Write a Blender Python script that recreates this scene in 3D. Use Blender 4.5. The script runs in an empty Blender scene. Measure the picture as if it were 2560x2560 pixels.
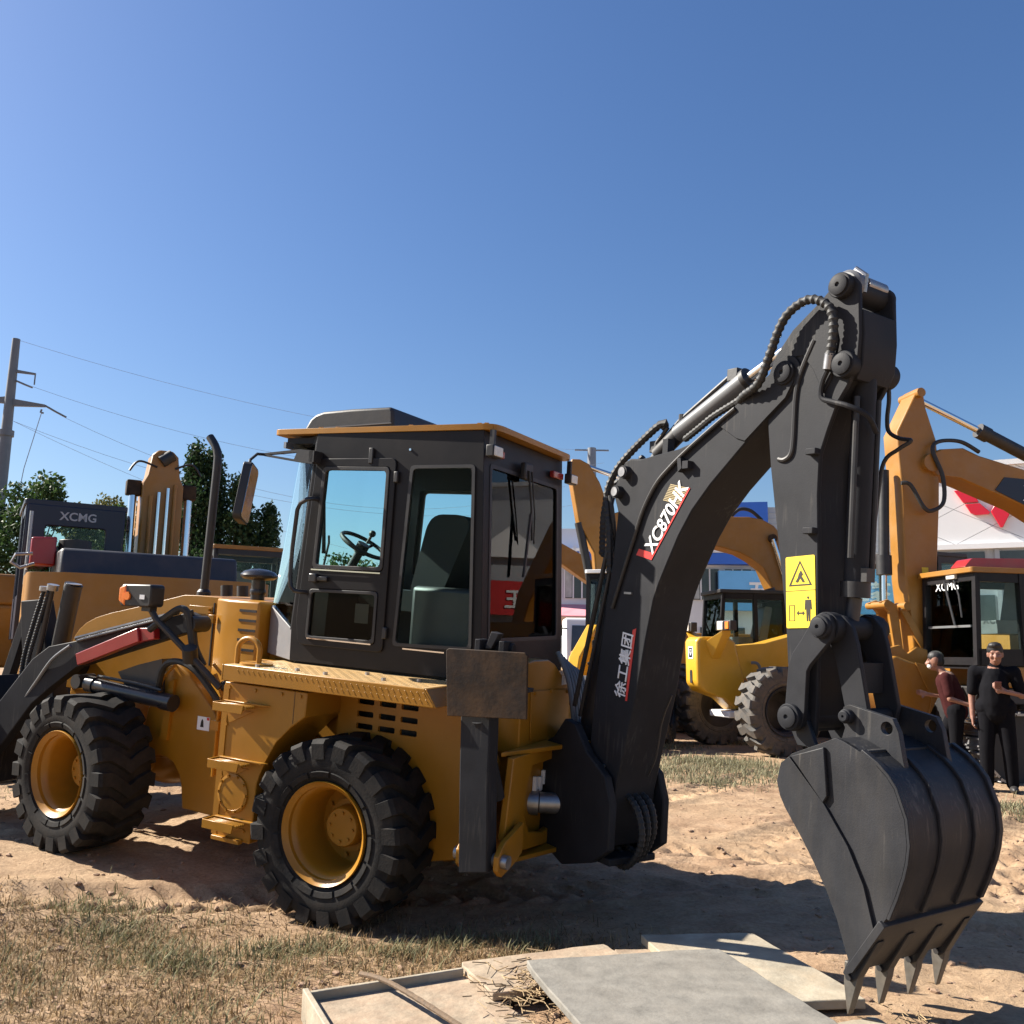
import bpy, bmesh, math, random
import numpy as np
from mathutils import Vector, Matrix, Quaternion
from mathutils.geometry import tessellate_polygon
random.seed(7); rng = np.random.default_rng(7)
SC = bpy.context.scene
COL = SC.collection
R = math.radians

# ------------------------------------------------------------------ camera
cam_d = bpy.data.cameras.new('camera'); cam = bpy.data.objects.new('camera', cam_d); COL.objects.link(cam)
cam_d.sensor_width = 36.0; cam_d.sensor_fit = 'HORIZONTAL'; cam_d.lens = 36.0*2250/2560
cam_d.clip_start = 0.05; cam_d.clip_end = 5000
_p, _r = R(9.06), R(1.0)
fw = Vector((0, math.cos(_p), math.sin(_p))); up0 = Vector((0, -math.sin(_p), math.cos(_p))); rt0 = Vector((1, 0, 0))
rt = math.cos(_r)*rt0 + math.sin(_r)*up0; up = -math.sin(_r)*rt0 + math.cos(_r)*up0
M = Matrix.Identity(4)
for i in range(3):
    M[i][0], M[i][1], M[i][2] = rt[i], up[i], -fw[i]
M[2][3] = 1.5
cam.matrix_world = M
SC.camera = cam

# ------------------------------------------------------------------ sky, sun, exposure
SUN_AZ, SUN_EL = R(-73.0), R(38.0)
W = bpy.data.worlds.new('World'); SC.world = W; W.use_nodes = True
nt = W.node_tree; nt.nodes.clear()
sky = nt.nodes.new('ShaderNodeTexSky'); sky.sky_type = 'NISHITA'; sky.sun_disc = False
sky.sun_elevation = SUN_EL; sky.sun_rotation = SUN_AZ
sky.altitude = 100; sky.air_density = 1.25; sky.dust_density = 1.05; sky.ozone_density = 5.0
bg = nt.nodes.new('ShaderNodeBackground'); bg.inputs[1].default_value = 0.054
wo = nt.nodes.new('ShaderNodeOutputWorld')
hs = nt.nodes.new('ShaderNodeHueSaturation'); hs.inputs['Saturation'].default_value = 1.14; hs.inputs['Hue'].default_value = 0.508
nt.links.new(sky.outputs[0], hs.inputs['Color']); nt.links.new(hs.outputs[0], bg.inputs[0]); nt.links.new(bg.outputs[0], wo.inputs[0])
sd = bpy.data.lights.new('sun', 'SUN'); sun = bpy.data.objects.new('sun', sd); COL.objects.link(sun)
sd.energy = 5.0; sd.angle = R(0.53); sd.color = (1.0, 0.93, 0.82)
sdir = Vector((math.sin(SUN_AZ)*math.cos(SUN_EL), math.cos(SUN_AZ)*math.cos(SUN_EL), math.sin(SUN_EL)))
sun.rotation_euler = sdir.to_track_quat('Z', 'Y').to_euler()
sun.location = sdir*60
vs = SC.view_settings; vs.view_transform = 'Standard'; vs.look = 'None'; vs.gamma = 1.0; vs.exposure = 1.35
vs.use_curve_mapping = False

# ------------------------------------------------------------------ materials
MATS = {}
def mat(name, col, rough=0.5, metal=0.0, var=0.18, scale=6.0, bump=0.0, bscale=60.0, dust=0.0, dustcol=(0.36, 0.26, 0.17), coat=0.0, spec=0.5, streak=None, scratch=0.0):
    m = bpy.data.materials.new(name); m.use_nodes = True; t = m.node_tree; N = t.nodes; L = t.links
    b = N['Principled BSDF']; b.inputs['Metallic'].default_value = metal
    b.inputs['Coat Weight'].default_value = coat; b.inputs['Coat Roughness'].default_value = 0.15
    b.inputs['Specular IOR Level'].default_value = spec
    tc = N.new('ShaderNodeTexCoord')
    n1 = N.new('ShaderNodeTexNoise'); n1.inputs['Scale'].default_value = scale; n1.inputs['Detail'].default_value = 7; n1.inputs['Roughness'].default_value = 0.62
    L.new(tc.outputs['Object'], n1.inputs['Vector'])
    cr = N.new('ShaderNodeValToRGB'); cr.color_ramp.elements[0].position = 0.3; cr.color_ramp.elements[1].position = 0.72
    cr.color_ramp.elements[0].color = (*[c*(1-var) for c in col], 1); cr.color_ramp.elements[1].color = (*[min(1, c*(1+var*0.8)) for c in col], 1)
    L.new(n1.outputs['Fac'], cr.inputs['Fac'])
    out = cr.outputs['Color']
    if dust > 0:
        n2 = N.new('ShaderNodeTexNoise'); n2.inputs['Scale'].default_value = scale*0.6+1.3; n2.inputs['Detail'].default_value = 9; n2.inputs['Roughness'].default_value = 0.7
        if streak:
            mp = N.new('ShaderNodeMapping'); mp.inputs['Scale'].default_value = streak; L.new(tc.outputs['Object'], mp.inputs['Vector']); L.new(mp.outputs[0], n2.inputs['Vector'])
        else: L.new(tc.outputs['Object'], n2.inputs['Vector'])
        r2 = N.new('ShaderNodeValToRGB'); r2.color_ramp.elements[0].position = 0.42; r2.color_ramp.elements[1].position = 0.78
        r2.color_ramp.elements[0].color = (0, 0, 0, 1); r2.color_ramp.elements[1].color = (dust, dust, dust, 1)
        L.new(n2.outputs['Fac'], r2.inputs['Fac'])
        mx = N.new('ShaderNodeMix'); mx.data_type = 'RGBA'; mx.inputs[7].default_value = (*dustcol, 1)
        L.new(r2.outputs['Color'], mx.inputs[0]); L.new(out, mx.inputs[6]); out = mx.outputs[2]
    if scratch > 0:      # fine scuffs and worn spots showing lighter metal
        mp = N.new('ShaderNodeMapping'); mp.inputs['Scale'].default_value = (60, 60, 4); mp.inputs['Rotation'].default_value = (0.5, 0.3, 0.2); L.new(tc.outputs['Object'], mp.inputs['Vector'])
        n4 = N.new('ShaderNodeTexNoise'); n4.inputs['Scale'].default_value = 1.0; n4.inputs['Detail'].default_value = 3; L.new(mp.outputs[0], n4.inputs['Vector'])
        n5 = N.new('ShaderNodeTexNoise'); n5.inputs['Scale'].default_value = 3.3; n5.inputs['Detail'].default_value = 6; L.new(tc.outputs['Object'], n5.inputs['Vector'])
        mu = N.new('ShaderNodeMath'); mu.operation = 'MULTIPLY'; L.new(n4.outputs['Fac'], mu.inputs[0]); L.new(n5.outputs['Fac'], mu.inputs[1])
        r4 = N.new('ShaderNodeValToRGB'); r4.color_ramp.elements[0].position = 0.33; r4.color_ramp.elements[1].position = 0.50
        r4.color_ramp.elements[0].color = (0, 0, 0, 1); r4.color_ramp.elements[1].color = (scratch, scratch, scratch, 1); L.new(mu.outputs[0], r4.inputs['Fac'])
        mx4 = N.new('ShaderNodeMix'); mx4.data_type = 'RGBA'; mx4.inputs[7].default_value = (0.17, 0.155, 0.135, 1)
        L.new(r4.outputs['Color'], mx4.inputs[0]); L.new(out, mx4.inputs[6]); out = mx4.outputs[2]
    L.new(out, b.inputs['Base Color'])
    mr = N.new('ShaderNodeMapRange'); mr.inputs[3].default_value = max(0.03, rough-0.1); mr.inputs[4].default_value = min(1, rough+0.12)
    L.new(n1.outputs['Fac'], mr.inputs[0]); L.new(mr.outputs[0], b.inputs['Roughness'])
    if bump > 0:
        n3 = N.new('ShaderNodeTexNoise'); n3.inputs['Scale'].default_value = bscale; n3.inputs['Detail'].default_value = 4
        L.new(tc.outputs['Object'], n3.inputs['Vector'])
        bp = N.new('ShaderNodeBump'); bp.inputs['Strength'].default_value = bump; bp.inputs['Distance'].default_value = 0.01
        L.new(n3.outputs['Fac'], bp.inputs['Height']); L.new(bp.outputs[0], b.inputs['Normal'])
    MATS[name] = m; return m

def glass(name, tint, refl=1.0, rough=0.0, ior=1.5):
    m = bpy.data.materials.new(name); m.use_nodes = True; t = m.node_tree; N = t.nodes; L = t.links; N.clear()
    o = N.new('ShaderNodeOutputMaterial'); mx = N.new('ShaderNodeMixShader'); tr = N.new('ShaderNodeBsdfTransparent'); gl = N.new('ShaderNodeBsdfGlossy')
    fr = N.new('ShaderNodeFresnel'); fr.inputs['IOR'].default_value = ior
    tr.inputs['Color'].default_value = (*tint, 1); gl.inputs['Roughness'].default_value = rough; gl.inputs['Color'].default_value = (refl, refl, refl, 1)
    L.new(fr.outputs[0], mx.inputs[0]); L.new(tr.outputs[0], mx.inputs[1]); L.new(gl.outputs[0], mx.inputs[2]); L.new(mx.outputs[0], o.inputs[0])
    MATS[name] = m; return m

def colattr(name, rough=0.7, mul=1.0, trans=0.0, bump=0):
    m = bpy.data.materials.new(name); m.use_nodes = True; t = m.node_tree; N = t.nodes; L = t.links
    b = N['Principled BSDF']; a = N.new('ShaderNodeAttribute'); a.attribute_name = 'Col'
    L.new(a.outputs['Color'], b.inputs['Base Color']); b.inputs['Roughness'].default_value = rough
    b.inputs['Specular IOR Level'].default_value = 0.25
    if trans:
        o = N['Material Output']; ad = N.new('ShaderNodeMixShader'); ad.inputs[0].default_value = trans
        tl = N.new('ShaderNodeBsdfTranslucent'); L.new(a.outputs['Color'], tl.inputs[0])
        L.new(b.outputs[0], ad.inputs[1]); L.new(tl.outputs[0], ad.inputs[2]); L.new(ad.outputs[0], o.inputs[0])
    MATS[name] = m; return m

mat('yellow', (0.35, 0.155, 0.010), 0.36, var=0.12, scale=3.0, bump=0.04, bscale=120, dust=0.14, dustcol=(0.26, 0.17, 0.09), streak=(1.5, 1.5, 0.6), spec=0.42)
mat('yellow_dust_glare', (0.46, 0.30, 0.13), 0.5, var=0.15, scale=5.0, bump=0.05, bscale=120, dust=0.3, dustcol=(0.42, 0.33, 0.22), spec=0.4)  # dusty deck-top yellow, paled further: sun glare put into the colour
mat('yellow_bg', (0.31, 0.135, 0.014), 0.42, var=0.12, scale=2.0, bump=0.04, dust=0.25)
mat('yellow_bright', (0.60, 0.32, 0.02), 0.35, var=0.08, scale=3.0, bump=0.03, dust=0.12, coat=0.15)
mat('charcoal', (0.024, 0.025, 0.029), 0.56, var=0.22, scale=4.5, bump=0.06, bscale=160, dust=0.10, dustcol=(0.07, 0.062, 0.052), streak=(1.5, 1.5, 0.5), spec=0.12, scratch=0.22)
mat('bucket_grey', (0.026, 0.027, 0.031), 0.48, var=0.25, scale=5.0, bump=0.08, bscale=140, dust=0.30, dustcol=(0.075, 0.066, 0.055), streak=(2.5, 2.5, 0.35), spec=0.2, scratch=0.45)
mat('cab_black', (0.013, 0.012, 0.0135), 0.42, var=0.15, scale=5.0, bump=0.05, bscale=200, dust=0.02, spec=0.2)
mat('cab_grey', (0.17, 0.17, 0.18), 0.45, var=0.10, scale=5.0, dust=0.15)
mat('black', (0.018, 0.018, 0.020), 0.5, var=0.2, scale=9.0, bump=0.04, dust=0.05)
mat('black_gloss', (0.02, 0.02, 0.025), 0.28, var=0.2, scale=9.0, dust=0.05)
mat('rubber', (0.022, 0.022, 0.022), 0.62, var=0.2, scale=25.0, bump=0.05)
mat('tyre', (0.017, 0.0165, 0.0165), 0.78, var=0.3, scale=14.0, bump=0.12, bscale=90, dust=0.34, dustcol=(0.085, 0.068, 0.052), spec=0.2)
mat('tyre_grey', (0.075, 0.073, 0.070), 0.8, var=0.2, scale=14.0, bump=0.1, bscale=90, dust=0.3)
mat('chrome', (0.75, 0.75, 0.76), 0.12, metal=1.0, var=0.03)
mat('steel', (0.33, 0.33, 0.34), 0.38, metal=0.8, var=0.2, scale=20, dust=0.2)
mat('tooth_steel', (0.12, 0.11, 0.095), 0.55, metal=0.3, var=0.3, scale=25, dust=0.5, dustcol=(0.16, 0.12, 0.08))
mat('tube_grey', (0.13, 0.135, 0.14), 0.38, var=0.12, scale=8, dust=0.1)
mat('red', (0.30, 0.010, 0.016), 0.34, var=0.1, scale=4, coat=0.3, dust=0.08)
mat('red_decal', (0.62, 0.035, 0.03), 0.4, var=0.05)
mat('gold_decal', (0.42, 0.33, 0.17), 0.45, var=0.1)
mat('white_decal', (0.80, 0.80, 0.80), 0.5, var=0.05)
mat('label_yellow', (0.82, 0.60, 0.03), 0.45, var=0.05)
mat('ink', (0.02, 0.015, 0.01), 0.6, var=0.05)
mat('amber', (0.85, 0.20, 0.02), 0.25, var=0.1, coat=0.5)
mat('lamp_white', (0.75, 0.70, 0.62), 0.2, var=0.15, scale=40, coat=0.5)
mat('tail_red', (0.28, 0.02, 0.015), 0.2, var=0.15, scale=30, coat=0.5)
mat('rust', (0.030, 0.022, 0.018), 0.8, var=0.5, scale=5.0, bump=0.12, bscale=40, dust=0.9, dustcol=(0.10, 0.055, 0.025), spec=0.2)
mat('navy', (0.010, 0.013, 0.03), 0.4, var=0.1)
mat('dark_grey_bg', (0.028, 0.030, 0.038), 0.45, var=0.12, scale=3, dust=0.1)
mat('seat', (0.012, 0.013, 0.014), 0.75, var=0.2, scale=20)
mat('concrete', (0.33, 0.29, 0.22), 0.9, var=0.38, scale=6.0, bump=0.3, bscale=45, dust=0.75, dustcol=(0.36, 0.275, 0.18))
mat('concrete_grey', (0.19, 0.178, 0.155), 0.88, var=0.34, scale=9.0, bump=0.2, bscale=60, dust=0.45, dustcol=(0.23, 0.205, 0.17))
mat('concrete_tan', (0.33, 0.26, 0.185), 0.92, var=0.38, scale=8.0, bump=0.45, bscale=35, dust=0.8, dustcol=(0.30, 0.19, 0.12))
mat('rod', (0.13, 0.085, 0.05), 0.8, var=0.4, scale=60, bump=0.3)
mat('galv', (0.15, 0.16, 0.18), 0.55, metal=0.1, var=0.12, scale=2)
mat('wire', (0.30, 0.34, 0.40), 0.6, var=0.05)
mat('bark', (0.09, 0.065, 0.045), 0.9, var=0.4, scale=8, bump=0.5, bscale=20)
mat('wall_white', (0.74, 0.74, 0.74), 0.6, var=0.04, scale=0.4)
mat('wall_grey', (0.36, 0.38, 0.40), 0.6, var=0.06, scale=0.5)
mat('wall_blue', (0.03, 0.13, 0.55), 0.45, var=0.08, scale=0.5)
mat('sign_blue', (0.14, 0.42, 0.75), 0.45, var=0.12, scale=0.6)
mat('pink', (0.72, 0.30, 0.34), 0.7, var=0.1, scale=1)
mat('win_dark', (0.05, 0.06, 0.065), 0.12, var=0.5, scale=0.8, coat=0.4)
mat('curtain', (0.45, 0.47, 0.45), 0.8, var=0.3, scale=2.0)
mat('logo_red', (0.62, 0.01, 0.03), 0.3, var=0.08, scale=1.0, coat=0.3)
mat('skin', (0.26, 0.125, 0.085), 0.55, var=0.1, scale=30)
mat('hair', (0.012, 0.010, 0.010), 0.55, var=0.3, scale=60)
mat('cloth_black', (0.006, 0.006, 0.008), 0.9, var=0.2, scale=30, spec=0.1)
mat('cloth_maroon', (0.045, 0.012, 0.012), 0.9, var=0.2, scale=30, spec=0.1)
mat('shoe_white', (0.70, 0.70, 0.68), 0.6, var=0.1, scale=30)
mat('phone', (0.10, 0.03, 0.03), 0.25, var=0.1)
mat('banner_red', (0.55, 0.03, 0.03), 0.6, var=0.08, scale=1)
mat('mirror', (0.62, 0.64, 0.62), 0.03, metal=1.0, var=0.08, scale=10)
mat('stone', (0.29, 0.19, 0.125), 0.95, var=0.35, scale=9, bump=0.4, bscale=30)
glass('glass_teal', (0.90, 0.985, 0.975), 0.8, ior=1.10)
glass('glass_smoke', (0.72, 0.80, 0.79), 0.8, ior=1.35)
glass('glass_low', (0.50, 0.52, 0.49), 0.8, ior=1.18)
glass('glass_bg', (0.88, 0.95, 0.94), 0.9, ior=1.25)
colattr('leaf', 0.6, trans=0.30)
colattr('grass', 0.75, trans=0.25)

# ------------------------------------------------------------------ mesh builder
class MB:
    def __init__(s, xf=None): s.v = []; s.f = []; s.xf = xf
    def add(s, vs, fs):
        o = len(s.v)
        s.v += [tuple(s.xf(p)) if s.xf else tuple(p) for p in vs]
        s.f += [tuple(i+o for i in f) for f in fs]; return s
    def box(s, x0, x1, y0, y1, z0, z1):
        return s.add([(x0,y0,z0),(x1,y0,z0),(x1,y1,z0),(x0,y1,z0),(x0,y0,z1),(x1,y0,z1),(x1,y1,z1),(x0,y1,z1)],
                     [(0,3,2,1),(4,5,6,7),(0,1,5,4),(1,2,6,5),(2,3,7,6),(3,0,4,7)])
    def hexa(s, a, b):   # a, b: two loops of equal length
        n = len(a); fs = [tuple(range(n))[::-1], tuple(range(n, 2*n))]
        fs += [(i, (i+1) % n, n+(i+1) % n, n+i) for i in range(n)]
        return s.add(list(a)+list(b), fs)
    def prism(s, poly, d0, d1, plane='xz', holes=()):
        def P(u, w, d):
            return {'xz': (u, d, w), 'yz': (d, u, w), 'xy': (u, w, d)}[plane]
        loops = [list(poly)]+[list(h) for h in holes]
        vs = []; fs = []; idx = []; flat = []
        for lp in loops:
            a = len(vs); vs += [P(u, w, d0) for u, w in lp]; b = len(vs); vs += [P(u, w, d1) for u, w in lp]
            n = len(lp); fs += [(a+i, a+(i+1) % n, b+(i+1) % n, b+i) for i in range(n)]
            flat += [(a+i, b+i) for i in range(n)]
        if len(loops) == 1 and len(poly) <= 4:
            n = len(poly); fs += [tuple(range(n))[::-1], tuple(range(n, 2*n))]
        else:
            for t in tessellate_polygon([[Vector((u, w, 0)) for u, w in lp] for lp in loops]):
                fs += [tuple(flat[i][0] for i in t), tuple(flat[i][1] for i in t)[::-1]]
        return s.add(vs, fs)
    def tube(s, pts, r, n=10, cap=True):
        pts = [Vector(p) for p in pts]; rs = r if isinstance(r, (list, tuple)) else [r]*len(pts)
        vs = []; fs = []; prev = None
        for i, p in enumerate(pts):
            d = (pts[min(i+1, len(pts)-1)]-pts[max(i-1, 0)])
            if d.length < 1e-9: d = Vector((0, 0, 1))
            d.normalize()
            if prev is None:
                a = d.orthogonal().normalized()
            else:
                a = (prev-d*prev.dot(d))
                a = a.normalized() if a.length > 1e-6 else d.orthogonal().normalized()
            prev = a; b = d.cross(a)
            for k in range(n):
                t = 2*math.pi*k/n; vs.append(p+(a*math.cos(t)+b*math.sin(t))*rs[i])
        for i in range(len(pts)-1):
            for k in range(n):
                fs.append((i*n+k, i*n+(k+1) % n, (i+1)*n+(k+1) % n, (i+1)*n+k))
        if cap: fs += [tuple(range(n))[::-1], tuple(range((len(pts)-1)*n, len(pts)*n))]
        return s.add(vs, fs)
    def cyl(s, p0, p1, r, n=20, r1=None): return s.tube([p0, p1], [r, r if r1 is None else r1], n)
    def lathe(s, prof, o=(0, 0, 0), ax=(0, 1, 0), n=40, closed=False):
        ax = Vector(ax).normalized(); a = ax.orthogonal().normalized(); b = ax.cross(a); o = Vector(o); vs = []; fs = []
        for rad, h in prof:
            for k in range(n):
                t = 2*math.pi*k/n; vs.append(o+ax*h+(a*math.cos(t)+b*math.sin(t))*max(rad, 1e-4))
        m = len(prof)
        for i in range(m if closed else m-1):
            j = (i+1) % m
            for k in range(n): fs.append((i*n+k, i*n+(k+1) % n, j*n+(k+1) % n, j*n+k))
        return s.add(vs, fs)
    def ball(s, c, r, n=12):
        rx = r if isinstance(r, (list, tuple)) else (r, r, r); vs = []; fs = []; m = n//2+1
        for i in range(m+1):
            ph = math.pi*i/m
            for k in range(n):
                t = 2*math.pi*k/n; vs.append((c[0]+rx[0]*math.sin(ph)*math.cos(t), c[1]+rx[1]*math.sin(ph)*math.sin(t), c[2]+rx[2]*math.cos(ph)))
        for i in range(m):
            for k in range(n): fs.append((i*n+k, i*n+(k+1) % n, (i+1)*n+(k+1) % n, (i+1)*n+k))
        return s.add(vs, fs)
    def mesh(s, name, recalc=True, weld=False):
        me = bpy.data.meshes.new(name); me.from_pydata([tuple(map(float, v)) for v in s.v], [], s.f)
        if recalc or weld:
            bm = bmesh.new(); bm.from_mesh(me)
            if weld: bmesh.ops.remove_doubles(bm, verts=bm.verts, dist=1e-5)
            bmesh.ops.recalc_face_normals(bm, faces=bm.faces); bm.to_mesh(me); bm.free()
        return me
    def build(s, name, m, parent=None, bevel=0.0, smooth=35, recalc=True, weld=False, segs=2):
        return obj(name, s.mesh(name, recalc, weld), m, parent, bevel, smooth, segs)

def obj(name, me, m, parent=None, bevel=0.0, smooth=35, segs=2):
    o = bpy.data.objects.new(name, me); COL.objects.link(o)
    if m and not me.materials: me.materials.append(MATS[m])
    if smooth and len(me.polygons):
        me.polygons.foreach_set('use_smooth', [True]*len(me.polygons)); me.set_sharp_from_angle(angle=R(smooth))
    if bevel > 0:
        b = o.modifiers.new('bevel', 'BEVEL'); b.width = bevel; b.segments = segs; b.limit_method = 'ANGLE'; b.angle_limit = R(38)
    if parent: o.parent = parent
    return o
def tag(o, label=None, cat=None, group=None, kind=None):
    if label: o['label'] = label
    if cat: o['category'] = cat
    if group: o['group'] = group
    if kind: o['kind'] = kind
    return o
def thing(name, label, cat, loc=(0, 0, 0), rz=0.0, group=None):
    o = bpy.data.objects.new(name, None); COL.objects.link(o); o.location = loc; o.rotation_euler = (0, 0, rz)
    o.empty_display_size = 0.3
    return tag(o, label, cat, group)
def spline(pts, n=6):
    P = [Vector(p) for p in pts]; out = []
    for i in range(len(P)-1):
        a, b, c, d = P[max(i-1, 0)], P[i], P[i+1], P[min(i+2, len(P)-1)]
        for k in range(n):
            t = k/n; out.append(0.5*((2*b)+(c-a)*t+(2*a-5*b+4*c-d)*t*t+(3*b-a-3*c+d)*t**3))
    out.append(P[-1]); return out
def hose(mb, pts, r, n=8, rib=False, seg=7):
    q = spline(pts, seg)
    if rib:
        L = [0.0]
        for a, b in zip(q, q[1:]): L.append(L[-1]+(b-a).length)
        m = max(4, int(L[-1]/(r*0.75))); qq = []; j = 0
        for i in range(m+1):
            s = L[-1]*i/m
            while j < len(L)-2 and L[j+1] < s: j += 1
            t = (s-L[j])/max(1e-9, L[j+1]-L[j]); qq.append(q[j].lerp(q[j+1], min(1, t)))
        mb.tube(qq, [r*(1.12 if i % 2 else 0.86) for i in range(len(qq))], n)
    else: mb.tube(q, r, n)
def text(body, size, m, org, xd, yd, name, parent, depth=0.0015, align='LEFT', shear=0.0, bold=0.0, sx=1.0):
    cu = bpy.data.curves.new(name, 'FONT'); cu.body = body; cu.size = size; cu.extrude = depth; cu.align_x = align; cu.shear = shear; cu.offset = bold
    cu.resolution_u = 4
    to = bpy.data.objects.new(name, cu); COL.objects.link(to)
    bpy.context.view_layer.update(); dg = bpy.context.evaluated_depsgraph_get()
    me = bpy.data.meshes.new_from_object(to.evaluated_get(dg)); bpy.data.objects.remove(to)
    xd = Vector(xd).normalized(); yd = Vector(yd); yd = (yd-xd*yd.dot(xd)).normalized(); zd = xd.cross(yd); o = Vector(org)
    for v in me.vertices:
        c = v.co.copy(); v.co = o+xd*c.x*sx+yd*c.y+zd*c.z
    me.materials.clear(); me.name = name
    return obj(name, me, m, parent, smooth=0)
def rrect(x0, x1, y0, y1, r, n=4):
    out = []
    for cx, cy, a in ((x1-r, y1-r, 0), (x0+r, y1-r, 90), (x0+r, y0+r, 180), (x1-r, y0+r, 270)):
        for k in range(n+1):
            t = R(a+90*k/n); out.append((cx+r*math.cos(t), cy+r*math.sin(t)))
    return out
def circ(cx, cy, r, n=20): return [(cx+r*math.cos(2*math.pi*k/n), cy+r*math.sin(2*math.pi*k/n)) for k in range(n)]
def rquad(q, r, n=3):      # rounded-corner polygon from any convex outline
    out = []; m = len(q)
    for i in range(m):
        a, b, c = Vector(q[i-1]), Vector(q[i]), Vector(q[(i+1) % m])
        p0 = b+(a-b).normalized()*r; p1 = b+(c-b).normalized()*r
        for k in range(n+1):
            t = k/n; v = p0*(1-t)**2+b*2*t*(1-t)+p1*t*t; out.append((v.x, v.y))
    return out

# ------------------------------------------------------------------ ground
def vnoise(x, y, seed=0):
    xi = np.floor(x).astype(np.int64); yi = np.floor(y).astype(np.int64); fx = x-xi; fy = y-yi
    def h(a, b):
        n = (a*374761393+b*668265263+seed*1274126177) & 0x7fffffff
        n = ((n ^ (n >> 13))*1274126177) & 0x7fffffff
        return ((n ^ (n >> 16)) & 0xffff)/65535.0
    u = fx*fx*(3-2*fx); v = fy*fy*(3-2*fy)
    return (h(xi, yi)*(1-u)+h(xi+1, yi)*u)*(1-v)+(h(xi, yi+1)*(1-u)+h(xi+1, yi+1)*u)*v
def fbm(x, y, o=4, seed=0):
    s = 0; a = 1; t = 0
    for i in range(o):
        s = s+a*vnoise(x*2**i, y*2**i, seed+i*17); t += a; a *= 0.5
    return s/t-0.5
CTRL = np.array([(-0.98,5.43,-0.015),(-2.96,6.38,0.145),(-0.21,7.0,0.065),(-2.19,7.96,0.225),(1.4,3.77,0.11),(1.8,4.07,0.11),(0.4,3.9,0.085),(-0.6,3.8,0.045),
                 (0,0,0.05),(-3.2,4.4,0.06),(-2.2,5.2,0.03),(1.9,6.2,0.02),(3.0,5.0,0.06),(-4.6,6.2,0.14),(5.9,11.,0.0),(3.9,15.5,0.0),(3.0,9.0,0.0),(-4.2,10.5,0.1)])
def _phi(d2): return np.exp(-d2/(2*1.25**2))
_A = _phi(((CTRL[:, None, :2]-CTRL[None, :, :2])**2).sum(-1))
_w = np.linalg.solve(_A+np.eye(len(CTRL))*0.02, CTRL[:, 2])
def ground_base(x, y):
    x = np.asarray(x, float); y = np.asarray(y, float); z = np.zeros(np.broadcast(x, y).shape)
    for (cx, cy, _), w in zip(CTRL, _w): z = z+w*_phi((x-cx)**2+(y-cy)**2)
    return z
RUTS = [((3.2, 7.2), (9, 13), 0.5), ((2.2, 8.0), (7.5, 14.0), 0.45), ((1.6, 6.3), (6.0, 8.4), 0.42), ((-6, 5.0), (0.5, 5.9), 0.4), ((0.6, 9.0), (4.5, 13.5), 0.45), ((1.2, 7.4), (4.6, 6.4), 0.40), ((2.6, 6.2), (7.5, 7.6), 0.45), ((2.0, 5.4), (7.0, 5.2), 0.4), ((3.8, 4.4), (7.5, 10.0), 0.45)]
def ground_z(x, y):
    x = np.asarray(x, float); y = np.asarray(y, float)
    z = ground_base(x, y)
    near = np.exp(-((np.hypot(x-0.5, y-6)/16)**2))
    z = z+0.075*fbm(x*0.7, y*0.7, 3, 3)*near
    z = z+0.050*fbm(x*2.6, y*2.6, 4, 9)*near
    rough = np.clip(fbm(x*0.9+7, y*0.9, 2, 21)*3+0.6, 0.15, 1.4)
    z = z+0.040*fbm(x*7, y*11, 3, 31)*near*rough
    rid = 1-np.abs(fbm(x*2.2+11, y*5.5, 4, 57))*4
    z = z+0.030*np.clip(rid, 0, 1)**2*near*np.clip(fbm(x*0.6, y*0.6+5, 2, 63)*3+0.6, 0, 1)
    # tyre ruts with lug ripples
    for (a, b, w) in RUTS:
        a = np.array(a); b = np.array(b); d = (b-a)/np.linalg.norm(b-a); L = np.linalg.norm(b-a)
        s = (x-a[0])*d[0]+(y-a[1])*d[1]; t = -(x-a[0])*d[1]+(y-a[1])*d[0]
        t = t+0.12*np.sin(s*0.8)
        m = np.exp(-(t/(w*0.5))**4)*(1/(1+np.exp(-(s+0.2)*5)))*(1/(1+np.exp((s-L)*3)))
        z = z+m*(-0.025+0.026*np.sin((s+np.abs(t)*0.8)*2*math.pi/0.19))
        rim = np.exp(-((np.abs(t)-w*0.62)/0.07)**2)*(1/(1+np.exp(-(s+0.2)*5)))*(1/(1+np.exp((s-L)*3)))
        z = z+0.02*rim
    # keep the bucket teeth, slabs and tyres from being buried
    z = z-0.008*np.exp(-(((x+0.95)**2+(y-5.42)**2)/0.25))
    for (cx, cy) in ((-0.98, 5.43), (-2.96, 6.38), (-0.21, 7.0), (-2.19, 7.96)):
        k = np.exp(-(((x-cx)**2+(y-cy)**2)/0.09)); z = z*(1-k)+k*(float(ground_base(cx, cy))+0.012)
    k = np.clip(1.25-np.hypot((x-0.35)/1.35, (y-3.95)/0.75), 0, 1); k = np.clip(k*2.5, 0, 1); zb = ground_base(x, y)
    z = z*(1-0.75*k)+0.75*k*zb
    return z
def axis(lo, a, b, hi, step, grow=1.13):
    mid = list(np.arange(a, b+1e-6, step)); L = []; s = step; x = a
    while x > lo: s *= grow; x -= s; L.append(x)
    H = []; s = step; x = mid[-1]
    while x < hi: s *= grow; x += s; H.append(x)
    return np.array(L[::-1]+mid+H)
gx = axis(-900, -6.2, 7.0, 900, 0.034); gy = axis(-60, 2.2, 13.0, 1500, 0.034)
XX, YY = np.meshgrid(gx, gy); ZZ = ground_z(XX, YY)
nx, ny = len(gx), len(gy)
me = bpy.data.meshes.new('ground')
co = np.stack([XX.ravel(), YY.ravel(), ZZ.ravel()], 1)
me.vertices.add(len(co)); me.vertices.foreach_set('co', co.ravel())
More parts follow.
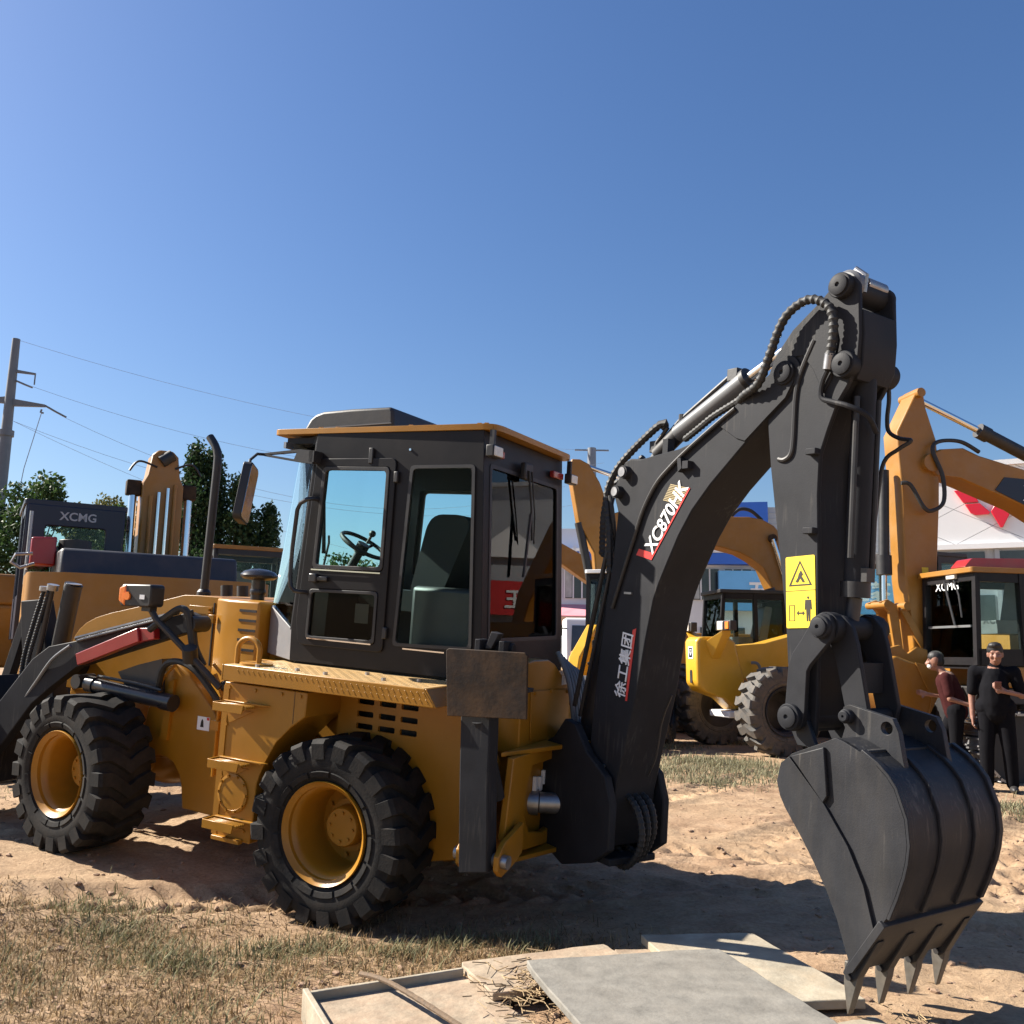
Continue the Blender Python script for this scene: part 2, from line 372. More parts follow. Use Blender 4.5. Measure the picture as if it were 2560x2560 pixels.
I = (np.arange(ny-1)[:, None]*nx+np.arange(nx-1)[None, :]).ravel()
q = np.stack([I, I+1, I+1+nx, I+nx], 1)
me.loops.add(q.size); me.loops.foreach_set('vertex_index', q.ravel().astype(np.int32))
me.polygons.add(len(q)); me.polygons.foreach_set('loop_start', (np.arange(len(q))*4).astype(np.int32)); me.polygons.foreach_set('loop_total', np.full(len(q), 4, np.int32))
me.update(); me.validate()
m = bpy.data.materials.new('dirt'); m.use_nodes = True; t = m.node_tree; N = t.nodes; L = t.links; b = N['Principled BSDF']
tc = N.new('ShaderNodeTexCoord')
def nz(scale, det=8, ro=0.6, dist=0.0):
    n = N.new('ShaderNodeTexNoise'); n.inputs['Scale'].default_value = scale; n.inputs['Detail'].default_value = det; n.inputs['Roughness'].default_value = ro; n.inputs['Distortion'].default_value = dist
    L.new(tc.outputs['Object'], n.inputs['Vector']); return n
def ramp(src, stops):
    r = N.new('ShaderNodeValToRGB'); e = r.color_ramp.elements
    while len(e) < len(stops): e.new(0.5)
    for k, (p, c) in enumerate(stops): e[k].position = p; e[k].color = (*c, 1)
    L.new(src, r.inputs[0]); return r
def mixc(f, a, bb, mode='MIX'):
    x = N.new('ShaderNodeMix'); x.data_type = 'RGBA'; x.blend_type = mode
    if isinstance(f, float): x.inputs[0].default_value = f
    else: L.new(f, x.inputs[0])
    L.new(a, x.inputs[6])
    if isinstance(bb, tuple): x.inputs[7].default_value = (*bb, 1)
    else: L.new(bb, x.inputs[7])
    return x.outputs[2]
n_big = nz(0.55, 5, 0.55); n_mid = nz(3.2, 8, 0.65, 0.3); n_fine = nz(38, 6, 0.7)
c1 = ramp(n_mid.outputs[0], [(0.28, (0.215, 0.132, 0.082)), (0.5, (0.345, 0.232, 0.148)), (0.72, (0.45, 0.322, 0.215))])
c2 = ramp(n_big.outputs[0], [(0.38, (0, 0, 0)), (0.66, (1, 1, 1))])
col = mixc(c2.outputs[0], c1.outputs[0], mixc(0.55, c1.outputs[0], (0.43, 0.318, 0.20)))
c3 = ramp(n_fine.outputs[0], [(0.30, (0.60, 0.56, 0.52)), (0.62, (1.05, 1.03, 1.0))])
col = mixc(0.75, col, c3.outputs[0], 'MULTIPLY')
L.new(col, b.inputs['Base Color']); b.inputs['Roughness'].default_value = 0.95; b.inputs['Specular IOR Level'].default_value = 0.15
bmp = N.new('ShaderNodeBump'); bmp.inputs['Strength'].default_value = 0.75; bmp.inputs['Distance'].default_value = 0.02
n_b = nz(24, 10, 0.72); L.new(n_b.outputs[0], bmp.inputs['Height']); L.new(bmp.outputs[0], b.inputs['Normal'])
MATS['dirt'] = m
tag(obj('ground', me, 'dirt', smooth=0), 'dry rutted tan dirt yard with tyre tracks', kind='structure')
me.polygons.foreach_set('use_smooth', [True]*len(me.polygons))

# ================================================================== BACKHOE LOADER
# local frame: x forward, y left, z up; origin under the middle of the rear axle
BH = thing('backhoe_loader', 'large yellow and charcoal backhoe loader with raised digging arm, filling the foreground', 'backhoe loader')
_rows = ((-0.89806, -0.43744, 0.04624), (0.43378, -0.89815, -0.07188), (0.07297, -0.04449, 0.99634))
_T = (-0.5984, 6.2189, 0.0020)
BH.matrix_world = Matrix([[*_rows[0], _T[0]], [*_rows[1], _T[1]], [*_rows[2], _T[2]], [0, 0, 0, 1]])

# ---- wheels
def tyre_mesh(Rt=0.52, hw=0.195, rim=0.281, nl=20, chev=0.20, lug=0.036):
    mb = MB(); k = Rt/0.52
    rb = Rt-lug*k
    prof = [(rim-0.004, hw*0.86), (rim+0.03*k, hw*1.00), (rim+0.09*k, hw*1.07), (rb-0.055*k, hw*1.06), (rb-0.012*k, hw*0.98), (rb, hw*0.85), (rb+0.003, 0)]
    prof = prof+[(r, -h) for r, h in prof[-2::-1]]
    mb.lathe(prof, n=64)
    for sgn in (1, -1):                     # rim guard: ring of raised blocks on the side wall
        for i in range(14):
            t0, t1 = 2*math.pi*(i+0.06)/14, 2*math.pi*(i+0.94)/14; vs = []; m = 5
            for j in range(m+1):
                t = t0+(t1-t0)*j/m
                for r, h in ((rim+0.026*k, hw*0.985), (rim+0.030*k, hw*1.00+0.008), (rim+0.058*k, hw*1.04+0.008), (rim+0.064*k, hw*1.03)): vs.append((r*math.cos(t), sgn*h, r*math.sin(t)))
            fs = [(j*4+q, j*4+q+1, (j+1)*4+q+1, (j+1)*4+q) for j in range(m) for q in range(3)]+[(3, 2, 1, 0), (m*4, m*4+1, m*4+2, m*4+3)]
            mb.add(vs, fs)
    hs = [1.10, 1.01, 0.66, 0.22, -0.04, -0.34, -0.80, -1.01, -1.10]
    th = [0.00, 0.00, 0.05, 0.62, 1.00, 0.62, 0.30, 0.52, 0.55]
    for i in range(nl):
        t0 = 2*math.pi*i/nl; vs = []; fs = []
        for j, (h, a) in enumerate(zip(hs, th)):
            end = j in (0, len(hs)-1); e2 = j in (1, len(hs)-2)
            r0 = rb-(0.075 if end else 0.02)*k; r1 = Rt-(0.026*k if end else 0.004*k if e2 else 0)
            wb, wt = 0.102*20/nl, 0.084*20/nl
            tt = t0+a*chev
            for r, w in ((r0, -wb), (r0, wb), (r1, wt), (r1, -wt)):
                vs.append((r*math.cos(tt+w), h*hw, r*math.sin(tt+w)))
        n = len(hs)
        for j in range(n-1):
            for q in range(4): fs.append((j*4+q, j*4+(q+1) % 4, (j+1)*4+(q+1) % 4, (j+1)*4+q))
        fs += [(3, 2, 1, 0), tuple((n-1)*4+q for q in range(4))]
        mb.add(vs, fs)
    return mb.mesh('tyre')
def rim_mesh(rim=0.281, hw=0.195, k=1.0):
    mb = MB()
    pr = [(0.0, -0.11), (rim*0.78, -0.11), (rim*0.82, -0.08), (rim*0.80, hw*0.55), (rim*0.86, hw*0.74), (rim*0.90, hw*0.78), (rim*0.905, hw*0.90), (rim*0.95, hw*0.95), (rim*1.005, hw*1.04), (rim*1.02, hw*1.00), (rim*1.0, hw*0.86)]
    mb.lathe(pr, n=56); mb.lathe([(rim*1.0, hw*0.86), (rim*0.93, 0.0), (rim*1.0, -hw*0.86), (rim*0.7, -hw*0.8), (rim*0.4, -hw*0.5), (0, -hw*0.5)], n=56)
    return mb.mesh('rim')
def hub_mesh():
    mb = MB(); mb.lathe([(0.15, -0.11), (0.145, -0.085), (0.118, -0.07), (0.114, 0.005), (0.104, 0.017), (0.0, 0.019)], n=40)
    for i in range(8):
        a = 2*math.pi*i/8+0.2; mb.cyl((0.080*math.cos(a), 0.015, 0.080*math.sin(a)), (0.080*math.cos(a), 0.027, 0.080*math.sin(a)), 0.009, 8)
    for i in range(10):
        a = 2*math.pi*i/10; mb.cyl((0.185*math.cos(a), -0.112, 0.185*math.sin(a)), (0.185*math.cos(a), -0.088, 0.185*math.sin(a)), 0.013, 6)
    return mb.mesh('hub')
TY, RI, HU = tyre_mesh(), rim_mesh(), hub_mesh()
for x in (0.0, 2.2):
    for s in (1, -1):
        w = obj('wheel', RI, 'yellow', BH, smooth=40); w.location = (x+(0.02 if x > 1 else 0), s*(0.815 if x > 1 else 0.845), 0.545); w.rotation_euler = (0, R(23*x+8*s), R(-6) if x > 1 else 0)
        if s < 0: w.rotation_euler = (0, R(30*x), math.pi-(R(3.5) if x > 1 else 0))
        obj('tyre', TY, 'tyre', w, smooth=30); obj('hub', HU, 'yellow', w, smooth=40)
for x in (0.0, 2.2):
    mb = MB(); mb.cyl((x, -0.75, 0.545), (x, 0.75, 0.545), 0.085); mb.ball((x, 0, 0.545), (0.24, 0.30, 0.21), 20)
    mb.cyl((x, 0.58, 0.545), (x, 0.78, 0.545), 0.15); mb.cyl((x, -0.78, 0.545), (x, -0.58, 0.545), 0.15)
    mb.build('axle', 'yellow', BH)

# ---- rear chassis and side panels
ch = MB().prism([(-0.95, 0.50), (-0.95, 1.03), (-0.68, 1.40), (1.02, 1.40), (1.16, 1.10), (1.16, 0.42), (0.5, 0.36), (-0.5, 0.36)], -0.52, 0.52).build('chassis', 'yellow', BH, bevel=0.015)
arch = [(0.549, 0.382), (0.536, 0.531), (0.532, 0.733), (0.513, 0.789), (0.475, 0.877), (0.417, 0.982), (0.315, 1.085), (0.217, 1.156), (0.212, 1.298)]
for s in (1, -1):
    p = MB().prism([(0.842, 1.300), (0.842, 0.385)]+arch, s*0.62, s*1.0).build('side_panel', 'yellow', BH, bevel=0.006)
    if s > 0:
        c = MB().lathe([(0.115, 0), (0.115, 0.010), (0.098, 0.013), (0.096, 0.010), (0, 0.012)], (0.702, 1.0, 0.652), n=36).build('round_cover', 'yellow', p)
        mb = MB()
        for i in range(10):
            a = 2*math.pi*i/10; mb.cyl((0.702+0.105*math.cos(a), 1.0, 0.652+0.105*math.sin(a)), (0.702+0.105*math.cos(a), 1.022, 0.652+0.105*math.sin(a)), 0.0085, 6)
        mb.build('cover_bolt', 'yellow', p)
        MB().box(0.80, 0.842, 1.002, 1.006, 0.40, 1.28).build('edge_strip', 'yellow', p)
    # deck: folded plate with a deep outer apron
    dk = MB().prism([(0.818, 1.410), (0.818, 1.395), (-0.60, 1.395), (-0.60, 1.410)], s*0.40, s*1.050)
    dk.build('fender_deck', 'yellow_dust_glare', BH, bevel=0.006)
    ap = MB().prism([(0.8175, 1.4085), (0.8165, 1.314), (-0.664, 1.313), (-0.664, 1.330), (-0.5995, 1.4085)], s*1.034, s*1.052).build('deck_apron', 'yellow', BH, bevel=0.004)
    MB().prism([(s*1.052, 1.4085), (s*1.052, 1.314), (s*0.40, 1.314), (s*0.40, 1.4085)], 0.8185, 0.8305, 'yz').build('deck_front_edge', 'yellow', BH, bevel=0.003)
    MB().hexa([(-0.600, s*0.40, 1.405), (-0.600, s*1.05, 1.405), (-0.664, s*1.05, 1.315), (-0.664, s*0.40, 1.315)], [(-0.612, s*0.40, 1.411), (-0.612, s*1.05, 1.411), (-0.682, s*1.05, 1.315), (-0.682, s*0.40, 1.315)]).build('deck_slope', 'yellow', BH, bevel=0.004)
    if s > 0:
        mb = MB()       # raised tread bars on the apron and deck (chequer plate)
        for row in range(2):
            for i in range(34):
                x = 0.70-i*0.0395-row*0.019; z = 1.378-row*0.036
                if row == 1 and i < 15: continue
                d = 1 if (i+row) % 2 else -1; d = 1
                mb.hexa([(x-0.010, 1.051, z-0.010), (x-0.005, 1.051, z-0.013), (x+0.010, 1.051, z+0.010), (x+0.005, 1.051, z+0.013)], [(x-0.008, 1.0538, z-0.008), (x-0.005, 1.0538, z-0.010), (x+0.008, 1.0538, z+0.008), (x+0.005, 1.0538, z+0.010)])
        tag(mb.build('tread_bars', 'yellow', ap, smooth=0), kind='stuff')
        mb = MB()
        for i in range(36):
            for j in range(10):
                x = 0.78-i*0.038; y = 1.02-j*0.038; d = 1 if (i+j) % 2 else -1
                if 0.58 < x < 0.80 and y > 0.78: continue
                mb.hexa([(x-0.010, y-0.010*d-0.003, 1.4095), (x-0.010, y-0.010*d+0.003, 1.4095), (x+0.010, y+0.010*d+0.003, 1.4095), (x+0.010, y+0.010*d-0.003, 1.4095)],
                        [(x-0.008, y-0.008*d-0.001, 1.4112), (x-0.008, y-0.008*d+0.001, 1.4112), (x+0.008, y+0.008*d+0.001, 1.4112), (x+0.008, y+0.008*d-0.001, 1.4112)])
        tag(mb.build('tread_bars', 'yellow', ap, smooth=0), kind='stuff')
        MB().lathe([(0.10, 0), (0.10, 0.012), (0.092, 0.016), (0, 0.017)], (0.68, 0.92, 1.410), (0, 0, 1), 36).build('filler_plate', 'yellow', ap)
        for (x, y) in ((0.60, 1.00), (0.34, 0.95), (0.12, 0.97), (-0.02, 0.75), (-0.25, 0.92), (-0.40, 0.78)):
            MB().cyl((x, y, 1.41), (x, y, 1.425), 0.014, 6).build('deck_bolt', 'steel', ap)
for (x, z) in ((0.80, 1.27), (0.80, 1.05), (0.80, 0.74), (0.60, 1.27), (0.40, 1.27), (0.26, 1.27), (0.80, 0.45), (0.60, 0.45)):
    MB().cyl((x, 1.0, z), (x, 1.008, z), 0.011, 6).build('panel_bolt', 'yellow', BH, smooth=0)
for (x, z) in ((-0.72, 1.0), (-0.72, 0.8), (-0.72, 0.6), (0.15, 1.0), (0.15, 0.7)):
    MB().cyl((x, 0.665, z), (x, 0.674, z), 0.012, 6).build('panel_bolt', 'yellow', BH, smooth=0)
MB().box(0.30, 0.303, 1.0002, 1.0015, 1.11, 1.295).build('panel_seam', 'black', BH, smooth=0)
# grab hoop
mb = MB(); z0 = 1.41
mb.tube([(0.808, 0.95, z0), (0.808, 0.95, 1.50)]+[(0.7225+0.0855*math.cos(R(a)), 0.95, 1.50+0.0685*math.sin(R(a))) for a in range(15, 180, 15)]+[(0.637, 0.95, 1.50), (0.637, 0.95, z0)], 0.017, 12)
mb.build('grab_hoop', 'yellow', BH)
# inner panel with vent slots
slots = []
for rz in (1.240, 1.165, 1.092):
    for xa in (0.090, -0.068, -0.222):
        slots.append(rrect(xa-0.118, xa, rz-0.017, rz+0.017, 0.008, 2))
ip = MB().prism([(0.23, 0.45), (0.23, 1.32), (-0.70, 1.32), (-0.88, 1.02), (-0.88, 0.50), (-0.5, 0.40)], 0.645, 0.665, holes=slots).build('inner_panel', 'yellow', BH)
MB().box(-0.45, 0.16, 0.52, 0.56, 1.03, 1.30).build('vent_backing', 'black', ip)
MB().prism([(0.23, 0.45), (0.23, 1.32), (-0.70, 1.32), (-0.88, 1.02), (-0.88, 0.50), (-0.5, 0.40)], -0.665, -0.645).build('inner_panel', 'yellow', BH)
# steps
for (zt, xa, xb, dw) in ((1.192, 0.812, 0.476, 0.0), (0.858, 0.810, 0.456, 0.0), (0.510, 0.806, 0.490, 0.0)):
    st = MB(); st.prism([(0.812, zt), (0.812, zt-0.050), (0.585, zt-0.050), (0.575, zt)], 1.112, 1.122)   # outer lip
    st.box(0.806, 0.816, 1.0, 1.118, zt-0.050, zt+0.001)
    st.prism([(xa, 1.002), (xa, 1.030), (xb+0.03, 1.030), (xb, 1.002)], zt-0.004, zt+0.004, 'xy')
    for i in range(5): st.box(0.56, 0.812, 1.038+i*0.0165, 1.046+i*0.0165, zt-0.022, zt-0.006)
    for x in (0.57, 0.66, 0.74): st.box(x, x+0.008, 1.03, 1.115, zt-0.024, zt-0.008)
    st.prism([(0.60, zt-0.05), (0.812, zt-0.05), (0.78, zt-0.13), (0.77, zt-0.13)], 1.0, 1.006)
    st.build('step', 'yellow', BH, bevel=0.0015, segs=1)
MB().box(0.60, 0.815, 1.0, 1.035, 0.375, 0.40).build('bottom_strip', 'yellow', BH, bevel=0.003)

# ---- hood and engine bay
hood = [(1.50, 1.0), (1.50, 1.782), (1.72, 1.784), (1.858, 1.779), (2.051, 1.731), (2.324, 1.661), (2.60, 1.597), (2.747, 1.553), (2.850, 1.505), (2.915, 1.455), (2.960, 1.40), (2.985, 1.34), (3.0, 1.0)]
MB().prism(hood, -0.40, 0.40).build('hood', 'yellow', BH, bevel=0.035, segs=4)
MB().box(0.70, 1.07, -0.36, 0.36, 1.0, 1.43).build('cowl_base', 'yellow', BH, bevel=0.01)
bd = MB().prism([(1.065, 0.50), (1.34, 0.50), (1.525, 0.42), (1.525, -0.42), (1.34, -0.50), (1.065, -0.50)], 1.0, 1.778, 'xy').build('engine_cover', 'yellow', BH, bevel=0.018, segs=3)
for i in range(5):
    z = 1.702-i*0.066
    MB().box(1.085, 1.235, 0.499, 0.5035, z, z+0.017).build('louver_slot', 'black', bd, smooth=0)
MB().box(1.555, 1.565, 0.395, 0.408, 1.30, 1.74).build('hood_seam', 'black', bd)
MB().box(1.58, 1.80, 0.400, 0.404, 1.655, 1.71).build('hood_latch_plate', 'yellow', bd, bevel=0.002)
for z in (1.69, 1.66): MB().cyl((1.60, 0.40, z), (1.60, 0.425, z), 0.010, 8).build('latch', 'yellow', bd)
MB().box(1.495, 1.545, 0.44, 0.47, 1.60, 1.66).build('latch', 'yellow', bd, bevel=0.004)
# exhaust stack and air pre-cleaner
mb = MB(); pts = [(1.873, 0.2, 1.74), (1.856, 0.2, 2.74), (1.858, 0.2, 2.82), (1.872, 0.2, 2.870), (1.898, 0.2, 2.912), (1.930, 0.2, 2.948), (1.957, 0.2, 2.976)]
mb.tube(pts, 0.0305, 18, cap=False); mb.tube([p for p in pts[::-1]], 0.026, 18, cap=True)
mb.lathe([(0.05, 0), (0.05, 0.03), (0.034, 0.05)], (1.873, 0.2, 1.775), (0, 0, 1), 20); mb.build('exhaust_stack', 'black', BH)
mb = MB(); mb.lathe([(0.0, 0), (0.050, 0), (0.050, 0.145), (0.105, 0.15), (0.128, 0.165), (0.132, 0.18), (0.110, 0.205), (0.06, 0.222), (0, 0.227)], (1.357, 0.2, 1.775), (0, 0, 1), 32)
mb.lathe([(0.054, 0.04), (0.058, 0.05), (0.058, 0.07), (0.054, 0.08)], (1.357, 0.2, 1.775), (0, 0, 1), 32); mb.build('air_precleaner', 'black_gloss', BH)

# ---- front frame and articulation
ff = [(1.256, 0.338), (1.262, 0.90), (1.335, 1.02), (1.45, 1.12), (1.60, 1.25), (1.70, 1.305), (1.776, 1.318), (1.815, 1.27), (1.833, 1.19), (1.842, 1.12), (1.95, 0.98), (1.99, 0.75), (1.944, 0.645), (1.85, 0.662), (1.74, 0.662), (1.66, 0.632), (1.605, 0.57), (1.575, 0.49), (1.549, 0.344)]
fr = MB().prism(ff, -0.55, 0.55).build('front_frame', 'yellow', BH, bevel=0.01)
MB().prism([(1.55, 0.75), (1.55, 1.2), (3.0, 1.05), (3.02, 0.62), (2.6, 0.52), (1.95, 0.6)], -0.36, 0.36).build('front_chassis', 'yellow', BH, bevel=0.012)
mb = MB()
for z in (0.42, 1.02): mb.prism([(1.0, 0.22), (1.30, 0.16), (1.34, 0.0), (1.30, -0.16), (1.0, -0.22)], z, z+0.05, 'xy')
mb.cyl((1.22, 0, 0.36), (1.22, 0, 1.12), 0.06); mb.build('articulation_joint', 'yellow', BH)
mb = MB()
for y, x in ((0.60, 1.238), (0.64, 1.215)): mb.tube([(x, y, 1.13), (x, y, 0.62)], 0.010, 8)
mb.box(1.19, 1.26, 0.56, 0.655, 0.92, 0.98); mb.build('lock_bar', 'yellow', BH)
MB().box(1.03, 1.25, 0.50, 0.62, 1.17, 1.24).build('steering_cylinder_end', 'black', BH, bevel=0.02)
mb = MB().box(1.365, 1.475, 0.5505, 0.553, 0.885, 0.975); lb = mb.build('warning_sticker', 'white_decal', fr, smooth=0)
MB().prism([(1.415, 0.905), (1.445, 0.905), (1.44, 0.945), (1.43, 0.96), (1.42, 0.945)], 0.5532, 0.5542).build('sticker_mark', 'ink', fr, smooth=0)
MB().box(1.368, 1.39, 0.5532, 0.5542, 0.955, 0.973).build('sticker_mark', 'red_decal', fr, smooth=0)
mb = MB(); hose(mb, [(1.72, 0.56, 1.30), (1.78, 0.60, 1.2), (1.80, 0.60, 1.1), (1.76, 0.58, 1.0)], 0.012)
mb.prism([(1.79, 0.78), (1.75, 1.18), (1.70, 1.20), (1.72, 0.78)], 0.551, 0.575); mb.build('pivot_gusset', 'yellow', BH)

# ---- loader arms, linkage and loader bucket
arm = [(1.43, 1.60), (1.465, 1.655), (1.53, 1.675), (1.60, 1.655), (2.611, 1.391), (2.88, 1.33), (3.05, 1.22), (3.40, 0.84), (3.66, 0.55), (3.62, 0.40), (3.48, 0.36), (3.24, 0.62), (3.00, 0.90), (2.808, 1.046), (2.57, 1.205), (1.55, 1.53), (1.46, 1.545)]
ar = None
for s in (1, -1):
    a = MB().prism(arm, s*0.60, s*0.68).build('loader_arm', 'charcoal', BH, bevel=0.006)
    if s > 0: ar = a
    for (x_, z_, r_) in ((1.475, 1.60, 0.055), (3.57, 0.46, 0.05), (2.52, 1.11, 0.05)): MB().cyl((x_, s*0.56, z_), (x_, s*0.71, z_), r_).build('arm_pin', 'black', a)
    mb = MB(); mb.cyl((2.60, s*0.64, 1.10), (2.30, s*0.64, 1.092), 0.030); mb.cyl((2.42, s*0.64, 1.095), (1.66, s*0.64, 1.052), 0.052, 24); mb.cyl((1.72, s*0.64, 1.055), (1.62, s*0.64, 1.05), 0.058, 24); mb.cyl((2.46, s*0.64, 1.097), (2.38, s*0.64, 1.094), 0.06, 24)
    mb.build('lift_cylinder', 'black_gloss', BH)
    mb = MB(); mb.tube([(2.35, s*0.66, 1.165), (1.95, s*0.66, 1.15), (1.72, s*0.66, 1.13)], 0.011, 8); mb.build('cylinder_pipe', 'black', BH)
    # red arm guard
    g = MB().prism([(2.493, 1.313), (1.905, 1.541), (1.88, 1.449), (2.463, 1.234)], s*0.69, s*0.755).build('arm_guard', 'red', a, bevel=0.005)
    MB().prism([(1.905, 1.541), (1.77, 1.548), (1.757, 1.475), (1.88, 1.449)], s*0.682, s*0.735).build('arm_guard', 'red', a, bevel=0.005)
mb = MB(); mb.cyl((2.86, -0.62, 1.20), (2.86, 0.62, 1.20), 0.10, 24); mb.build('cross_tube', 'charcoal', ar)
mb = MB(); mb.tube([(1.62, 0.675, 1.668), (2.60, 0.675, 1.412)], 0.016, 8); mb.tube([(1.70, 0.70, 1.625), (2.55, 0.70, 1.40)], 0.012, 8); mb.build('arm_pipe', 'black_gloss', ar)
mb = MB().prism([(2.25, 1.20), (2.05, 1.27), (1.83, 1.33), (1.80, 1.05), (1.95, 1.0), (2.1, 1.04)], 0.50, 0.58); mb.build('arm_gusset', 'dark_grey_bg', BH)
for y in (0.26,):
    bl = MB().prism([(3.735, 1.62), (3.52, 1.645), (3.42, 1.40), (3.30, 1.10), (3.22, 0.90), (3.36, 0.78), (3.54, 0.86), (3.62, 1.10), (3.70, 1.40)], y-0.07, y+0.07).build('bell_crank', 'charcoal', BH, bevel=0.008)
    mb = MB(); mb.prism([(3.76, 1.50), (3.68, 1.47), (3.86, 0.90), (4.02, 0.55), (4.10, 0.58), (3.94, 0.95)], y-0.035, y+0.035); mb.build('bucket_link', 'charcoal', BH, bevel=0.006)
    mb = MB(); mb.cyl((3.215, y, 1.780), (3.315, y, 1.12), 0.068, 28); mb.cyl((3.21, y, 1.786), (3.215, y, 1.770), 0.070, 28); mb.build('tilt_cylinder', 'black', BH)
    MB().cyl((3.2095, y, 1.792), (3.210, y, 1.787), 0.060, 24).build('cylinder_cap', 'steel', BH)
    mb = MB(); mb.cyl((3.33, y+0.10, 1.745), (3.41, y+0.10, 1.20), 0.022, 14); mb.build('tilt_rod', 'black_gloss', BH)
    mb = MB(); mb.cyl((3.32, y+0.10, 1.775), (3.328, y+0.10, 1.73), 0.045, 14); mb.cyl((3.40, y+0.10, 1.755), (3.402, y+0.10, 1.72), 0.05, 14); mb.build('hose_fitting', 'steel', BH)
    mb = MB()
    hose(mb, [(3.40, y+0.12, 1.72), (3.47, y+0.13, 1.45), (3.53, y+0.14, 1.15), (3.50, y+0.15, 0.88), (3.36, y+0.16, 0.78), (3.18, y+0.2, 0.95), (3.0, y+0.3, 1.28)], 0.016, rib=True)
    hose(mb, [(3.34, y+0.12, 1.72), (3.42, y+0.13, 1.40), (3.47, y+0.14, 1.12), (3.40, y+0.15, 0.95)], 0.016, rib=True)
    mb.build('linkage_hose', 'rubber', BH)
mb = MB(); hose(mb, [(2.62, 0.70, 1.36), (2.80, 0.70, 1.24), (2.98, 0.68, 1.05), (3.13, 0.66, 0.90), (3.28, 0.62, 0.84), (3.42, 0.55, 0.92)], 0.013); mb.build('loader_hose', 'tube_grey', BH)
lbk = [(3.60, 0.20), (3.56, 0.50), (3.62, 0.82), (3.78, 1.02), (3.81, 0.99), (3.68, 0.80), (3.63, 0.50), (3.68, 0.25), (3.80, 0.19), (4.45, 0.17), (4.45, 0.145), (3.78, 0.15)]
lb = MB().prism(lbk, -1.08, 1.08).build('loader_bucket', 'charcoal', BH, bevel=0.006)
for y in (1.08, -1.08): MB().prism([(3.60, 0.20), (3.56, 0.50), (3.62, 0.82), (3.78, 1.02), (4.45, 0.17), (3.78, 0.15)], y-0.02, y+0.02).build('bucket_cheek', 'charcoal', lb, bevel=0.004)
for y in (0.64, -0.64): MB().prism([(3.45, 0.35), (3.50, 0.60), (3.64, 0.75), (3.64, 0.28)], y-0.10, y-0.07).build('bucket_lug', 'charcoal', lb, bevel=0.004)
MB().box(3.36, 3.44, 0.682, 0.684, 0.45, 0.62).build('arm_sticker', 'white_decal', ar, smooth=0)
MB().box(3.36, 3.44, 0.6843, 0.6853, 0.58, 0.62).build('sticker_mark', 'red_decal', ar, smooth=0)
# work lamp on its bracket
mb = MB(); mb.prism([(1.705, 1.695), (1.965, 1.688), (1.985, 1.72), (1.985, 1.815), (1.965, 1.838), (1.705, 1.848), (1.69, 1.83), (1.69, 1.71)], 0.74, 0.86); lp = mb.build('front_lamp', 'black', BH, bevel=0.012)
MB().prism([(1.925, 1.69), (1.988, 1.722), (1.988, 1.813), (1.925, 1.839)], 0.735, 0.866).build('turn_signal', 'amber', lp, bevel=0.01)
MB().cyl((1.905, 0.858, 1.76), (1.905, 0.872, 1.76), 0.028, 14).build('reflector', 'amber', lp)
MB().box(1.745, 1.79, 0.861, 0.864, 1.745, 1.775).build('lamp_plate', 'white_decal', lp, smooth=0)
mb = MB(); mb.tube([(1.76, 0.80, 1.70), (1.70, 0.79, 1.62), (1.41, 0.74, 1.40), (1.20, 0.66, 1.20)], 0.022, 10); mb.cyl((1.42, 0.72, 1.36), (1.40, 0.76, 1.45), 0.05, 12); mb.box(1.72, 1.80, 0.77, 0.83, 1.665, 1.70); mb.build('lamp_bracket', 'black', BH)
mb = MB()
hose(mb, [(1.76, 0.78, 1.54), (1.60, 0.76, 1.66), (1.53, 0.74, 1.70), (1.48, 0.72, 1.66), (1.45, 0.70, 1.50), (1.42, 0.68, 1.33)], 0.024)
hose(mb, [(1.51, 0.68, 1.69), (1.49, 0.66, 1.60), (1.46, 0.65, 1.45), (1.38, 0.64, 1.33)], 0.022)
hose(mb, [(1.80, 0.62, 1.13), (1.72, 0.66, 1.29), (1.58, 0.68, 1.34), (1.42, 0.68, 1.30), (1.28, 0.66, 1.18), (1.20, 0.64, 1.08)], 0.022)
mb.build('hydraulic_hose', 'rubber', BH)
mb = MB(); mb.tube([(1.29, 0.62, 1.28), (1.22, 0.60, 1.13), (1.16, 0.58, 1.02)], 0.014, 8); mb.tube([(1.33, 0.60, 1.34), (1.22, 0.58, 1.24), (1.10, 0.56, 1.20)], 0.012, 8); mb.build('yellow_pipe', 'yellow', BH)
for (x, y) in ((1.96, -0.32), (1.92, -0.1)):
    MB().cyl((x, y, 1.66), (x+0.02, y, 1.86), 0.045, 16).build('hood_stack', 'black', BH)

# ---- rear end: tank box, frame plate, stabilisers
rbx = MB().prism([(0.56, 1.04), (0.56, 1.50), (0.50, 1.555), (0.42, 1.565), (0.20, 1.56), (0.10, 1.53), (-0.05, 1.44), (-0.15, 1.37), (-0.20, 1.04)], -0.95, -0.66, 'yz').build('rear_tank', 'yellow', BH, bevel=0.014, segs=3)
MB().prism([(0.45, 1.392), (-0.145, 1.365), (-0.150, 1.055), (0.42, 1.105)], -0.9525, -0.958, 'yz').build('tank_hatch', 'yellow', rbx, bevel=0.003)
for (y, z) in ((0.40, 1.375), (0.16, 1.372), (-0.10, 1.35), (-0.10, 1.08), (0.16, 1.085)):
    MB().cyl((-0.958, y, z), (-0.968, y, z), 0.012, 8).build('hatch_bolt', 'yellow', rbx)
MB().box(-0.955, -0.951, -0.02, -0.14, 1.395, 1.45).build('tank_sticker', 'white_decal', rbx, smooth=0)
MB().box(-0.957, -0.9555, -0.06, -0.14, 1.438, 1.45).build('sticker_mark', 'red_decal', rbx, smooth=0)
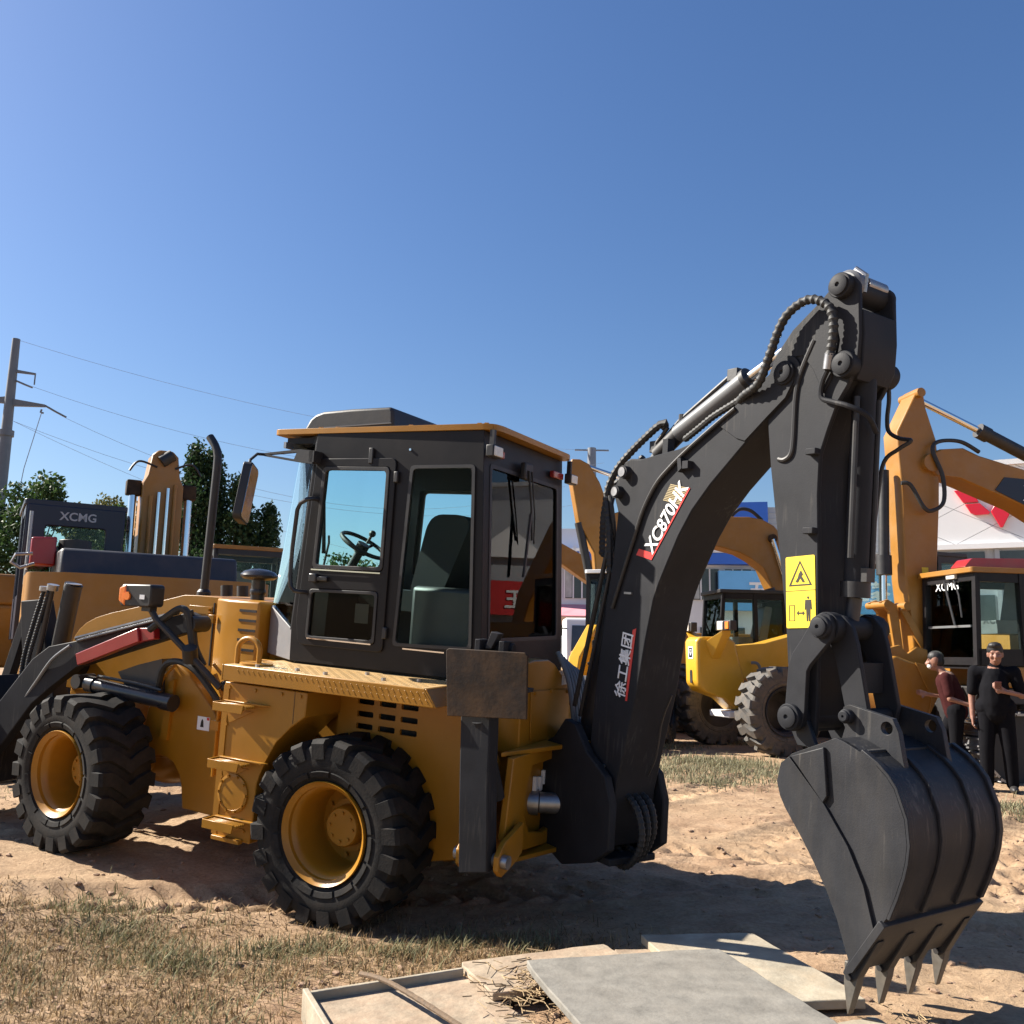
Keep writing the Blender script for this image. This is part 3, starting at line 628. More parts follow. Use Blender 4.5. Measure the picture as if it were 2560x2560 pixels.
hl = [(0.50, 0.985), (0.14, 0.985), (0.13, 0.60), (0.30, 0.575), (0.50, 0.62), (0.58, 0.72), (0.56, 0.88)]
MB().prism([(0.76, 1.06), (-0.76, 1.06), (-0.82, 0.64), (-0.74, 0.55), (-0.25, 0.50), (0.25, 0.50), (0.74, 0.55), (0.82, 0.64)], -1.02, -0.98, 'yz', holes=[hl, [(-y, z) for y, z in hl[::-1]]]).build('rear_frame', 'yellow', BH, bevel=0.006)
mb = MB(); mb.prism([(-0.95, 0.78), (-1.10, 0.30), (-1.16, 0.0), (-1.10, -0.30), (-0.95, -0.78)], 1.06, 1.085, 'xy'); mb.prism([(-0.95, 0.78), (-1.10, 0.30), (-1.16, 0.0), (-1.10, -0.30), (-0.95, -0.78)], 0.475, 0.50, 'xy')
mb.cyl((-1.05, 0, 0.42), (-1.05, 0, 1.13), 0.075, 24); mb.build('swing_frame', 'yellow', BH, bevel=0.004)
mb = MB(); mb.cyl((-0.98, 0.30, 0.74), (-1.22, 0.16, 0.74), 0.06, 20); mb.cyl((-0.70, 0.42, 0.74), (-0.98, 0.30, 0.74), 0.075, 20); mb.build('swing_cylinder', 'steel', BH)
mb = MB()
for i, (y, z) in enumerate(((0.34, 0.86), (0.27, 0.85), (0.22, 0.88))): mb.box(-0.975, -0.955, y-0.025, y+0.005, z-0.05, z+0.03)
mb.build('valve_block', 'white_decal', BH)
for s in (1, -1):
    leg = MB().prism([(-0.81, 1.40), (-0.985, 1.40), (-1.00, 1.0), (-1.03, 0.52), (-0.865, 0.49), (-0.830, 1.0)], s*0.91, s*1.02).build('stabilizer_leg', 'charcoal', BH, bevel=0.008)
    MB().box(-0.862, -0.82, s*0.70, s*0.86, 0.45, 1.32).build('stabilizer_mount', 'yellow', BH, bevel=0.006)
    for x in (-0.84, -1.06): MB().prism([(s*0.70, 0.72), (s*0.92, 0.66), (s*0.99, 0.60), (s*0.99, 0.53), (s*0.94, 0.49), (s*0.80, 0.52), (s*0.70, 0.56)], x-0.015, x+0.015, 'yz').build('stabilizer_lug', 'yellow', BH, bevel=0.004)
    MB().cyl((-0.80, s*0.94, 0.57), (-1.11, s*0.94, 0.57), 0.035, 16).build('stabilizer_pin', 'steel', leg)
    pad = MB().prism([(-0.737, 1.628), (-0.752, 1.640), (-1.195, 1.655), (-1.213, 1.640), (-1.228, 1.325), (-0.770, 1.290)], s*1.072, s*1.086).build('foot_pad', 'rust', BH, bevel=0.004)
    mb = MB(); mb.box(-1.22, -0.74, s*1.0, s*1.072, 1.455, 1.475); mb.box(-0.93, -0.90, s*0.98, s*1.072, 1.34, 1.70); mb.box(-1.07, -1.04, s*0.98, s*1.072, 1.34, 1.70); mb.cyl((-0.88, s*0.99, 1.66), (-1.09, s*0.99, 1.66), 0.03, 14)
    mb.prism([(-0.955, 1.655), (-0.99, 1.655), (-1.03, 1.735), (-0.985, 1.745)], s*1.0, s*1.06); mb.build('pad_bracket', 'charcoal', pad, bevel=0.003)
    MB().cyl((-0.915, s*0.99, 1.28), (-0.95, s*0.80, 0.85), 0.045, 16).build('stabilizer_cylinder', 'charcoal', BH)

# ---- cab
side = [(0.692, 1.425), (0.699, 1.627), (0.614, 2.900), (-0.615, 2.900), (-0.70, 1.43)]
h_up = rquad([(0.529, 2.679), (0.024, 2.674), (0.022, 2.033), (0.552, 2.027)], 0.03)
h_lo = rquad([(0.560, 1.888), (0.044, 1.898), (0.043, 1.586), (0.565, 1.578)], 0.025)
h_re = rquad([(-0.132, 2.683), (-0.571, 2.687), (-0.627, 1.604), (-0.093, 1.588)], 0.03)
def inset(q, d):
    c = Vector((sum(p[0] for p in q)/len(q), sum(p[1] for p in q)/len(q))); out = []
    for p in q:
        v = Vector(p)-c; out.append((c.x+v.x-(d if v.x > 0 else -d), c.y+v.y-(d if v.y > 0 else -d)))
    return out
cab = MB()
for s in (1, -1):
    cab.prism(side, s*0.56, s*0.60, holes=[h_up, h_lo, h_re])
shear = lambda p: (p[0]-(2.90-p[2])*0.058, p[1], p[2])
rear_h = rquad([(0.51, 2.70), (-0.51, 2.70), (-0.51, 1.66), (0.51, 1.66)], 0.03)
rw = MB(shear).prism([(0.5995, 2.899), (-0.5995, 2.899), (-0.5995, 1.43), (0.5995, 1.43)], -0.617, -0.585, 'yz', holes=[rear_h])
cab.v += []; o = len(cab.v); cab.v += rw.v; cab.f += [tuple(i+o for i in f) for f in rw.f]
cab.box(-0.66, 0.68, -0.56, 0.56, 1.41, 1.45)
cab.box(-0.58, 0.90, -0.555, 0.555, 2.845, 2.885)
# front frame posts and cowl sill
for s in (1, -1):
    cab.hexa([(0.690, s*0.60, 1.62), (0.606, s*0.60, 2.88), (0.606, s*0.565, 2.88), (0.690, s*0.565, 1.62)], [(0.716, s*0.592, 1.62), (0.630, s*0.592, 2.88), (0.630, s*0.560, 2.88), (0.716, s*0.560, 1.62)])
cab.hexa([(0.60, 0.60, 2.83), (0.60, -0.60, 2.83), (0.90, -0.42, 2.83), (0.90, 0.42, 2.83)], [(0.60, 0.60, 2.895), (0.60, -0.60, 2.895), (0.90, -0.42, 2.895), (0.90, 0.42, 2.895)])
cabo = cab.build('cab', 'cab_black', BH, bevel=0.004)
for s in (1, -1):
    MB().hexa([(0.700, s*0.598, 1.627), (1.050, s*0.40, 1.755), (1.053, s*0.40, 1.434), (0.692, s*0.598, 1.425)], [(0.700, s*0.57, 1.627), (1.05, s*0.37, 1.755), (1.053, s*0.37, 1.434), (0.692, s*0.57, 1.425)]).build('cowl_panel', 'cab_grey', cabo, bevel=0.004)
    MB().hexa([(0.722, s*0.588, 1.640), (1.037, s*0.405, 1.757), (0.905, s*0.405, 2.835), (0.636, s*0.588, 2.835)], [(0.722, s*0.582, 1.640), (1.037, s*0.399, 1.757), (0.905, s*0.399, 2.835), (0.636, s*0.582, 2.835)]).build('front_quarter_glass', 'glass_teal', cabo, smooth=0)
MB().hexa([(1.040, 0.396, 1.757), (1.040, -0.396, 1.757), (0.908, -0.396, 2.835), (0.908, 0.396, 2.835)], [(1.034, 0.396, 1.757), (1.034, -0.396, 1.757), (0.902, -0.396, 2.835), (0.902, 0.396, 2.835)]).build('windshield', 'glass_teal', cabo, smooth=0)
MB().box(1.03, 1.053, -0.369, 0.369, 1.434, 1.755).build('cowl_panel', 'cab_grey', cabo)
# door: raised frame with two windows
dr = [(0.628, 1.535), (0.655, 1.70), (0.592, 2.735), (-0.022, 2.735), (-0.022, 1.535)]
for s in (1, -1):
    d = MB().prism(rquad(dr, 0.04), s*0.600, s*0.616, holes=[inset(h_up, -0.006), inset(h_lo, -0.006)]).build('door', 'cab_black', cabo, bevel=0.005)
    MB().prism(inset(h_up, -0.004), s*0.596, s*0.622, holes=[inset(h_up, 0.020)]).build('window_seal', 'black', cabo, bevel=0.004)
    MB().prism(inset(h_lo, -0.004), s*0.596, s*0.622, holes=[inset(h_lo, 0.016)]).build('window_seal', 'black', cabo, bevel=0.004)
    MB().prism(inset(h_re, -0.006), s*0.596, s*0.612, holes=[inset(h_re, 0.014)]).build('window_seal', 'black', cabo, bevel=0.004)
    MB().prism(inset(h_up, 0.004), s*0.603, s*0.608).build('door_glass', 'glass_teal', cabo, smooth=0)
    MB().prism(inset(h_lo, 0.004), s*0.603, s*0.608).build('lower_door_glass', 'glass_low', cabo, smooth=0)
    MB().prism(inset(h_re, 0.002), s*0.598, s*0.603).build('side_glass', 'glass_teal', cabo, smooth=0)
MB().box(0.03, 0.56, 0.622, 0.626, 2.012, 2.020).build('window_trim', 'chrome', cabo)
MB().box(0.06, 0.55, 0.622, 0.626, 1.575, 1.583).build('window_trim', 'chrome', cabo)
MB().box(-0.45, -0.16, 0.6005, 0.606, 1.568, 1.576).build('window_trim', 'chrome', cabo)
mb = MB(); mb.box(0.42, 0.54, 0.616, 0.640, 1.945, 1.975); mb.box(0.50, 0.555, 0.616, 0.650, 1.935, 1.990); mb.build('door_handle', 'black_gloss', cabo, bevel=0.006)
for z in (1.62, 2.58): MB().box(-0.045, -0.015, 0.60, 0.625, z, z+0.07).build('door_hinge', 'black', cabo, bevel=0.006)
MB().box(0.155, 0.185, 0.600, 0.622, 2.70, 2.80).build('door_catch', 'black', cabo, bevel=0.004)
MB().cyl((-0.11, 0.6, 2.788), (-0.11, 0.606, 2.788), 0.008, 8).build('screw', 'chrome', cabo)
mb = MB(); mb.tube([(0.552, 0.600, 2.468), (0.565, 0.665, 2.468), (0.585, 0.69, 2.460), (0.628, 0.70, 2.432), (0.648, 0.70, 2.39), (0.662, 0.70, 2.15), (0.662, 0.70, 1.96), (0.650, 0.70, 1.90), (0.625, 0.69, 1.873), (0.60, 0.66, 1.868), (0.585, 0.600, 1.868)], 0.014, 10); mb.build('grab_rail', 'black_gloss', cabo)
MB(shear).prism(inset(rear_h, -0.012), -0.621, -0.612, 'yz', holes=[inset(rear_h, 0.012)]).build('window_seal', 'black', cabo)
MB(shear).prism(inset(rear_h, 0.002), -0.606, -0.601, 'yz').build('rear_glass', 'glass_smoke', cabo, smooth=0)
# interior of the rear window: dark inner trim frame
MB(shear).prism(inset(rear_h, -0.02), -0.58, -0.57, 'yz', holes=[rquad([(0.40, 2.56), (-0.42, 2.56), (-0.42, 2.12), (0.40, 2.12)], 0.03)]).build('inner_trim', 'black', cabo)
for s in (-1,):
    MB().prism(inset(h_re, -0.01), s*0.535, s*0.545, holes=[rquad([(-0.22, 2.56), (-0.55, 2.56), (-0.58, 2.05), (-0.20, 2.05)], 0.03)]).build('inner_trim', 'black', cabo)
# roof with rounded corners and air-conditioner
rf = MB().prism(rquad([(0.985, 0.60), (-0.66, 0.615), (-0.70, 0.55), (-0.70, -0.55), (-0.66, -0.615), (0.985, -0.60)], 0.05), 2.902, 2.938, 'xy').build('roof', 'yellow', cabo, bevel=0.013, segs=3)
MB().prism([(0.975, 2.930), (0.958, 2.985), (0.915, 3.055), (0.86, 3.095), (0.80, 3.112), (0.56, 3.124), (0.245, 3.128), (0.225, 3.10), (0.21, 2.930)], -0.33, 0.33).build('air_conditioner', 'black', cabo, bevel=0.02, segs=3)
mb = MB(); mb.prism([(0.965, 2.940), (0.78, 2.992), (0.23, 3.012), (0.23, 3.020), (0.78, 3.000), (0.965, 2.950)], 0.326, 0.338); mb.build('trim_line', 'tube_grey', cabo)
for x in (0.74, 0.60, 0.02, -0.48, -0.53):
    MB().prism([(x-0.012, 2.935), (x+0.012, 2.935), (x+0.009, 2.985), (x-0.009, 2.985)], 0.40, 0.41).build('roof_lug', 'yellow', cabo)
    MB().cyl((x, 0.41, 2.97), (x, 0.43, 2.97), 0.012, 10).build('roof_lug', 'yellow', cabo)
# lamps at the rear of the roof
for (y0, y1, z0, z1, mm, nm) in ((0.655, 0.535, 2.735, 2.805, 'lamp_white', 'work_lamp'), (-0.54, -0.66, 2.735, 2.805, 'lamp_white', 'work_lamp')):
    b_ = MB().box(-0.665, -0.715, y1, y0, z0, z1).build(nm, 'black', cabo, bevel=0.006)
    MB().box(-0.7155, -0.7225, y1+0.006, y0-0.006, z0+0.006, z1-0.006).build('lens', mm, cabo, bevel=0.004)
    MB().box(-0.66, -0.69, (y0+y1)/2-0.012, (y0+y1)/2+0.012, z1, 2.90).build('lamp_bracket', 'black', cabo)
MB().box(-0.63, -0.665, 0.40, 0.53, 2.755, 2.80).build('tail_light', 'tail_red', cabo, bevel=0.006)
MB().box(-0.63, -0.665, -0.36, -0.53, 2.755, 2.80).build('tail_light', 'tail_red', cabo, bevel=0.006)
mb = MB(); mb.box(-0.645, -0.685, 0.02, 0.14, 2.67, 2.78); mb.build('wiper_motor', 'black', cabo, bevel=0.01)
mb = MB(); mb.tube([(-0.69, 0.10, 2.73), (-0.70, 0.05, 2.50), (-0.70, 0.01, 2.29)], 0.008, 6); mb.tube([(-0.69, 0.05, 2.73), (-0.70, -0.01, 2.45), (-0.70, -0.02, 2.27)], 0.005, 6)
mb.hexa([(-0.690, 0.055, 2.46), (-0.690, 0.035, 2.46), (-0.700, 0.115, 2.05), (-0.700, 0.130, 2.05)], [(-0.705, 0.055, 2.46), (-0.705, 0.035, 2.46), (-0.715, 0.115, 2.05), (-0.715, 0.130, 2.05)]); mb.build('rear_wiper', 'black', cabo)
# mirror and arm
mb = MB(); mb.prism([(0.57, 2.775), (0.68, 2.785), (0.98, 2.762), (0.995, 2.75), (0.97, 2.742), (0.68, 2.700), (0.57, 2.69)], 0.66, 0.69, holes=[[(0.70, 2.766), (0.94, 2.752), (0.72, 2.720)]])
mb.box(0.56, 0.60, 0.60, 0.69, 2.70, 2.775); mb.tube([(0.982, 0.675, 2.755), (0.985, 0.74, 2.748), (0.985, 0.80, 2.70), (0.97, 0.83, 2.60)], 0.010, 8); mb.build('mirror_arm', 'black', cabo)
mrx = lambda p: tuple(Vector((0.955, 0.84, 2.475))+Quaternion((0, 0, 1), R(28)) @ (Quaternion((1, 0, 0), R(10)) @ (Quaternion((0, 1, 0), R(-4)) @ Vector(p))))
mi = MB(mrx).prism(rrect(-0.105, 0.105, -0.19, 0.19, 0.035), -0.02, 0.03, 'yz').build('mirror', 'black', cabo, bevel=0.012)
MB(mrx).prism(rrect(-0.095, 0.095, -0.178, 0.178, 0.03), -0.024, -0.0205, 'yz').build('mirror_glass', 'mirror', cabo, smooth=0)
mb = MB(); mb.box(0.82, 0.84, 0.42, 0.66, 2.80, 2.84); mb.tube([(0.90, 0.45, 2.88), (0.84, 0.56, 2.83), (0.80, 0.62, 2.79)], 0.008, 6); mb.build('front_bracket', 'steel', cabo)
# seat, steering, console, inner mirror
sx = lambda p: (p[0], p[1]+0.05, p[2])
mb = MB(sx); mb.prism(rquad([(0.02, 1.90), (-0.20, 1.86), (-0.40, 2.36), (-0.34, 2.42), (-0.14, 2.42), (-0.08, 2.36)], 0.05), -0.22, 0.24); mb.prism(rquad([(0.40, 1.92), (0.40, 1.80), (-0.15, 1.78), (-0.15, 1.92)], 0.04), -0.24, 0.26); mb.box(-0.1, 0.3, -0.2, 0.2, 1.45, 1.80)
mb.build('seat', 'seat', cabo, bevel=0.03, segs=3)
mb = MB(); mb.box(-0.62, -0.10, -0.50, 0.46, 1.46, 1.955); mb.build('rear_console', 'black', cabo, bevel=0.03)
mb = MB(); ctr = Vector((0.50, 0.16, 2.205)); axv = Vector((-0.50, 0.0, 0.86)).normalized(); a_ = axv.orthogonal().normalized(); b_ = axv.cross(a_)
mb.tube([ctr+(a_*math.cos(2*math.pi*k/28)+b_*math.sin(2*math.pi*k/28))*0.165 for k in range(29)], 0.014, 8)
for k in range(3):
    t_ = 2*math.pi*k/3; mb.tube([ctr-axv*0.05, ctr+(a_*math.cos(t_)+b_*math.sin(t_))*0.165], 0.011, 6)
mb.cyl(ctr-axv*0.06, ctr+axv*0.01, 0.045, 16); mb.cyl(ctr-axv*0.06, ctr-axv*0.42, 0.030, 12); kn = ctr+Vector((-0.10, 0.1, 0.01)); mb.cyl(kn, kn+axv*0.06, 0.010, 8); mb.ball(kn+axv*0.075, 0.024, 10)
mb.build('steering_wheel', 'black', cabo)
mb = MB(); mb.prism(rquad([(0.92, 1.46), (0.90, 1.98), (0.74, 2.06), (0.60, 2.02), (0.62, 1.46)], 0.03), -0.34, 0.36); mb.build('dashboard', 'black', cabo, bevel=0.015)
mb = MB(); mb.tube([(0.96, 0.0, 1.98), (0.90, 0.02, 2.22), (0.89, 0.04, 2.27)], 0.008, 6); mb.hexa([(0.93, 0.02, 2.14), (0.935, 0.05, 2.14), (0.905, 0.12, 2.52), (0.90, 0.11, 2.52)], [(0.92, 0.02, 2.14), (0.925, 0.05, 2.14), (0.895, 0.12, 2.52), (0.89, 0.11, 2.52)]); mb.build('front_wiper', 'black', cabo)
MB().lathe([(0.0, 0), (0.075, 0), (0.085, 0.012), (0.075, 0.03), (0, 0.036)], (0.10, 0.30, 2.66), (1, 0, 0.15), 28).build('inside_mirror', 'black_gloss', cabo)
MB().box(0.12, 0.22, 0.585, 0.587, 1.70, 1.82).build('glass_label', 'white_decal', cabo, smooth=0)
lv = MB()
for y in (0.2, -0.02, -0.2):
    lv.tube([(-0.16, y, 1.95), (-0.14, y, 2.05), (-0.13, y+0.01, 2.12)], 0.008, 6); lv.ball((-0.13, y+0.01, 2.13), 0.02, 8)
lv.build('control_lever', 'black', cabo)

# ---- backhoe arm, swung 30 degrees to the left about the swing pin
SWG = R(30); PIV = Vector((-1.05, 0, 0)); RA = Vector((-math.cos(SWG), math.sin(SWG), 0)); NA = Vector((-math.sin(SWG), -math.cos(SWG), 0))
def sw(p): return PIV+RA*p[0]+NA*p[1]+Vector((0, 0, p[2]))
def MS(): return MB(sw)
br = MS()
for s in (1, -1):
    br.prism([(-0.10, 0.53), (-0.10, 1.02), (0.10, 1.12), (0.20, 1.24), (0.30, 1.22), (0.42, 1.08), (0.585, 0.98), (0.64, 0.84), (0.64, 0.60), (0.50, 0.50), (0.24, 0.42), (0.10, 0.47)], s*0.17, s*0.22)
br.prism([(-0.10, 0.20), (0.14, 0.22), (0.14, -0.22), (-0.10, -0.20)], 0.98, 1.03, 'xy'); br.prism([(-0.10, 0.20), (0.60, 0.17), (0.60, -0.17), (-0.10, -0.20)], 0.50, 0.54, 'xy'); br.box(-0.04, 0.02, -0.17, 0.17, 0.5, 1.0)
br.build('swing_bracket', 'charcoal', BH, bevel=0.008)
boom = [(0.42, 0.56), (0.52, 0.58), (0.575, 0.72), (0.591, 0.892), (0.638, 1.097), (0.725, 1.442), (0.773, 1.730), (0.825, 1.970), (0.862, 2.06), (0.913, 2.159), (0.995, 2.315), (1.077, 2.435), (1.201, 2.566), (1.398, 2.739), (1.55, 2.868), (1.66, 2.95), (1.715, 3.02), (1.71, 3.10), (1.65, 3.14), (1.56, 3.09), (1.335, 2.950), (1.161, 2.860), (1.100, 2.822), (1.034, 2.791), (0.944, 2.770), (0.787, 2.755), (0.675, 2.742), (0.575, 2.752), (0.525, 2.735), (0.490, 2.66), (0.450, 2.60), (0.455, 2.53), (0.49, 2.45), (0.47, 2.20), (0.42, 1.83), (0.37, 1.40), (0.345, 0.95), (0.36, 0.68)]
bo = MS().prism(boom, -0.15, 0.15).build('boom', 'charcoal', BH, bevel=0.008)
for (r_, z_, rad) in ((0.555, 2.672, 0.038), (0.500, 2.563, 0.036), (0.49, 0.70, 0.06)):
    MS().cyl((r_, -0.19, z_), (r_, 0.19, z_), rad, 20).build('boom_pin', 'charcoal', bo); MS().cyl((r_, -0.197, z_), (r_, -0.19, z_), rad*0.72, 18).build('pin_cap', 'steel', bo)
# head doubler plate and the welded seams near the stick
MS().prism([(1.224, 2.876), (1.36, 2.786), (1.42, 2.765), (1.56, 2.874), (1.66, 2.95), (1.70, 3.02), (1.70, 3.09), (1.65, 3.12), (1.56, 3.08), (1.335, 2.942)], -0.158, -0.1502).build('head_plate', 'charcoal', bo, bevel=0.003)
mb = MS(); hose(mb, [(0.50, -0.163, 1.90), (0.60, -0.163, 2.16), (0.666, -0.163, 2.327), (0.719, -0.163, 2.455), (0.809, -0.163, 2.588), (0.911, -0.163, 2.674), (1.044, -0.163, 2.762), (1.234, -0.163, 2.872), (1.354, -0.163, 2.936)], 0.011); mb.build('boom_pipe', 'black', bo)
MS().box(1.03, 1.07, -0.19, -0.15, 2.655, 2.695).build('pipe_clamp', 'charcoal', bo)
MS().prism([(0.985, 2.715), (1.01, 2.715), (1.02, 2.66), (0.995, 2.64)], -0.185, -0.15).build('boom_hook', 'charcoal', bo)
mb = MS(); hose(mb, [(0.640, 0.04, 0.98), (0.70, 0.04, 1.10), (0.735, 0.04, 1.30), (0.80, 0.04, 1.45)], 0.006); mb.build('weld_line', 'black', bo)
for (r_, z_) in ((0.62, 1.99), (0.47, 1.02)): MS().box(r_-0.03, r_+0.03, -0.16, -0.15, z_-0.006, z_+0.006).build('boom_tab', 'steel', bo)
# boom cylinder in front of the boom
mb = MS(); mb.cyl((0.16, 0, 1.12), (0.405, 0, 2.16), 0.068, 24); mb.cyl((0.18, 0, 1.20), (0.165, 0, 1.14), 0.08, 24); mb.build('boom_cylinder', 'black', bo)
mb = MS(); mb.cyl((0.405, 0, 2.16), (0.50, 0, 2.563), 0.036, 20); mb.build('cylinder_rod', 'chrome', bo)
mb = MS(); mb.tube([(0.13, -0.10, 1.30), (0.36, -0.10, 2.25)], 0.014, 8); mb.tube([(0.20, -0.11, 1.25), (0.40, -0.11, 2.10)], 0.012, 8); mb.build('cylinder_pipe', 'black', bo)
# stick cylinder along the top of the boom
mb = MS(); mb.cyl((0.640, 0, 2.790), (0.80, 0, 2.893), 0.047, 24); mb.build('stick_cylinder_base', 'black', bo)
mb = MS(); mb.cyl((0.80, 0, 2.893), (1.27, 0, 3.12), 0.052, 28); mb.cyl((0.555, 0, 2.672), (0.66, 0, 2.80), 0.040, 16); mb.build('stick_cylinder', 'tube_grey', bo)
MS().cyl((1.27, 0, 3.12), (1.295, 0, 3.132), 0.06, 28).build('cylinder_head', 'black', bo)
for (a_, c_, d_) in ((1.17, 3.125, 0.07), (0.60, 2.80, 0.055)): MS().box(a_, a_+d_, -0.035, 0.035, c_, c_+0.066).build('port_block', 'black', bo, bevel=0.004)
MS().box(0.78, 0.82, -0.10, -0.05, 2.76, 2.85).build('cylinder_clamp', 'charcoal', bo)
mb = MS(); mb.cyl((1.295, 0, 3.132), (1.94, 0, 3.418), 0.030, 20); mb.build('stick_rod', 'chrome', bo)
mb = MS(); mb.tube([(0.655, 0.0, 2.85), (0.80, 0.0, 2.965), (1.17, 0.0, 3.165)], 0.013, 8); mb.tube([(0.655, -0.03, 2.85), (0.74, -0.03, 2.93)], 0.012, 8); mb.cyl((0.82, 0, 2.95), (0.82, 0, 3.00), 0.02, 8); mb.build('cylinder_pipe', 'black', bo)
mb = MS()
hose(mb, [(0.70, -0.02, 2.93), (0.731, -0.04, 2.955), (0.70, -0.05, 2.95), (0.606, -0.05, 2.902), (0.442, -0.06, 2.79), (0.345, -0.07, 2.69), (0.30, -0.08, 2.57), (0.33, -0.09, 2.45), (0.37, -0.10, 2.30), (0.39, -0.10, 2.1)], 0.022, rib=True)
hose(mb, [(0.46, 0.05, 2.80), (0.35, 0.04, 2.70), (0.27, 0.03, 2.66), (0.20, 0.02, 2.60), (0.185, 0.0, 2.45), (0.19, 0.0, 2.213)], 0.020, rib=True)
hose(mb, [(0.19, 0.0, 2.213), (0.30, -0.02, 2.205), (0.36, -0.05, 2.27), (0.37, -0.08, 2.42), (0.33, -0.08, 2.56)], 0.013)
hose(mb, [(0.26, 0.02, 2.63), (0.30, -0.05, 2.45), (0.36, -0.08, 2.28)], 0.013)
mb.build('boom_hose', 'rubber', bo)
# decals on the boom
d_bl, d_br, d_tr, d_tl = Vector((0.668, 2.203)), Vector((0.793, 2.176)), Vector((1.060, 2.554)), Vector((0.908, 2.588))
def lerp2(u, v): return (d_bl.lerp(d_br, u)).lerp(d_tl.lerp(d_tr, u), v)
def strip(u0, u1, v0, v1, name, mm, off=-0.1525, th=0.0012):
    q = [lerp2(u0, v0), lerp2(u1, v0), lerp2(u1, v1), lerp2(u0, v1)]; MS().prism([tuple(p) for p in q], off-th, off).build(name, mm, bo, smooth=0)
strip(0.93, 1.0, 0.0, 1.0, 'decal_stripe', 'red_decal'); strip(0.0, 0.93, 0.0, 0.09, 'decal_stripe', 'red_decal')
for i in range(11): strip(0.04, 0.925, 0.985-i*0.021, 0.996-i*0.021, 'decal_stripe', 'gold_decal')
ud = (d_tr-d_br).normalized(); vd = Vector((-ud.y, ud.x))
def s3(v): return RA*v.x+Vector((0, 0, v.y))
o2 = lerp2(0.90, 0.075)
text('XC870HK', 0.116, 'white_decal', sw((o2.x, -0.1545, o2.y)), s3(ud), s3(vd), 'model_lettering', bo, bold=0.0022, sx=0.86)
u2 = Vector((0.045, 0.36)).normalized(); v2 = Vector((-u2.y, u2.x)); o3 = Vector((0.628, 1.408))
MS().prism([(0.640, 1.40), (0.655, 1.40), (0.700, 1.80), (0.672, 1.79), (0.664, 1.70)], -0.1535, -0.1525).build('decal_stripe', 'red_decal', bo, smooth=0)
text('徐工集团', 0.098, 'white_decal', sw((o3.x, -0.1545, o3.y)), s3(u2), s3(v2), 'maker_lettering', bo, bold=0.0012, sx=0.93)
# lower hose bundle behind the swing bracket
mb = MS()
for i in range(3):
    o_ = -0.05+i*0.055; k_ = 0.025*i
    hose(mb, [(0.46, o_, 0.84), (0.56, o_, 0.87), (0.66, o_, 0.82), (0.715-k_*0.5, o_, 0.70), (0.69-k_, o_, 0.58), (0.60, o_, 0.49+k_), (0.50, o_, 0.50+k_), (0.42, o_, 0.58)], 0.019, rib=True)
mb.build('lower_hose_bundle', 'rubber', BH)
mb = MB()
for i in range(6):
    y = -0.20+i*0.045
    hose(mb, [(-0.93, y, 1.50+0.02*i), (-1.02, y+0.02, 1.44), (-1.08, y+0.05, 1.22), (-1.10, y+0.06, 1.08)], 0.016)
mb.build('valve_hose', 'tube_grey', BH)

# ---- stick
stick = [(1.955, 3.468), (1.905, 3.450), (1.818, 3.377), (1.669, 3.274), (1.578, 3.170), (1.527, 3.056), (1.524, 2.977), (1.540, 2.871), (1.571, 2.627), (1.692, 1.924), (1.726, 1.591), (1.745, 1.42), (1.780, 1.36), (1.845, 1.36), (1.875, 1.42), (1.880, 1.56), (1.871, 1.929), (1.853, 2.330), (1.845, 2.475), (1.848, 2.662), (1.882, 2.761), (1.936, 2.896), (1.982, 2.961), (2.030, 3.05), (2.037, 3.187), (2.025, 3.414), (2.00, 3.455)]
sk = MS()
for s in (1, -1): sk.prism(stick, s*0.115, s*0.14)
core = [p for p in stick]
sk.prism([(1.90, 3.30), (1.70, 3.22), (1.60, 3.12), (1.56, 3.0), (1.585, 2.80), (1.70, 1.95), (1.735, 1.60), (1.76, 1.45), (1.81, 1.42), (1.85, 1.50), (1.845, 1.93), (1.825, 2.33), (1.818, 2.47), (1.82, 2.67), (1.855, 2.78), (1.90, 2.90), (1.98, 3.0), (2.01, 3.08), (2.012, 3.30)], -0.115, 0.115)
sko = sk.build('stick', 'charcoal', BH, bevel=0.006)
MS().prism([(2.012, 2.985), (2.042, 3.05), (2.048, 3.187), (2.036, 3.30), (2.012, 3.30)], -0.12, 0.12).build('stick_head_plate', 'charcoal', sko, bevel=0.004)
def pin(r_, z_, rad, w, name, par, cap=True):
    MS().cyl((r_, -w, z_), (r_, w, z_), rad, 28).build(name, 'charcoal', par, bevel=0.004)
    if cap:
        for s in (-1, 1): MS().lathe([(rad*0.80, 0), (rad*0.80, 0.010), (rad*0.62, 0.014), (rad*0.2, 0.014), (rad*0.12, 0.006), (0, 0.006)], (r_, s*w, z_), (0, s, 0), 24).build('pin_cap', 'charcoal', par)
pin(1.945, 3.418, 0.058, 0.175, 'head_pin', sko); pin(1.648, 3.068, 0.058, 0.170, 'stick_pivot', sko); pin(1.975, 3.052, 0.060, 0.175, 'cylinder_pin', sko)
MS().lathe([(0.075, 0), (0.075, 0.03), (0.06, 0.045), (0.05, 0.045)], (1.945, -0.09, 3.425), (0, -1, 0), 24).build('lifting_eye', 'tube_grey', sko)
mb = MS(); mb.tube([(1.94, -0.06, 3.40), (1.91, -0.06, 3.475), (1.955, -0.06, 3.515), (2.00, -0.06, 3.475), (1.99, -0.06, 3.40)], 0.016, 10); mb.cyl((1.97, -0.03, 3.45), (1.97, 0.11, 3.45), 0.035, 16); mb.build('shackle', 'steel', sko)
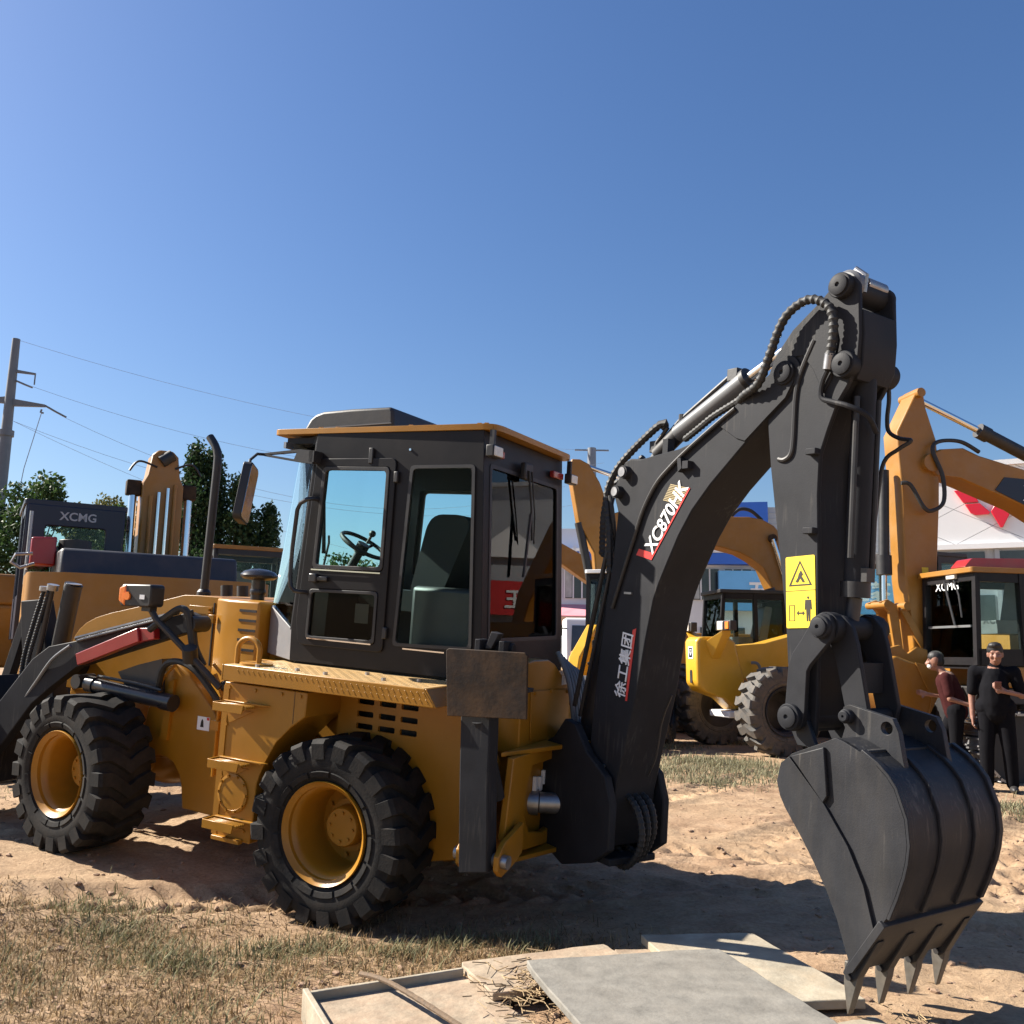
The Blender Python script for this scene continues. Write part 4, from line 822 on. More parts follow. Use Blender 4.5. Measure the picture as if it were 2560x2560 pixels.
for z_ in (2.675, 2.315):
    MS().box(1.795, 1.85, -0.175, -0.14, z_-0.014, z_+0.016).build('stick_step', 'charcoal', sko, bevel=0.004)
mb = MS(); hose(mb, [(1.34, -0.13, 2.965), (1.416, -0.17, 2.992), (1.53, -0.20, 3.030), (1.599, -0.21, 3.154), (1.659, -0.21, 3.287), (1.72, -0.205, 3.351), (1.809, -0.20, 3.377), (1.891, -0.19, 3.340), (1.927, -0.185, 3.275), (1.927, -0.18, 3.179), (1.908, -0.175, 3.090)], 0.021, 10, rib=True)
hose(mb, [(0.95, -0.10, 2.83), (1.08, -0.12, 2.88), (1.184, -0.13, 2.925), (1.328, -0.14, 2.970), (1.40, -0.16, 2.985)], 0.018, 8, rib=True)
mb.build('stick_hose', 'rubber', sko)
MS().cyl((1.912, -0.175, 3.11), (1.900, -0.17, 3.04), 0.024, 12).build('hose_fitting', 'steel', sko)
mb = MS(); mb.tube(spline([(1.900, -0.165, 3.05), (1.870, -0.163, 3.0), (1.856, -0.160, 2.945), (1.868, -0.158, 2.912), (1.92, -0.155, 2.892), (2.00, -0.15, 2.862), (2.06, -0.10, 2.82), (2.05, -0.02, 2.76)], 5), 0.012, 8); mb.build('stick_pipe', 'charcoal', sko)
mb = MS(); mb.tube(spline([(1.98, 0.16, 3.05), (1.985, 0.165, 2.95), (1.975, 0.17, 2.86), (1.98, 0.18, 2.80), (2.03, 0.19, 2.765), (2.085, 0.19, 2.75), (2.03, 0.18, 2.715), (1.965, 0.17, 2.66), (1.945, 0.16, 2.50), (1.92, 0.155, 2.2)], 5), 0.010, 8); mb.build('stick_pipe', 'black', sko)
# curved raised bracket plates on the stick
mb = MS(); mb.tube(spline([(1.80, -0.142, 3.20), (1.73, -0.142, 3.06), (1.705, -0.142, 2.95), (1.70, -0.142, 2.75), (1.69, -0.142, 2.68), (1.655, -0.142, 2.655), (1.62, -0.142, 2.66)], 6), 0.012, 8); mb.build('stick_pipe', 'black', sko)
MS().prism(circ(1.648, 3.068, 0.085, 28), -0.152, -0.1402).build('pivot_boss', 'charcoal', sko, bevel=0.004)
MS().prism([(1.60, 3.14), (1.70, 3.25), (1.82, 3.34), (1.90, 3.30), (1.93, 3.18), (1.90, 3.0), (1.86, 2.94), (1.80, 3.06), (1.74, 3.14)], -0.1465, -0.1402).build('cheek_plate', 'charcoal', sko, bevel=0.003)
# bucket cylinder behind the stick
mb = MS(); mb.cyl((1.972, 0, 3.04), (1.955, 0, 2.05), 0.052, 28); mb.build('bucket_cylinder', 'charcoal', sko)
mb = MS(); mb.cyl((1.955, 0, 2.10), (1.955, 0, 2.03), 0.064, 28); mb.box(1.99, 2.03, -0.03, 0.03, 2.10, 2.16); mb.tube([(1.99, -0.08, 2.92), (1.985, -0.085, 2.2)], 0.013, 8); mb.tube([(2.01, 0.05, 2.92), (2.00, 0.05, 2.12)], 0.013, 8); mb.build('cylinder_gland', 'black', sko)
MS().cyl((1.955, 0, 2.03), (1.938, 0, 1.90), 0.032, 20).build('bucket_rod', 'dark_grey_bg', sko)
# warning plate
wp_ = MS().prism(rquad([(1.683, 2.196), (1.842, 2.210), (1.862, 1.886), (1.703, 1.872)], 0.008), -0.1435, -0.1405).build('warning_plate', 'label_yellow', sko, smooth=0)
wo_ = Vector((1.703, 1.872)); wx = (Vector((1.862, 1.886))-wo_); wy = (Vector((1.683, 2.196))-wo_)
def wpt(u, v): p = wo_+wx*u+wy*v; return (p.x, p.y)
def ink(poly, holes=(), mm='ink'): MS().prism([wpt(*p) for p in poly], -0.1447, -0.1436, holes=[[wpt(*p) for p in h] for h in holes]).build('pictogram', mm, wp_, smooth=0)
ink([(0.5, 0.94), (0.90, 0.585), (0.10, 0.585)], [[(0.5, 0.90), (0.82, 0.605), (0.18, 0.605)]])
ink([(0.0, 0.515), (1.0, 0.515), (1.0, 0.522), (0.0, 0.522)])
ink([(0.45, 0.75), (0.53, 0.80), (0.60, 0.74), (0.55, 0.72), (0.62, 0.67), (0.66, 0.63), (0.58, 0.63), (0.50, 0.69), (0.42, 0.63), (0.33, 0.64), (0.42, 0.70)])
ink([(0.10, 0.10), (0.30, 0.10), (0.30, 0.32), (0.10, 0.32)], [[(0.12, 0.107), (0.28, 0.107), (0.28, 0.313), (0.12, 0.313)]])
ink([(0.36, 0.205), (0.43, 0.24), (0.43, 0.215), (0.57, 0.215), (0.57, 0.24), (0.64, 0.205), (0.57, 0.17), (0.57, 0.195), (0.43, 0.195), (0.43, 0.17)])
ink([(0.76+0.035*math.cos(a/8*math.pi), 0.415+0.018*math.sin(a/8*math.pi)) for a in range(16)])
ink([(0.66, 0.385), (0.86, 0.385), (0.88, 0.25), (0.85, 0.25), (0.83, 0.34), (0.83, 0.24), (0.82, 0.09), (0.775, 0.09), (0.765, 0.22), (0.755, 0.22), (0.745, 0.09), (0.70, 0.09), (0.69, 0.24), (0.69, 0.34), (0.67, 0.25), (0.64, 0.25)])
# linkage
lk = [(1.934, 1.955), (1.893, 1.935), (1.839, 1.845), (1.783, 1.765), (1.765, 1.715), (1.755, 1.53), (1.735, 1.485), (1.755, 1.44), (1.80, 1.425), (1.845, 1.45), (1.862, 1.52), (1.865, 1.694), (1.880, 1.722), (1.948, 1.801), (1.985, 1.845), (1.992, 1.90), (1.972, 1.945)]
for s in (1, -1): MS().prism(lk, s*0.175, s*0.20).build('side_link', 'charcoal', BH, bevel=0.004)
bl_ = [(1.935, 1.955), (1.985, 1.945), (2.03, 1.90), (2.055, 1.83), (2.115, 1.57), (2.10, 1.49), (2.06, 1.47), (2.02, 1.49), (2.005, 1.56), (1.95, 1.76), (1.90, 1.86), (1.90, 1.92)]
for s in (1, -1): MS().prism(bl_, s*0.095, s*0.122).build('bucket_link_plate', 'charcoal', BH, bevel=0.004)
MS().box(2.02, 2.04, -0.095, 0.095, 1.62, 1.75).build('link_web', 'charcoal', BH)
pin(1.936, 1.893, 0.050, 0.222, 'link_pin', BH); pin(1.792, 1.488, 0.058, 0.225, 'bucket_pivot', BH); pin(2.062, 1.530, 0.030, 0.200, 'bucket_pin', BH)
for s in (1, -1): MS().cyl((1.936, s*0.122, 1.893), (1.936, s*0.175, 1.893), 0.066, 24).build('link_boss', 'charcoal', BH)

# ---- digging bucket
HW = 0.33
sp_ = [(1.844, 1.230), (1.861, 1.309), (1.907, 1.356), (2.072, 1.433), (2.115, 1.455), (2.158, 1.446), (2.23, 1.42), (2.300, 1.383), (2.345, 1.348), (2.379, 1.310), (2.425, 1.207), (2.438, 1.116), (2.432, 1.05), (2.421, 0.998), (2.395, 0.915), (2.362, 0.828), (2.325, 0.768), (2.222, 0.613), (2.198, 0.667), (2.159, 0.762), (2.107, 0.856), (2.042, 0.949), (1.974, 1.035), (1.89, 1.131), (1.862, 1.175)]
bk = None
back = sp_[4:17]
wr = MS()
n_ = len(back)
def offs(pl, d):
    out = []
    for i in range(len(pl)):
        a, c = Vector(pl[max(i-1, 0)]), Vector(pl[min(i+1, len(pl)-1)]); t_ = (c-a).normalized(); n2 = Vector((-t_.y, t_.x)); out.append((pl[i][0]+n2.x*d, pl[i][1]+n2.y*d))
    return out
outer = back; inner = offs(back, -0.022)
wr.prism(outer+inner[::-1], -HW+0.001, HW-0.001)
bko = wr.build('bucket', 'bucket_grey', BH, bevel=0.003)
for s in (1, -1):
    MS().prism(sp_, s*(HW-0.025), s*HW).build('bucket_side', 'bucket_grey', bko, bevel=0.004)
    cut = [(1.901, 1.342), (1.861, 1.309), (1.844, 1.230), (1.862, 1.175), (1.89, 1.131), (1.974, 1.035), (2.042, 0.949), (2.107, 0.856), (2.159, 0.762), (2.198, 0.667), (2.222, 0.613), (2.322, 0.770), (2.27, 0.925), (2.196, 1.052), (2.082, 1.186)]
    MS().prism(cut, s*(HW+0.0005), s*(HW+0.014)).build('side_cutter', 'bucket_grey', bko, bevel=0.004)
    MS().prism([(1.914, 1.348), (2.073, 1.412), (2.098, 1.222), (2.078, 1.190)], s*(HW+0.0005), s*(HW+0.018)).build('side_gusset', 'bucket_grey', bko, bevel=0.004)
# wear strips across the back following its curve
def band(o0, o1, i0, i1, th):
    mb = MS(); a = outer[i0:i1]; b2 = offs(a, th); mb.prism(b2+a[::-1], o0, o1); return mb
for o_ in (-0.33, -0.118, 0.118, 0.300):
    band(o_, o_+0.030, 2, n_-1, 0.014).build('wear_strip', 'bucket_grey', bko, bevel=0.003)
# lip plate and teeth
lip0, lip1 = Vector((2.352, 0.812)), Vector((2.222, 0.598)); ld = (lip1-lip0).normalized(); ln = Vector((-ld.y, ld.x))
def lp_(a, b): p = lip1+ld*a+ln*b; return (p.x, p.y)
MS().prism([lp_(-0.25, 0.018), lp_(0.0, 0.016), lp_(0.03, 0.0), lp_(0.0, -0.014), lp_(-0.25, -0.012)], -HW-0.016, HW+0.016).build('bucket_lip', 'bucket_grey', bko, bevel=0.003)
for o_ in (-0.30, -0.10, 0.10, 0.30):
    tt = MS(); tt.prism([lp_(-0.17, 0.022), lp_(0.02, 0.034), lp_(0.05, 0.024), lp_(0.05, -0.02), lp_(0.0, -0.028), lp_(-0.08, -0.018)], o_-0.026, o_+0.026); tt.build('tooth_adapter', 'bucket_grey', bko, bevel=0.004)
    tp = MS(); c0 = Vector(lp_(0.02, 0.0)); tdir = Vector((-0.06, -1.0)).normalized(); tn = Vector((-tdir.y, tdir.x))
    def tq(a, b): p = c0+tdir*a+tn*b; return (p.x, p.y)
    a4 = [(*tq(-0.030, 0.036), -1), (*tq(-0.030, -0.030), -1), (*tq(0.05, -0.026), -1), (*tq(0.165, -0.005), -0.7), (*tq(0.165, 0.003), -0.7), (*tq(0.05, 0.028), -1)]
    tp.hexa([(x, o_+k_*0.022, z) for x, z, k_ in a4], [(x, o_-k_*0.022, z) for x, z, k_ in a4])
    tp.build('tooth', 'tooth_steel', bko, bevel=0.003); MS().cyl((*[c0.x+tdir.x*0.02], o_-0.036, c0.y+tdir.y*0.02), (c0.x+tdir.x*0.02, o_+0.036, c0.y+tdir.y*0.02), 0.012, 10).build('tooth_pin', 'black', bko)
ear = [(2.020, 1.525), (2.035, 1.565), (2.062, 1.578), (2.262, 1.549), (2.290, 1.50), (2.312, 1.40), (2.335, 1.318), (2.28, 1.36), (2.19, 1.425), (2.10, 1.44), (2.03, 1.43), (2.045, 1.48)]
for o_ in (-0.155, 0.155):
    MS().prism(ear, o_-0.015, o_+0.015, holes=[circ(2.238, 1.508, 0.026, 18)]).build('bucket_ear', 'bucket_grey', bko, bevel=0.004)
    MS().prism([(1.76, 1.50), (1.80, 1.53), (1.84, 1.50), (1.90, 1.38), (2.02, 1.415), (2.10, 1.45), (2.0, 1.36), (1.91, 1.33), (1.80, 1.40)], o_-0.012, o_+0.012).build('bucket_ear', 'bucket_grey', bko, bevel=0.004)
MS().box(2.10, 2.24, -HW+0.03, HW-0.03, 1.40, 1.425).build('bucket_crown', 'bucket_grey', bko, bevel=0.006)

# ================================================================== OTHER MACHINES
def az_root(name, label, cat, x, y, az, z=0.0, group=None):
    """root whose local +y is the heading az (degrees clockwise from world +y), +x to its right"""
    return thing(name, label, cat, (x, y, z), -R(az), group)
def glass_rect(mb, a, b, c, d): mb.add([a, b, c, d], [(0, 1, 2, 3)])
def bar(mb, a, b, w, h):
    a, b = Vector(a), Vector(b); d = (b-a).normalized(); s_ = d.cross(Vector((0, 0, 1)))
    s_ = s_.normalized() if s_.length > 1e-4 else Vector((1, 0, 0)); u_ = s_.cross(d)
    L_ = [p+s_*i*w/2+u_*j*h/2 for p in (a, b) for i, j in ((-1, -1), (1, -1), (1, 1), (-1, 1))]
    mb.hexa(L_[:4], L_[4:])
def framed_cab(root, x0, x1, y0, y1, z0, z1, mm='black', rake=0.12, roofm='black', split=0.55, sill=0.32):
    """excavator style cab: posts, roof, floor, glass panes; y1 is the front, raked"""
    H = z1-z0; t = 0.07
    fr = MB(); B = lambda y, z: y-(rake*(z-z0)/H if y == y1 else 0)
    for x in (x0, x1):
        bar(fr, (x, y0, z0), (x, y0, z1), t, t); bar(fr, (x, y1, z0), (x, y1-rake, z1), t, t); ym = y0+(y1-y0)*(1-split)
        bar(fr, (x, ym, z0), (x, ym, z1), t*1.3, t*1.1); bar(fr, (x, y0, z0+H*sill*0.4), (x, y1, z0+H*sill*0.4), t, H*sill*0.8)
        bar(fr, (x, y0, z1-0.06), (x, y1-rake, z1-0.06), t, 0.12)
    for z in (z0+0.05, z1-0.05):
        bar(fr, (x0, y0, z), (x1, y0, z), t, 0.1); bar(fr, (x0, B(y1, z), z), (x1, B(y1, z), z), t, 0.1)
    fr.box(x0, x1, y0, y1, z0-0.05, z0+0.02)
    c = fr.build('cab', mm, root)
    MB().prism(rquad([(x0-0.06, y0-0.05), (x1+0.06, y0-0.05), (x1+0.06, y1-rake+0.10), (x0-0.06, y1-rake+0.10)], 0.06), z1, z1+0.07, 'xy').build('roof', roofm, c, bevel=0.02)
    for x in (x0, x1):
        g = MB(); g.hexa([(x-0.006, y0, z0+H*sill*0.6), (x-0.006, y1-rake*sill, z0+H*sill*0.6), (x-0.006, y1-rake, z1-0.05), (x-0.006, y0, z1-0.05)], [(x+0.006, y0, z0+H*sill*0.6), (x+0.006, y1-rake*sill, z0+H*sill*0.6), (x+0.006, y1-rake, z1-0.05), (x+0.006, y0, z1-0.05)]); g.build('side_glass', 'glass_bg', c, smooth=0)
    g = MB(); g.hexa([(x0, y1, z0+0.1), (x1, y1, z0+0.1), (x1, y1-rake, z1-0.05), (x0, y1-rake, z1-0.05)], [(x0, y1-0.012, z0+0.1), (x1, y1-0.012, z0+0.1), (x1, y1-rake-0.012, z1-0.05), (x0, y1-rake-0.012, z1-0.05)]); g.build('windshield', 'glass_bg', c, smooth=0)
    g = MB().box(x0, x1, y0-0.006, y0+0.006, z0+H*0.4, z1-0.08); g.build('rear_glass', 'glass_bg', c, smooth=0)
    s_ = MB(); xm = (x0+x1)/2; s_.prism(rquad([(y0+0.25, z0+0.55), (y0+0.12, z0+1.20), (y0+0.28, z0+1.22), (y0+0.42, z0+0.6)], 0.04), xm-0.24, xm+0.24, 'yz'); s_.box(xm-0.25, xm+0.25, y0+0.3, y0+0.85, z0+0.42, z0+0.60); s_.build('seat', 'tube_grey', c, bevel=0.04)
    return c
def track_unit(root, x, w, y0, y1, h, name='track', mm='rubber'):
    r = h/2; path = []
    for k in range(13): a = R(-90-180*k/12); path.append((y0+r+r*math.cos(a)*1.0, r+r*math.sin(a)))
    path = [(y0+r, 0.0)]+[(y0+r-r*math.sin(math.pi*k/10), r-r*math.cos(math.pi*k/10)) for k in range(1, 10)]+[(y0+r, h), (y1-r, h)]+[(y1-r+r*math.sin(math.pi*k/10), r+r*math.cos(math.pi*k/10)) for k in range(1, 10)]+[(y1-r, 0.0)]
    P = [Vector((0, *p)) for p in path]+[Vector((0, *path[0]))]
    L_ = [0]
    for a, b in zip(P, P[1:]): L_.append(L_[-1]+(b-a).length)
    tr = MB().prism([(p.y, p.z) for p in P[:-1]], x-w*0.36, x+w*0.36, 'yz').build(name, mm, root)
    n = int(L_[-1]/0.17); j = 0
    base = MB(); base.hexa([(-w/2, -0.075, 0.0), (w/2, -0.075, 0.0), (w/2, 0.075, 0.0), (-w/2, 0.075, 0.0)], [(-w/2, -0.075, 0.03), (w/2, -0.075, 0.03), (w/2, 0.075, 0.03), (-w/2, 0.075, 0.03)]); base.box(-w/2, w/2, -0.07, -0.05, 0.03, 0.055); base.box(-w/2, w/2, 0.02, 0.04, 0.03, 0.05)
    bme = base.mesh('track_shoe'); bme.materials.append(MATS['steel'])
    for i in range(n):
        s_ = L_[-1]*i/n
        while j < len(L_)-2 and L_[j+1] < s_: j += 1
        p = P[j].lerp(P[j+1], (s_-L_[j])/(L_[j+1]-L_[j])); d = (P[j+1]-P[j]).normalized(); nrm = Vector((0, -d.z, d.y))
        o = bpy.data.objects.new('track_shoe', bme); COL.objects.link(o); o.parent = tr
        o.matrix_local = Matrix([[1, 0, 0, x], [0, d.y, nrm.y, p.y], [0, d.z, nrm.z, p.z], [0, 0, 0, 1]]) if nrm.dot(p-Vector((0, (y0+y1)/2, r))) > 0 else Matrix([[1, 0, 0, x], [0, d.y, -nrm.y, p.y], [0, d.z, -nrm.z, p.z], [0, 0, 0, 1]])
    return tr
def yz(mb_poly, x0, x1, name, mm, par, bevel=0.02, holes=()): return MB().prism(mb_poly, x0, x1, 'yz', holes=holes).build(name, mm, par, bevel=bevel)

# ---- excavator on the right (heading left); boom plane is local x = 0
EA = az_root('excavator', 'yellow excavator with red roof beacon standing behind the raised digging bucket, right edge', 'excavator', 5.69, 13.0, -100, group='parked yellow excavators')
CAY = -0.12
st_ = yz([(-0.27, 5.53), (-0.19, 5.38), (0.11, 4.83), (0.10, 4.55), (0.08, 4.06), (0.09, 2.66), (0.01, 1.62), (-0.10, 1.54), (-0.24, 1.60), (-0.40, 2.68), (-0.51, 3.78), (-0.54, 4.25), (-0.52, 4.74), (-0.38, 5.22), (-0.35, 5.48)], -0.18, 0.18, 'stick', 'yellow_bg', EA)
MB().cyl((-0.24, -0.28, 5.44), (0.24, -0.28, 5.44), 0.07, 16).build('stick_pin', 'yellow_bg', st_)
MB().cyl((-0.26, -0.38, 4.38), (0.26, -0.38, 4.38), 0.13, 20).build('stick_pivot', 'yellow_bg', st_)
bm_ = yz([(-0.28, 4.36), (-0.36, 4.50), (-0.55, 4.60), (-0.93, 4.64), (-1.18, 4.54), (-1.95, 4.36), (-3.0, 3.9), (-4.2, 2.6), (-4.5, 1.7), (-4.1, 1.6), (-3.7, 2.4), (-2.8, 3.3), (-1.88, 3.81), (-0.80, 4.19), (-0.45, 4.21)], -0.22, 0.22, 'boom', 'yellow_bg', EA)
yz([(-1.40, 4.03), (-1.57, 4.23), (-2.30, 4.20), (-2.45, 3.95), (-2.35, 3.62), (-1.87, 3.83)], -0.232, -0.2205, 'boom_decal', 'navy', bm_, 0)
text('XCMG', 0.34, 'white_decal', (-0.236, -1.84, 3.89), (0, -1, -0.12), (0, -0.12, 1), 'boom_lettering', bm_)
MB().cyl((0, -0.32, 5.42), (0, -1.45, 4.95), 0.05, 16).build('stick_rod', 'chrome', EA); MB().cyl((0, -1.42, 4.965), (0, -2.6, 4.45), 0.095, 20).build('stick_cylinder', 'black', EA)
MB().cyl((0, -1.36, 4.985), (0, -1.52, 4.915), 0.115, 16).build('cylinder_collar', 'black', EA)
MB().cyl((0, 0.24, 4.28), (0, 0.31, 2.85), 0.075, 18).build('bucket_cylinder', 'black', EA); MB().cyl((0, 0.31, 2.85), (0, 0.33, 2.35), 0.04, 14).build('bucket_rod', 'chrome', EA)
MB().cyl((0, 0.305, 3.02), (0, 0.31, 2.74), 0.11, 16).build('cylinder_gland', 'black', EA)
for x in (-0.14, 0.14): yz([(0.50, 2.34), (0.38, 2.38), (0.24, 2.30), (0.18, 1.68), (0.30, 1.62), (0.37, 2.2)], x-0.03, x+0.03, 'link_plate', 'yellow_bg', EA, 0.008)
for x in (-0.20, 0.20): yz([(0.16, 2.33), (0.10, 2.20), (-0.22, 1.66), (-0.12, 1.60), (0.22, 2.22)], x-0.025, x+0.025, 'link_plate', 'yellow_bg', EA, 0.008)
MB().cyl((-0.28, 0.15, 2.28), (0.28, 0.15, 2.28), 0.06, 14).build('link_pin', 'yellow_bg', EA); MB().cyl((-0.24, 0.44, 2.30), (0.24, 0.44, 2.30), 0.05, 14).build('link_pin', 'yellow_bg', EA)
MB().cyl((-0.26, -0.06, 1.60), (0.26, -0.06, 1.60), 0.06, 14).build('link_pin', 'yellow_bg', EA)
bk_ = yz([(0.80, 1.46), (0.51, 1.59), (0.25, 1.50), (-0.05, 1.44), (-0.17, 1.22), (0.12, 0.74), (0.30, 0.68), (0.60, 0.80), (0.82, 1.08)], -0.50, 0.50, 'bucket', 'yellow_bg', EA, 0.03)
for x in (-0.28, 0.28): yz([(0.50, 1.56), (0.48, 1.70), (0.32, 1.74), (0.20, 1.62), (0.06, 1.72), (-0.10, 1.68), (-0.12, 1.40)], x-0.03, x+0.03, 'bucket_ear', 'yellow_bg', bk_, 0.01)
yz([(0.24, 1.50), (-0.05, 1.45), (-0.18, 1.22), (0.11, 0.73), (0.02, 1.02)], -0.522, -0.502, 'side_cutter', 'yellow_bg', bk_, 0.004)
mb = MB(); hose(mb, [(-0.26, 0.14, 4.05), (-0.30, 0.02, 4.02), (-0.32, -0.16, 3.70), (-0.32, -0.30, 3.66), (-0.32, -0.48, 3.80), (-0.30, -0.50, 4.18), (-0.28, -0.38, 4.55), (-0.26, -0.50, 4.70), (-0.26, -0.85, 4.72), (-0.26, -1.15, 4.58)], 0.03); mb.build('arm_hose', 'rubber', EA)
yz([(-0.27, 2.55), (-0.17, 2.55), (-0.17, 2.85), (-0.27, 2.85)], -0.1845, -0.1805, 'stick_label', 'label_yellow', st_, 0)
# house, cab and undercarriage
MB().prism(rquad([(-1.35, -4.9), (1.35, -4.9), (1.35, -1.45), (-1.35, -1.45)], 0.12), 1.05, 1.95, 'xy').build('house', 'yellow_bg', EA, bevel=0.03)
MB().box(-1.34, -0.2, -1.75, -0.50, 1.20, 1.47).build('house_skirt', 'yellow_bg', EA, bevel=0.02)
MB().box(-1.30, -0.2, -1.45, -0.35, 0.98, 1.20).build('cab_base', 'black', EA, bevel=0.02)
ca = framed_cab(EA, -1.30, -0.26, -1.50, CAY, 1.48, 2.68, 'cab_black', 0.05, 'yellow_bg', 0.50, 0.22)
MB().box(-1.36, -1.24, -0.42, -0.30, 1.28, 1.48).build('step_lamp', 'yellow_bright', EA, bevel=0.01)
text('XCMG', 0.17, 'white_decal', (-0.50, CAY-0.02, 2.48), (-1, 0, 0), (0, -0.04, 1), 'windshield_lettering', ca)
MB().prism(rquad([(-0.20, 2.775), (-0.32, 2.90), (-1.20, 2.92), (-1.32, 2.79)], 0.03), -1.05, -0.75, 'yz').build('beacon_bar', 'red', ca, bevel=0.02)
MB().box(-0.98, -0.80, CAY-0.06, CAY+0.03, 2.62, 2.70).build('work_lamp', 'lamp_white', ca, bevel=0.01)
mb = MB(); mb.tube([(-0.75, CAY+0.02, 2.60), (-0.85, CAY+0.03, 2.3), (-0.95, CAY+0.04, 2.0)], 0.015, 6); mb.tube([(-0.95, CAY+0.02, 2.60), (-1.05, CAY+0.03, 2.4), (-1.10, CAY+0.04, 2.1)], 0.012, 6); mb.build('wiper', 'black', ca)
MB().box(-1.22, -0.34, CAY-0.012, CAY+0.012, 1.97, 2.0).build('windshield_bar', 'tube_grey', ca)
MB().box(-0.9, 0.9, -3.8, -1.0, 0.55, 1.0).build('undercarriage', 'black', EA, bevel=0.03)
for x in (-1.15, 1.15): track_unit(EA, x, 0.55, -4.7, -0.1, 0.85)

# ---- excavator with the arched boom in the middle distance (heading left)
EB = az_root('excavator', 'yellow excavator with arched boom and black cab seen between boom and stick of the backhoe', 'excavator', 1.85, 19.0, -97, group='parked yellow excavators')
st_ = yz([(0.62, 5.66), (0.44, 5.66), (0.24, 5.56), (0.01, 5.17), (-0.37, 4.16), (-0.34, 3.63), (-0.36, 2.2), (-0.25, 1.6), (-0.08, 1.6), (0.02, 2.6), (0.12, 3.66), (0.47, 4.34), (0.61, 5.12), (0.66, 5.40)], -0.18, 0.18, 'stick', 'yellow_bg', EB)
MB().cyl((0, 0.21, 5.53), (0, -0.9, 5.20), 0.05, 14).build('stick_rod', 'chrome', EB); MB().cyl((0, -0.9, 5.20), (0, -2.0, 4.86), 0.10, 16).build('stick_cylinder', 'black', EB)
bm_ = yz([(-0.10, 4.25), (-0.25, 4.5), (-0.6, 4.62), (-1.6, 4.58), (-2.5, 4.55), (-2.97, 4.53), (-3.26, 4.54), (-3.55, 4.50), (-3.82, 4.36), (-3.98, 4.17), (-4.35, 3.2), (-4.7, 1.9), (-4.4, 1.6), (-4.04, 2.60), (-3.72, 3.05), (-3.55, 3.45), (-3.31, 3.62), (-3.03, 3.76), (-2.56, 3.87), (-1.4, 3.95), (-0.3, 4.0)], -0.24, 0.24, 'boom', 'yellow_bg', EB)
MB().cyl((-0.34, -3.75, 4.08), (0.34, -3.75, 4.08), 0.09, 16).build('boom_pin', 'rust', bm_)
for x in (-0.30, 0.30): MB().cyl((x, -3.74, 4.06), (x, -4.02, 3.15), 0.055, 14).build('boom_rod', 'chrome', EB)
for x in (-0.36, 0.36): MB().cyl((x, -3.62, 3.0), (x, -4.05, 1.4), 0.11, 16).build('boom_cylinder', 'black', EB)
mb = MB(); hose(mb, [(-0.1, -2.9, 4.55), (-0.1, -3.1, 4.72), (-0.1, -3.35, 4.70), (-0.1, -3.6, 4.5)], 0.04); mb.build('boom_hose', 'rubber', EB)
MB().cyl((-0.10, 0.45, 4.30), (-0.10, 0.05, 2.4), 0.09, 14).build('bucket_cylinder', 'black', EB)
framed_cab(EB, -1.45, -0.40, -3.45, -2.10, 1.35, 2.80, 'cab_black', 0.10, 'black', 0.55, 0.3)
MB().prism(rquad([(-1.4, -7.2), (1.4, -7.2), (1.4, -3.4), (-1.4, -3.4)], 0.12), 1.0, 1.9, 'xy').build('house', 'yellow_bg', EB, bevel=0.03)
MB().box(-1.4, -0.3, -3.5, -2.0, 1.05, 1.35).build('cab_base', 'yellow_bg', EB, bevel=0.02)
yz([(0.50, 1.60), (0.15, 1.75), (-0.3, 1.70), (-0.5, 1.25), (-0.1, 0.7), (0.3, 0.8)], -0.55, 0.55, 'bucket', 'yellow_bg', EB, 0.03)
for x in (-1.2, 1.2): track_unit(EB, x, 0.55, -6.8, -1.9, 0.85)

# ---- far excavator arm just right of the cab
EC = az_root('excavator', 'far yellow excavator boom between the cab and the next yellow stick', 'excavator', 0.6, 26.0, -95, group='parked yellow excavators')
yz([(1.2, 5.0), (0.4, 5.1), (-0.8, 4.75), (-2.2, 4.0), (-3.3, 2.4), (-3.0, 2.2), (-2.0, 3.35), (-0.8, 4.15), (0.3, 4.4), (1.0, 4.4)], -0.25, 0.25, 'boom', 'yellow_bg', EC)
yz([(1.5, 5.6), (0.9, 5.3), (0.85, 4.5), (1.2, 2.2), (1.5, 2.2), (1.5, 4.6)], -0.18, 0.18, 'stick', 'yellow_bg', EC)
MB().cyl((0, 1.2, 5.45), (0, -0.8, 5.0), 0.1, 12).build('stick_cylinder', 'black', EC)
MB().box(-1.4, 1.4, -6.5, -2.6, 1.0, 2.2).build('house', 'yellow_bg', EC, bevel=0.04); framed_cab(EC, -1.4, -0.4, -2.7, -1.5, 1.3, 2.9, 'cab_black')
yz([(1.6, 2.2), (1.0, 2.3), (0.6, 1.7), (1.0, 1.0), (1.6, 1.2)], -0.5, 0.5, 'bucket', 'yellow_bg', EC, 0.03)
for x in (-1.1, 1.1): track_unit(EC, x, 0.5, -5.8, -1.2, 0.85)

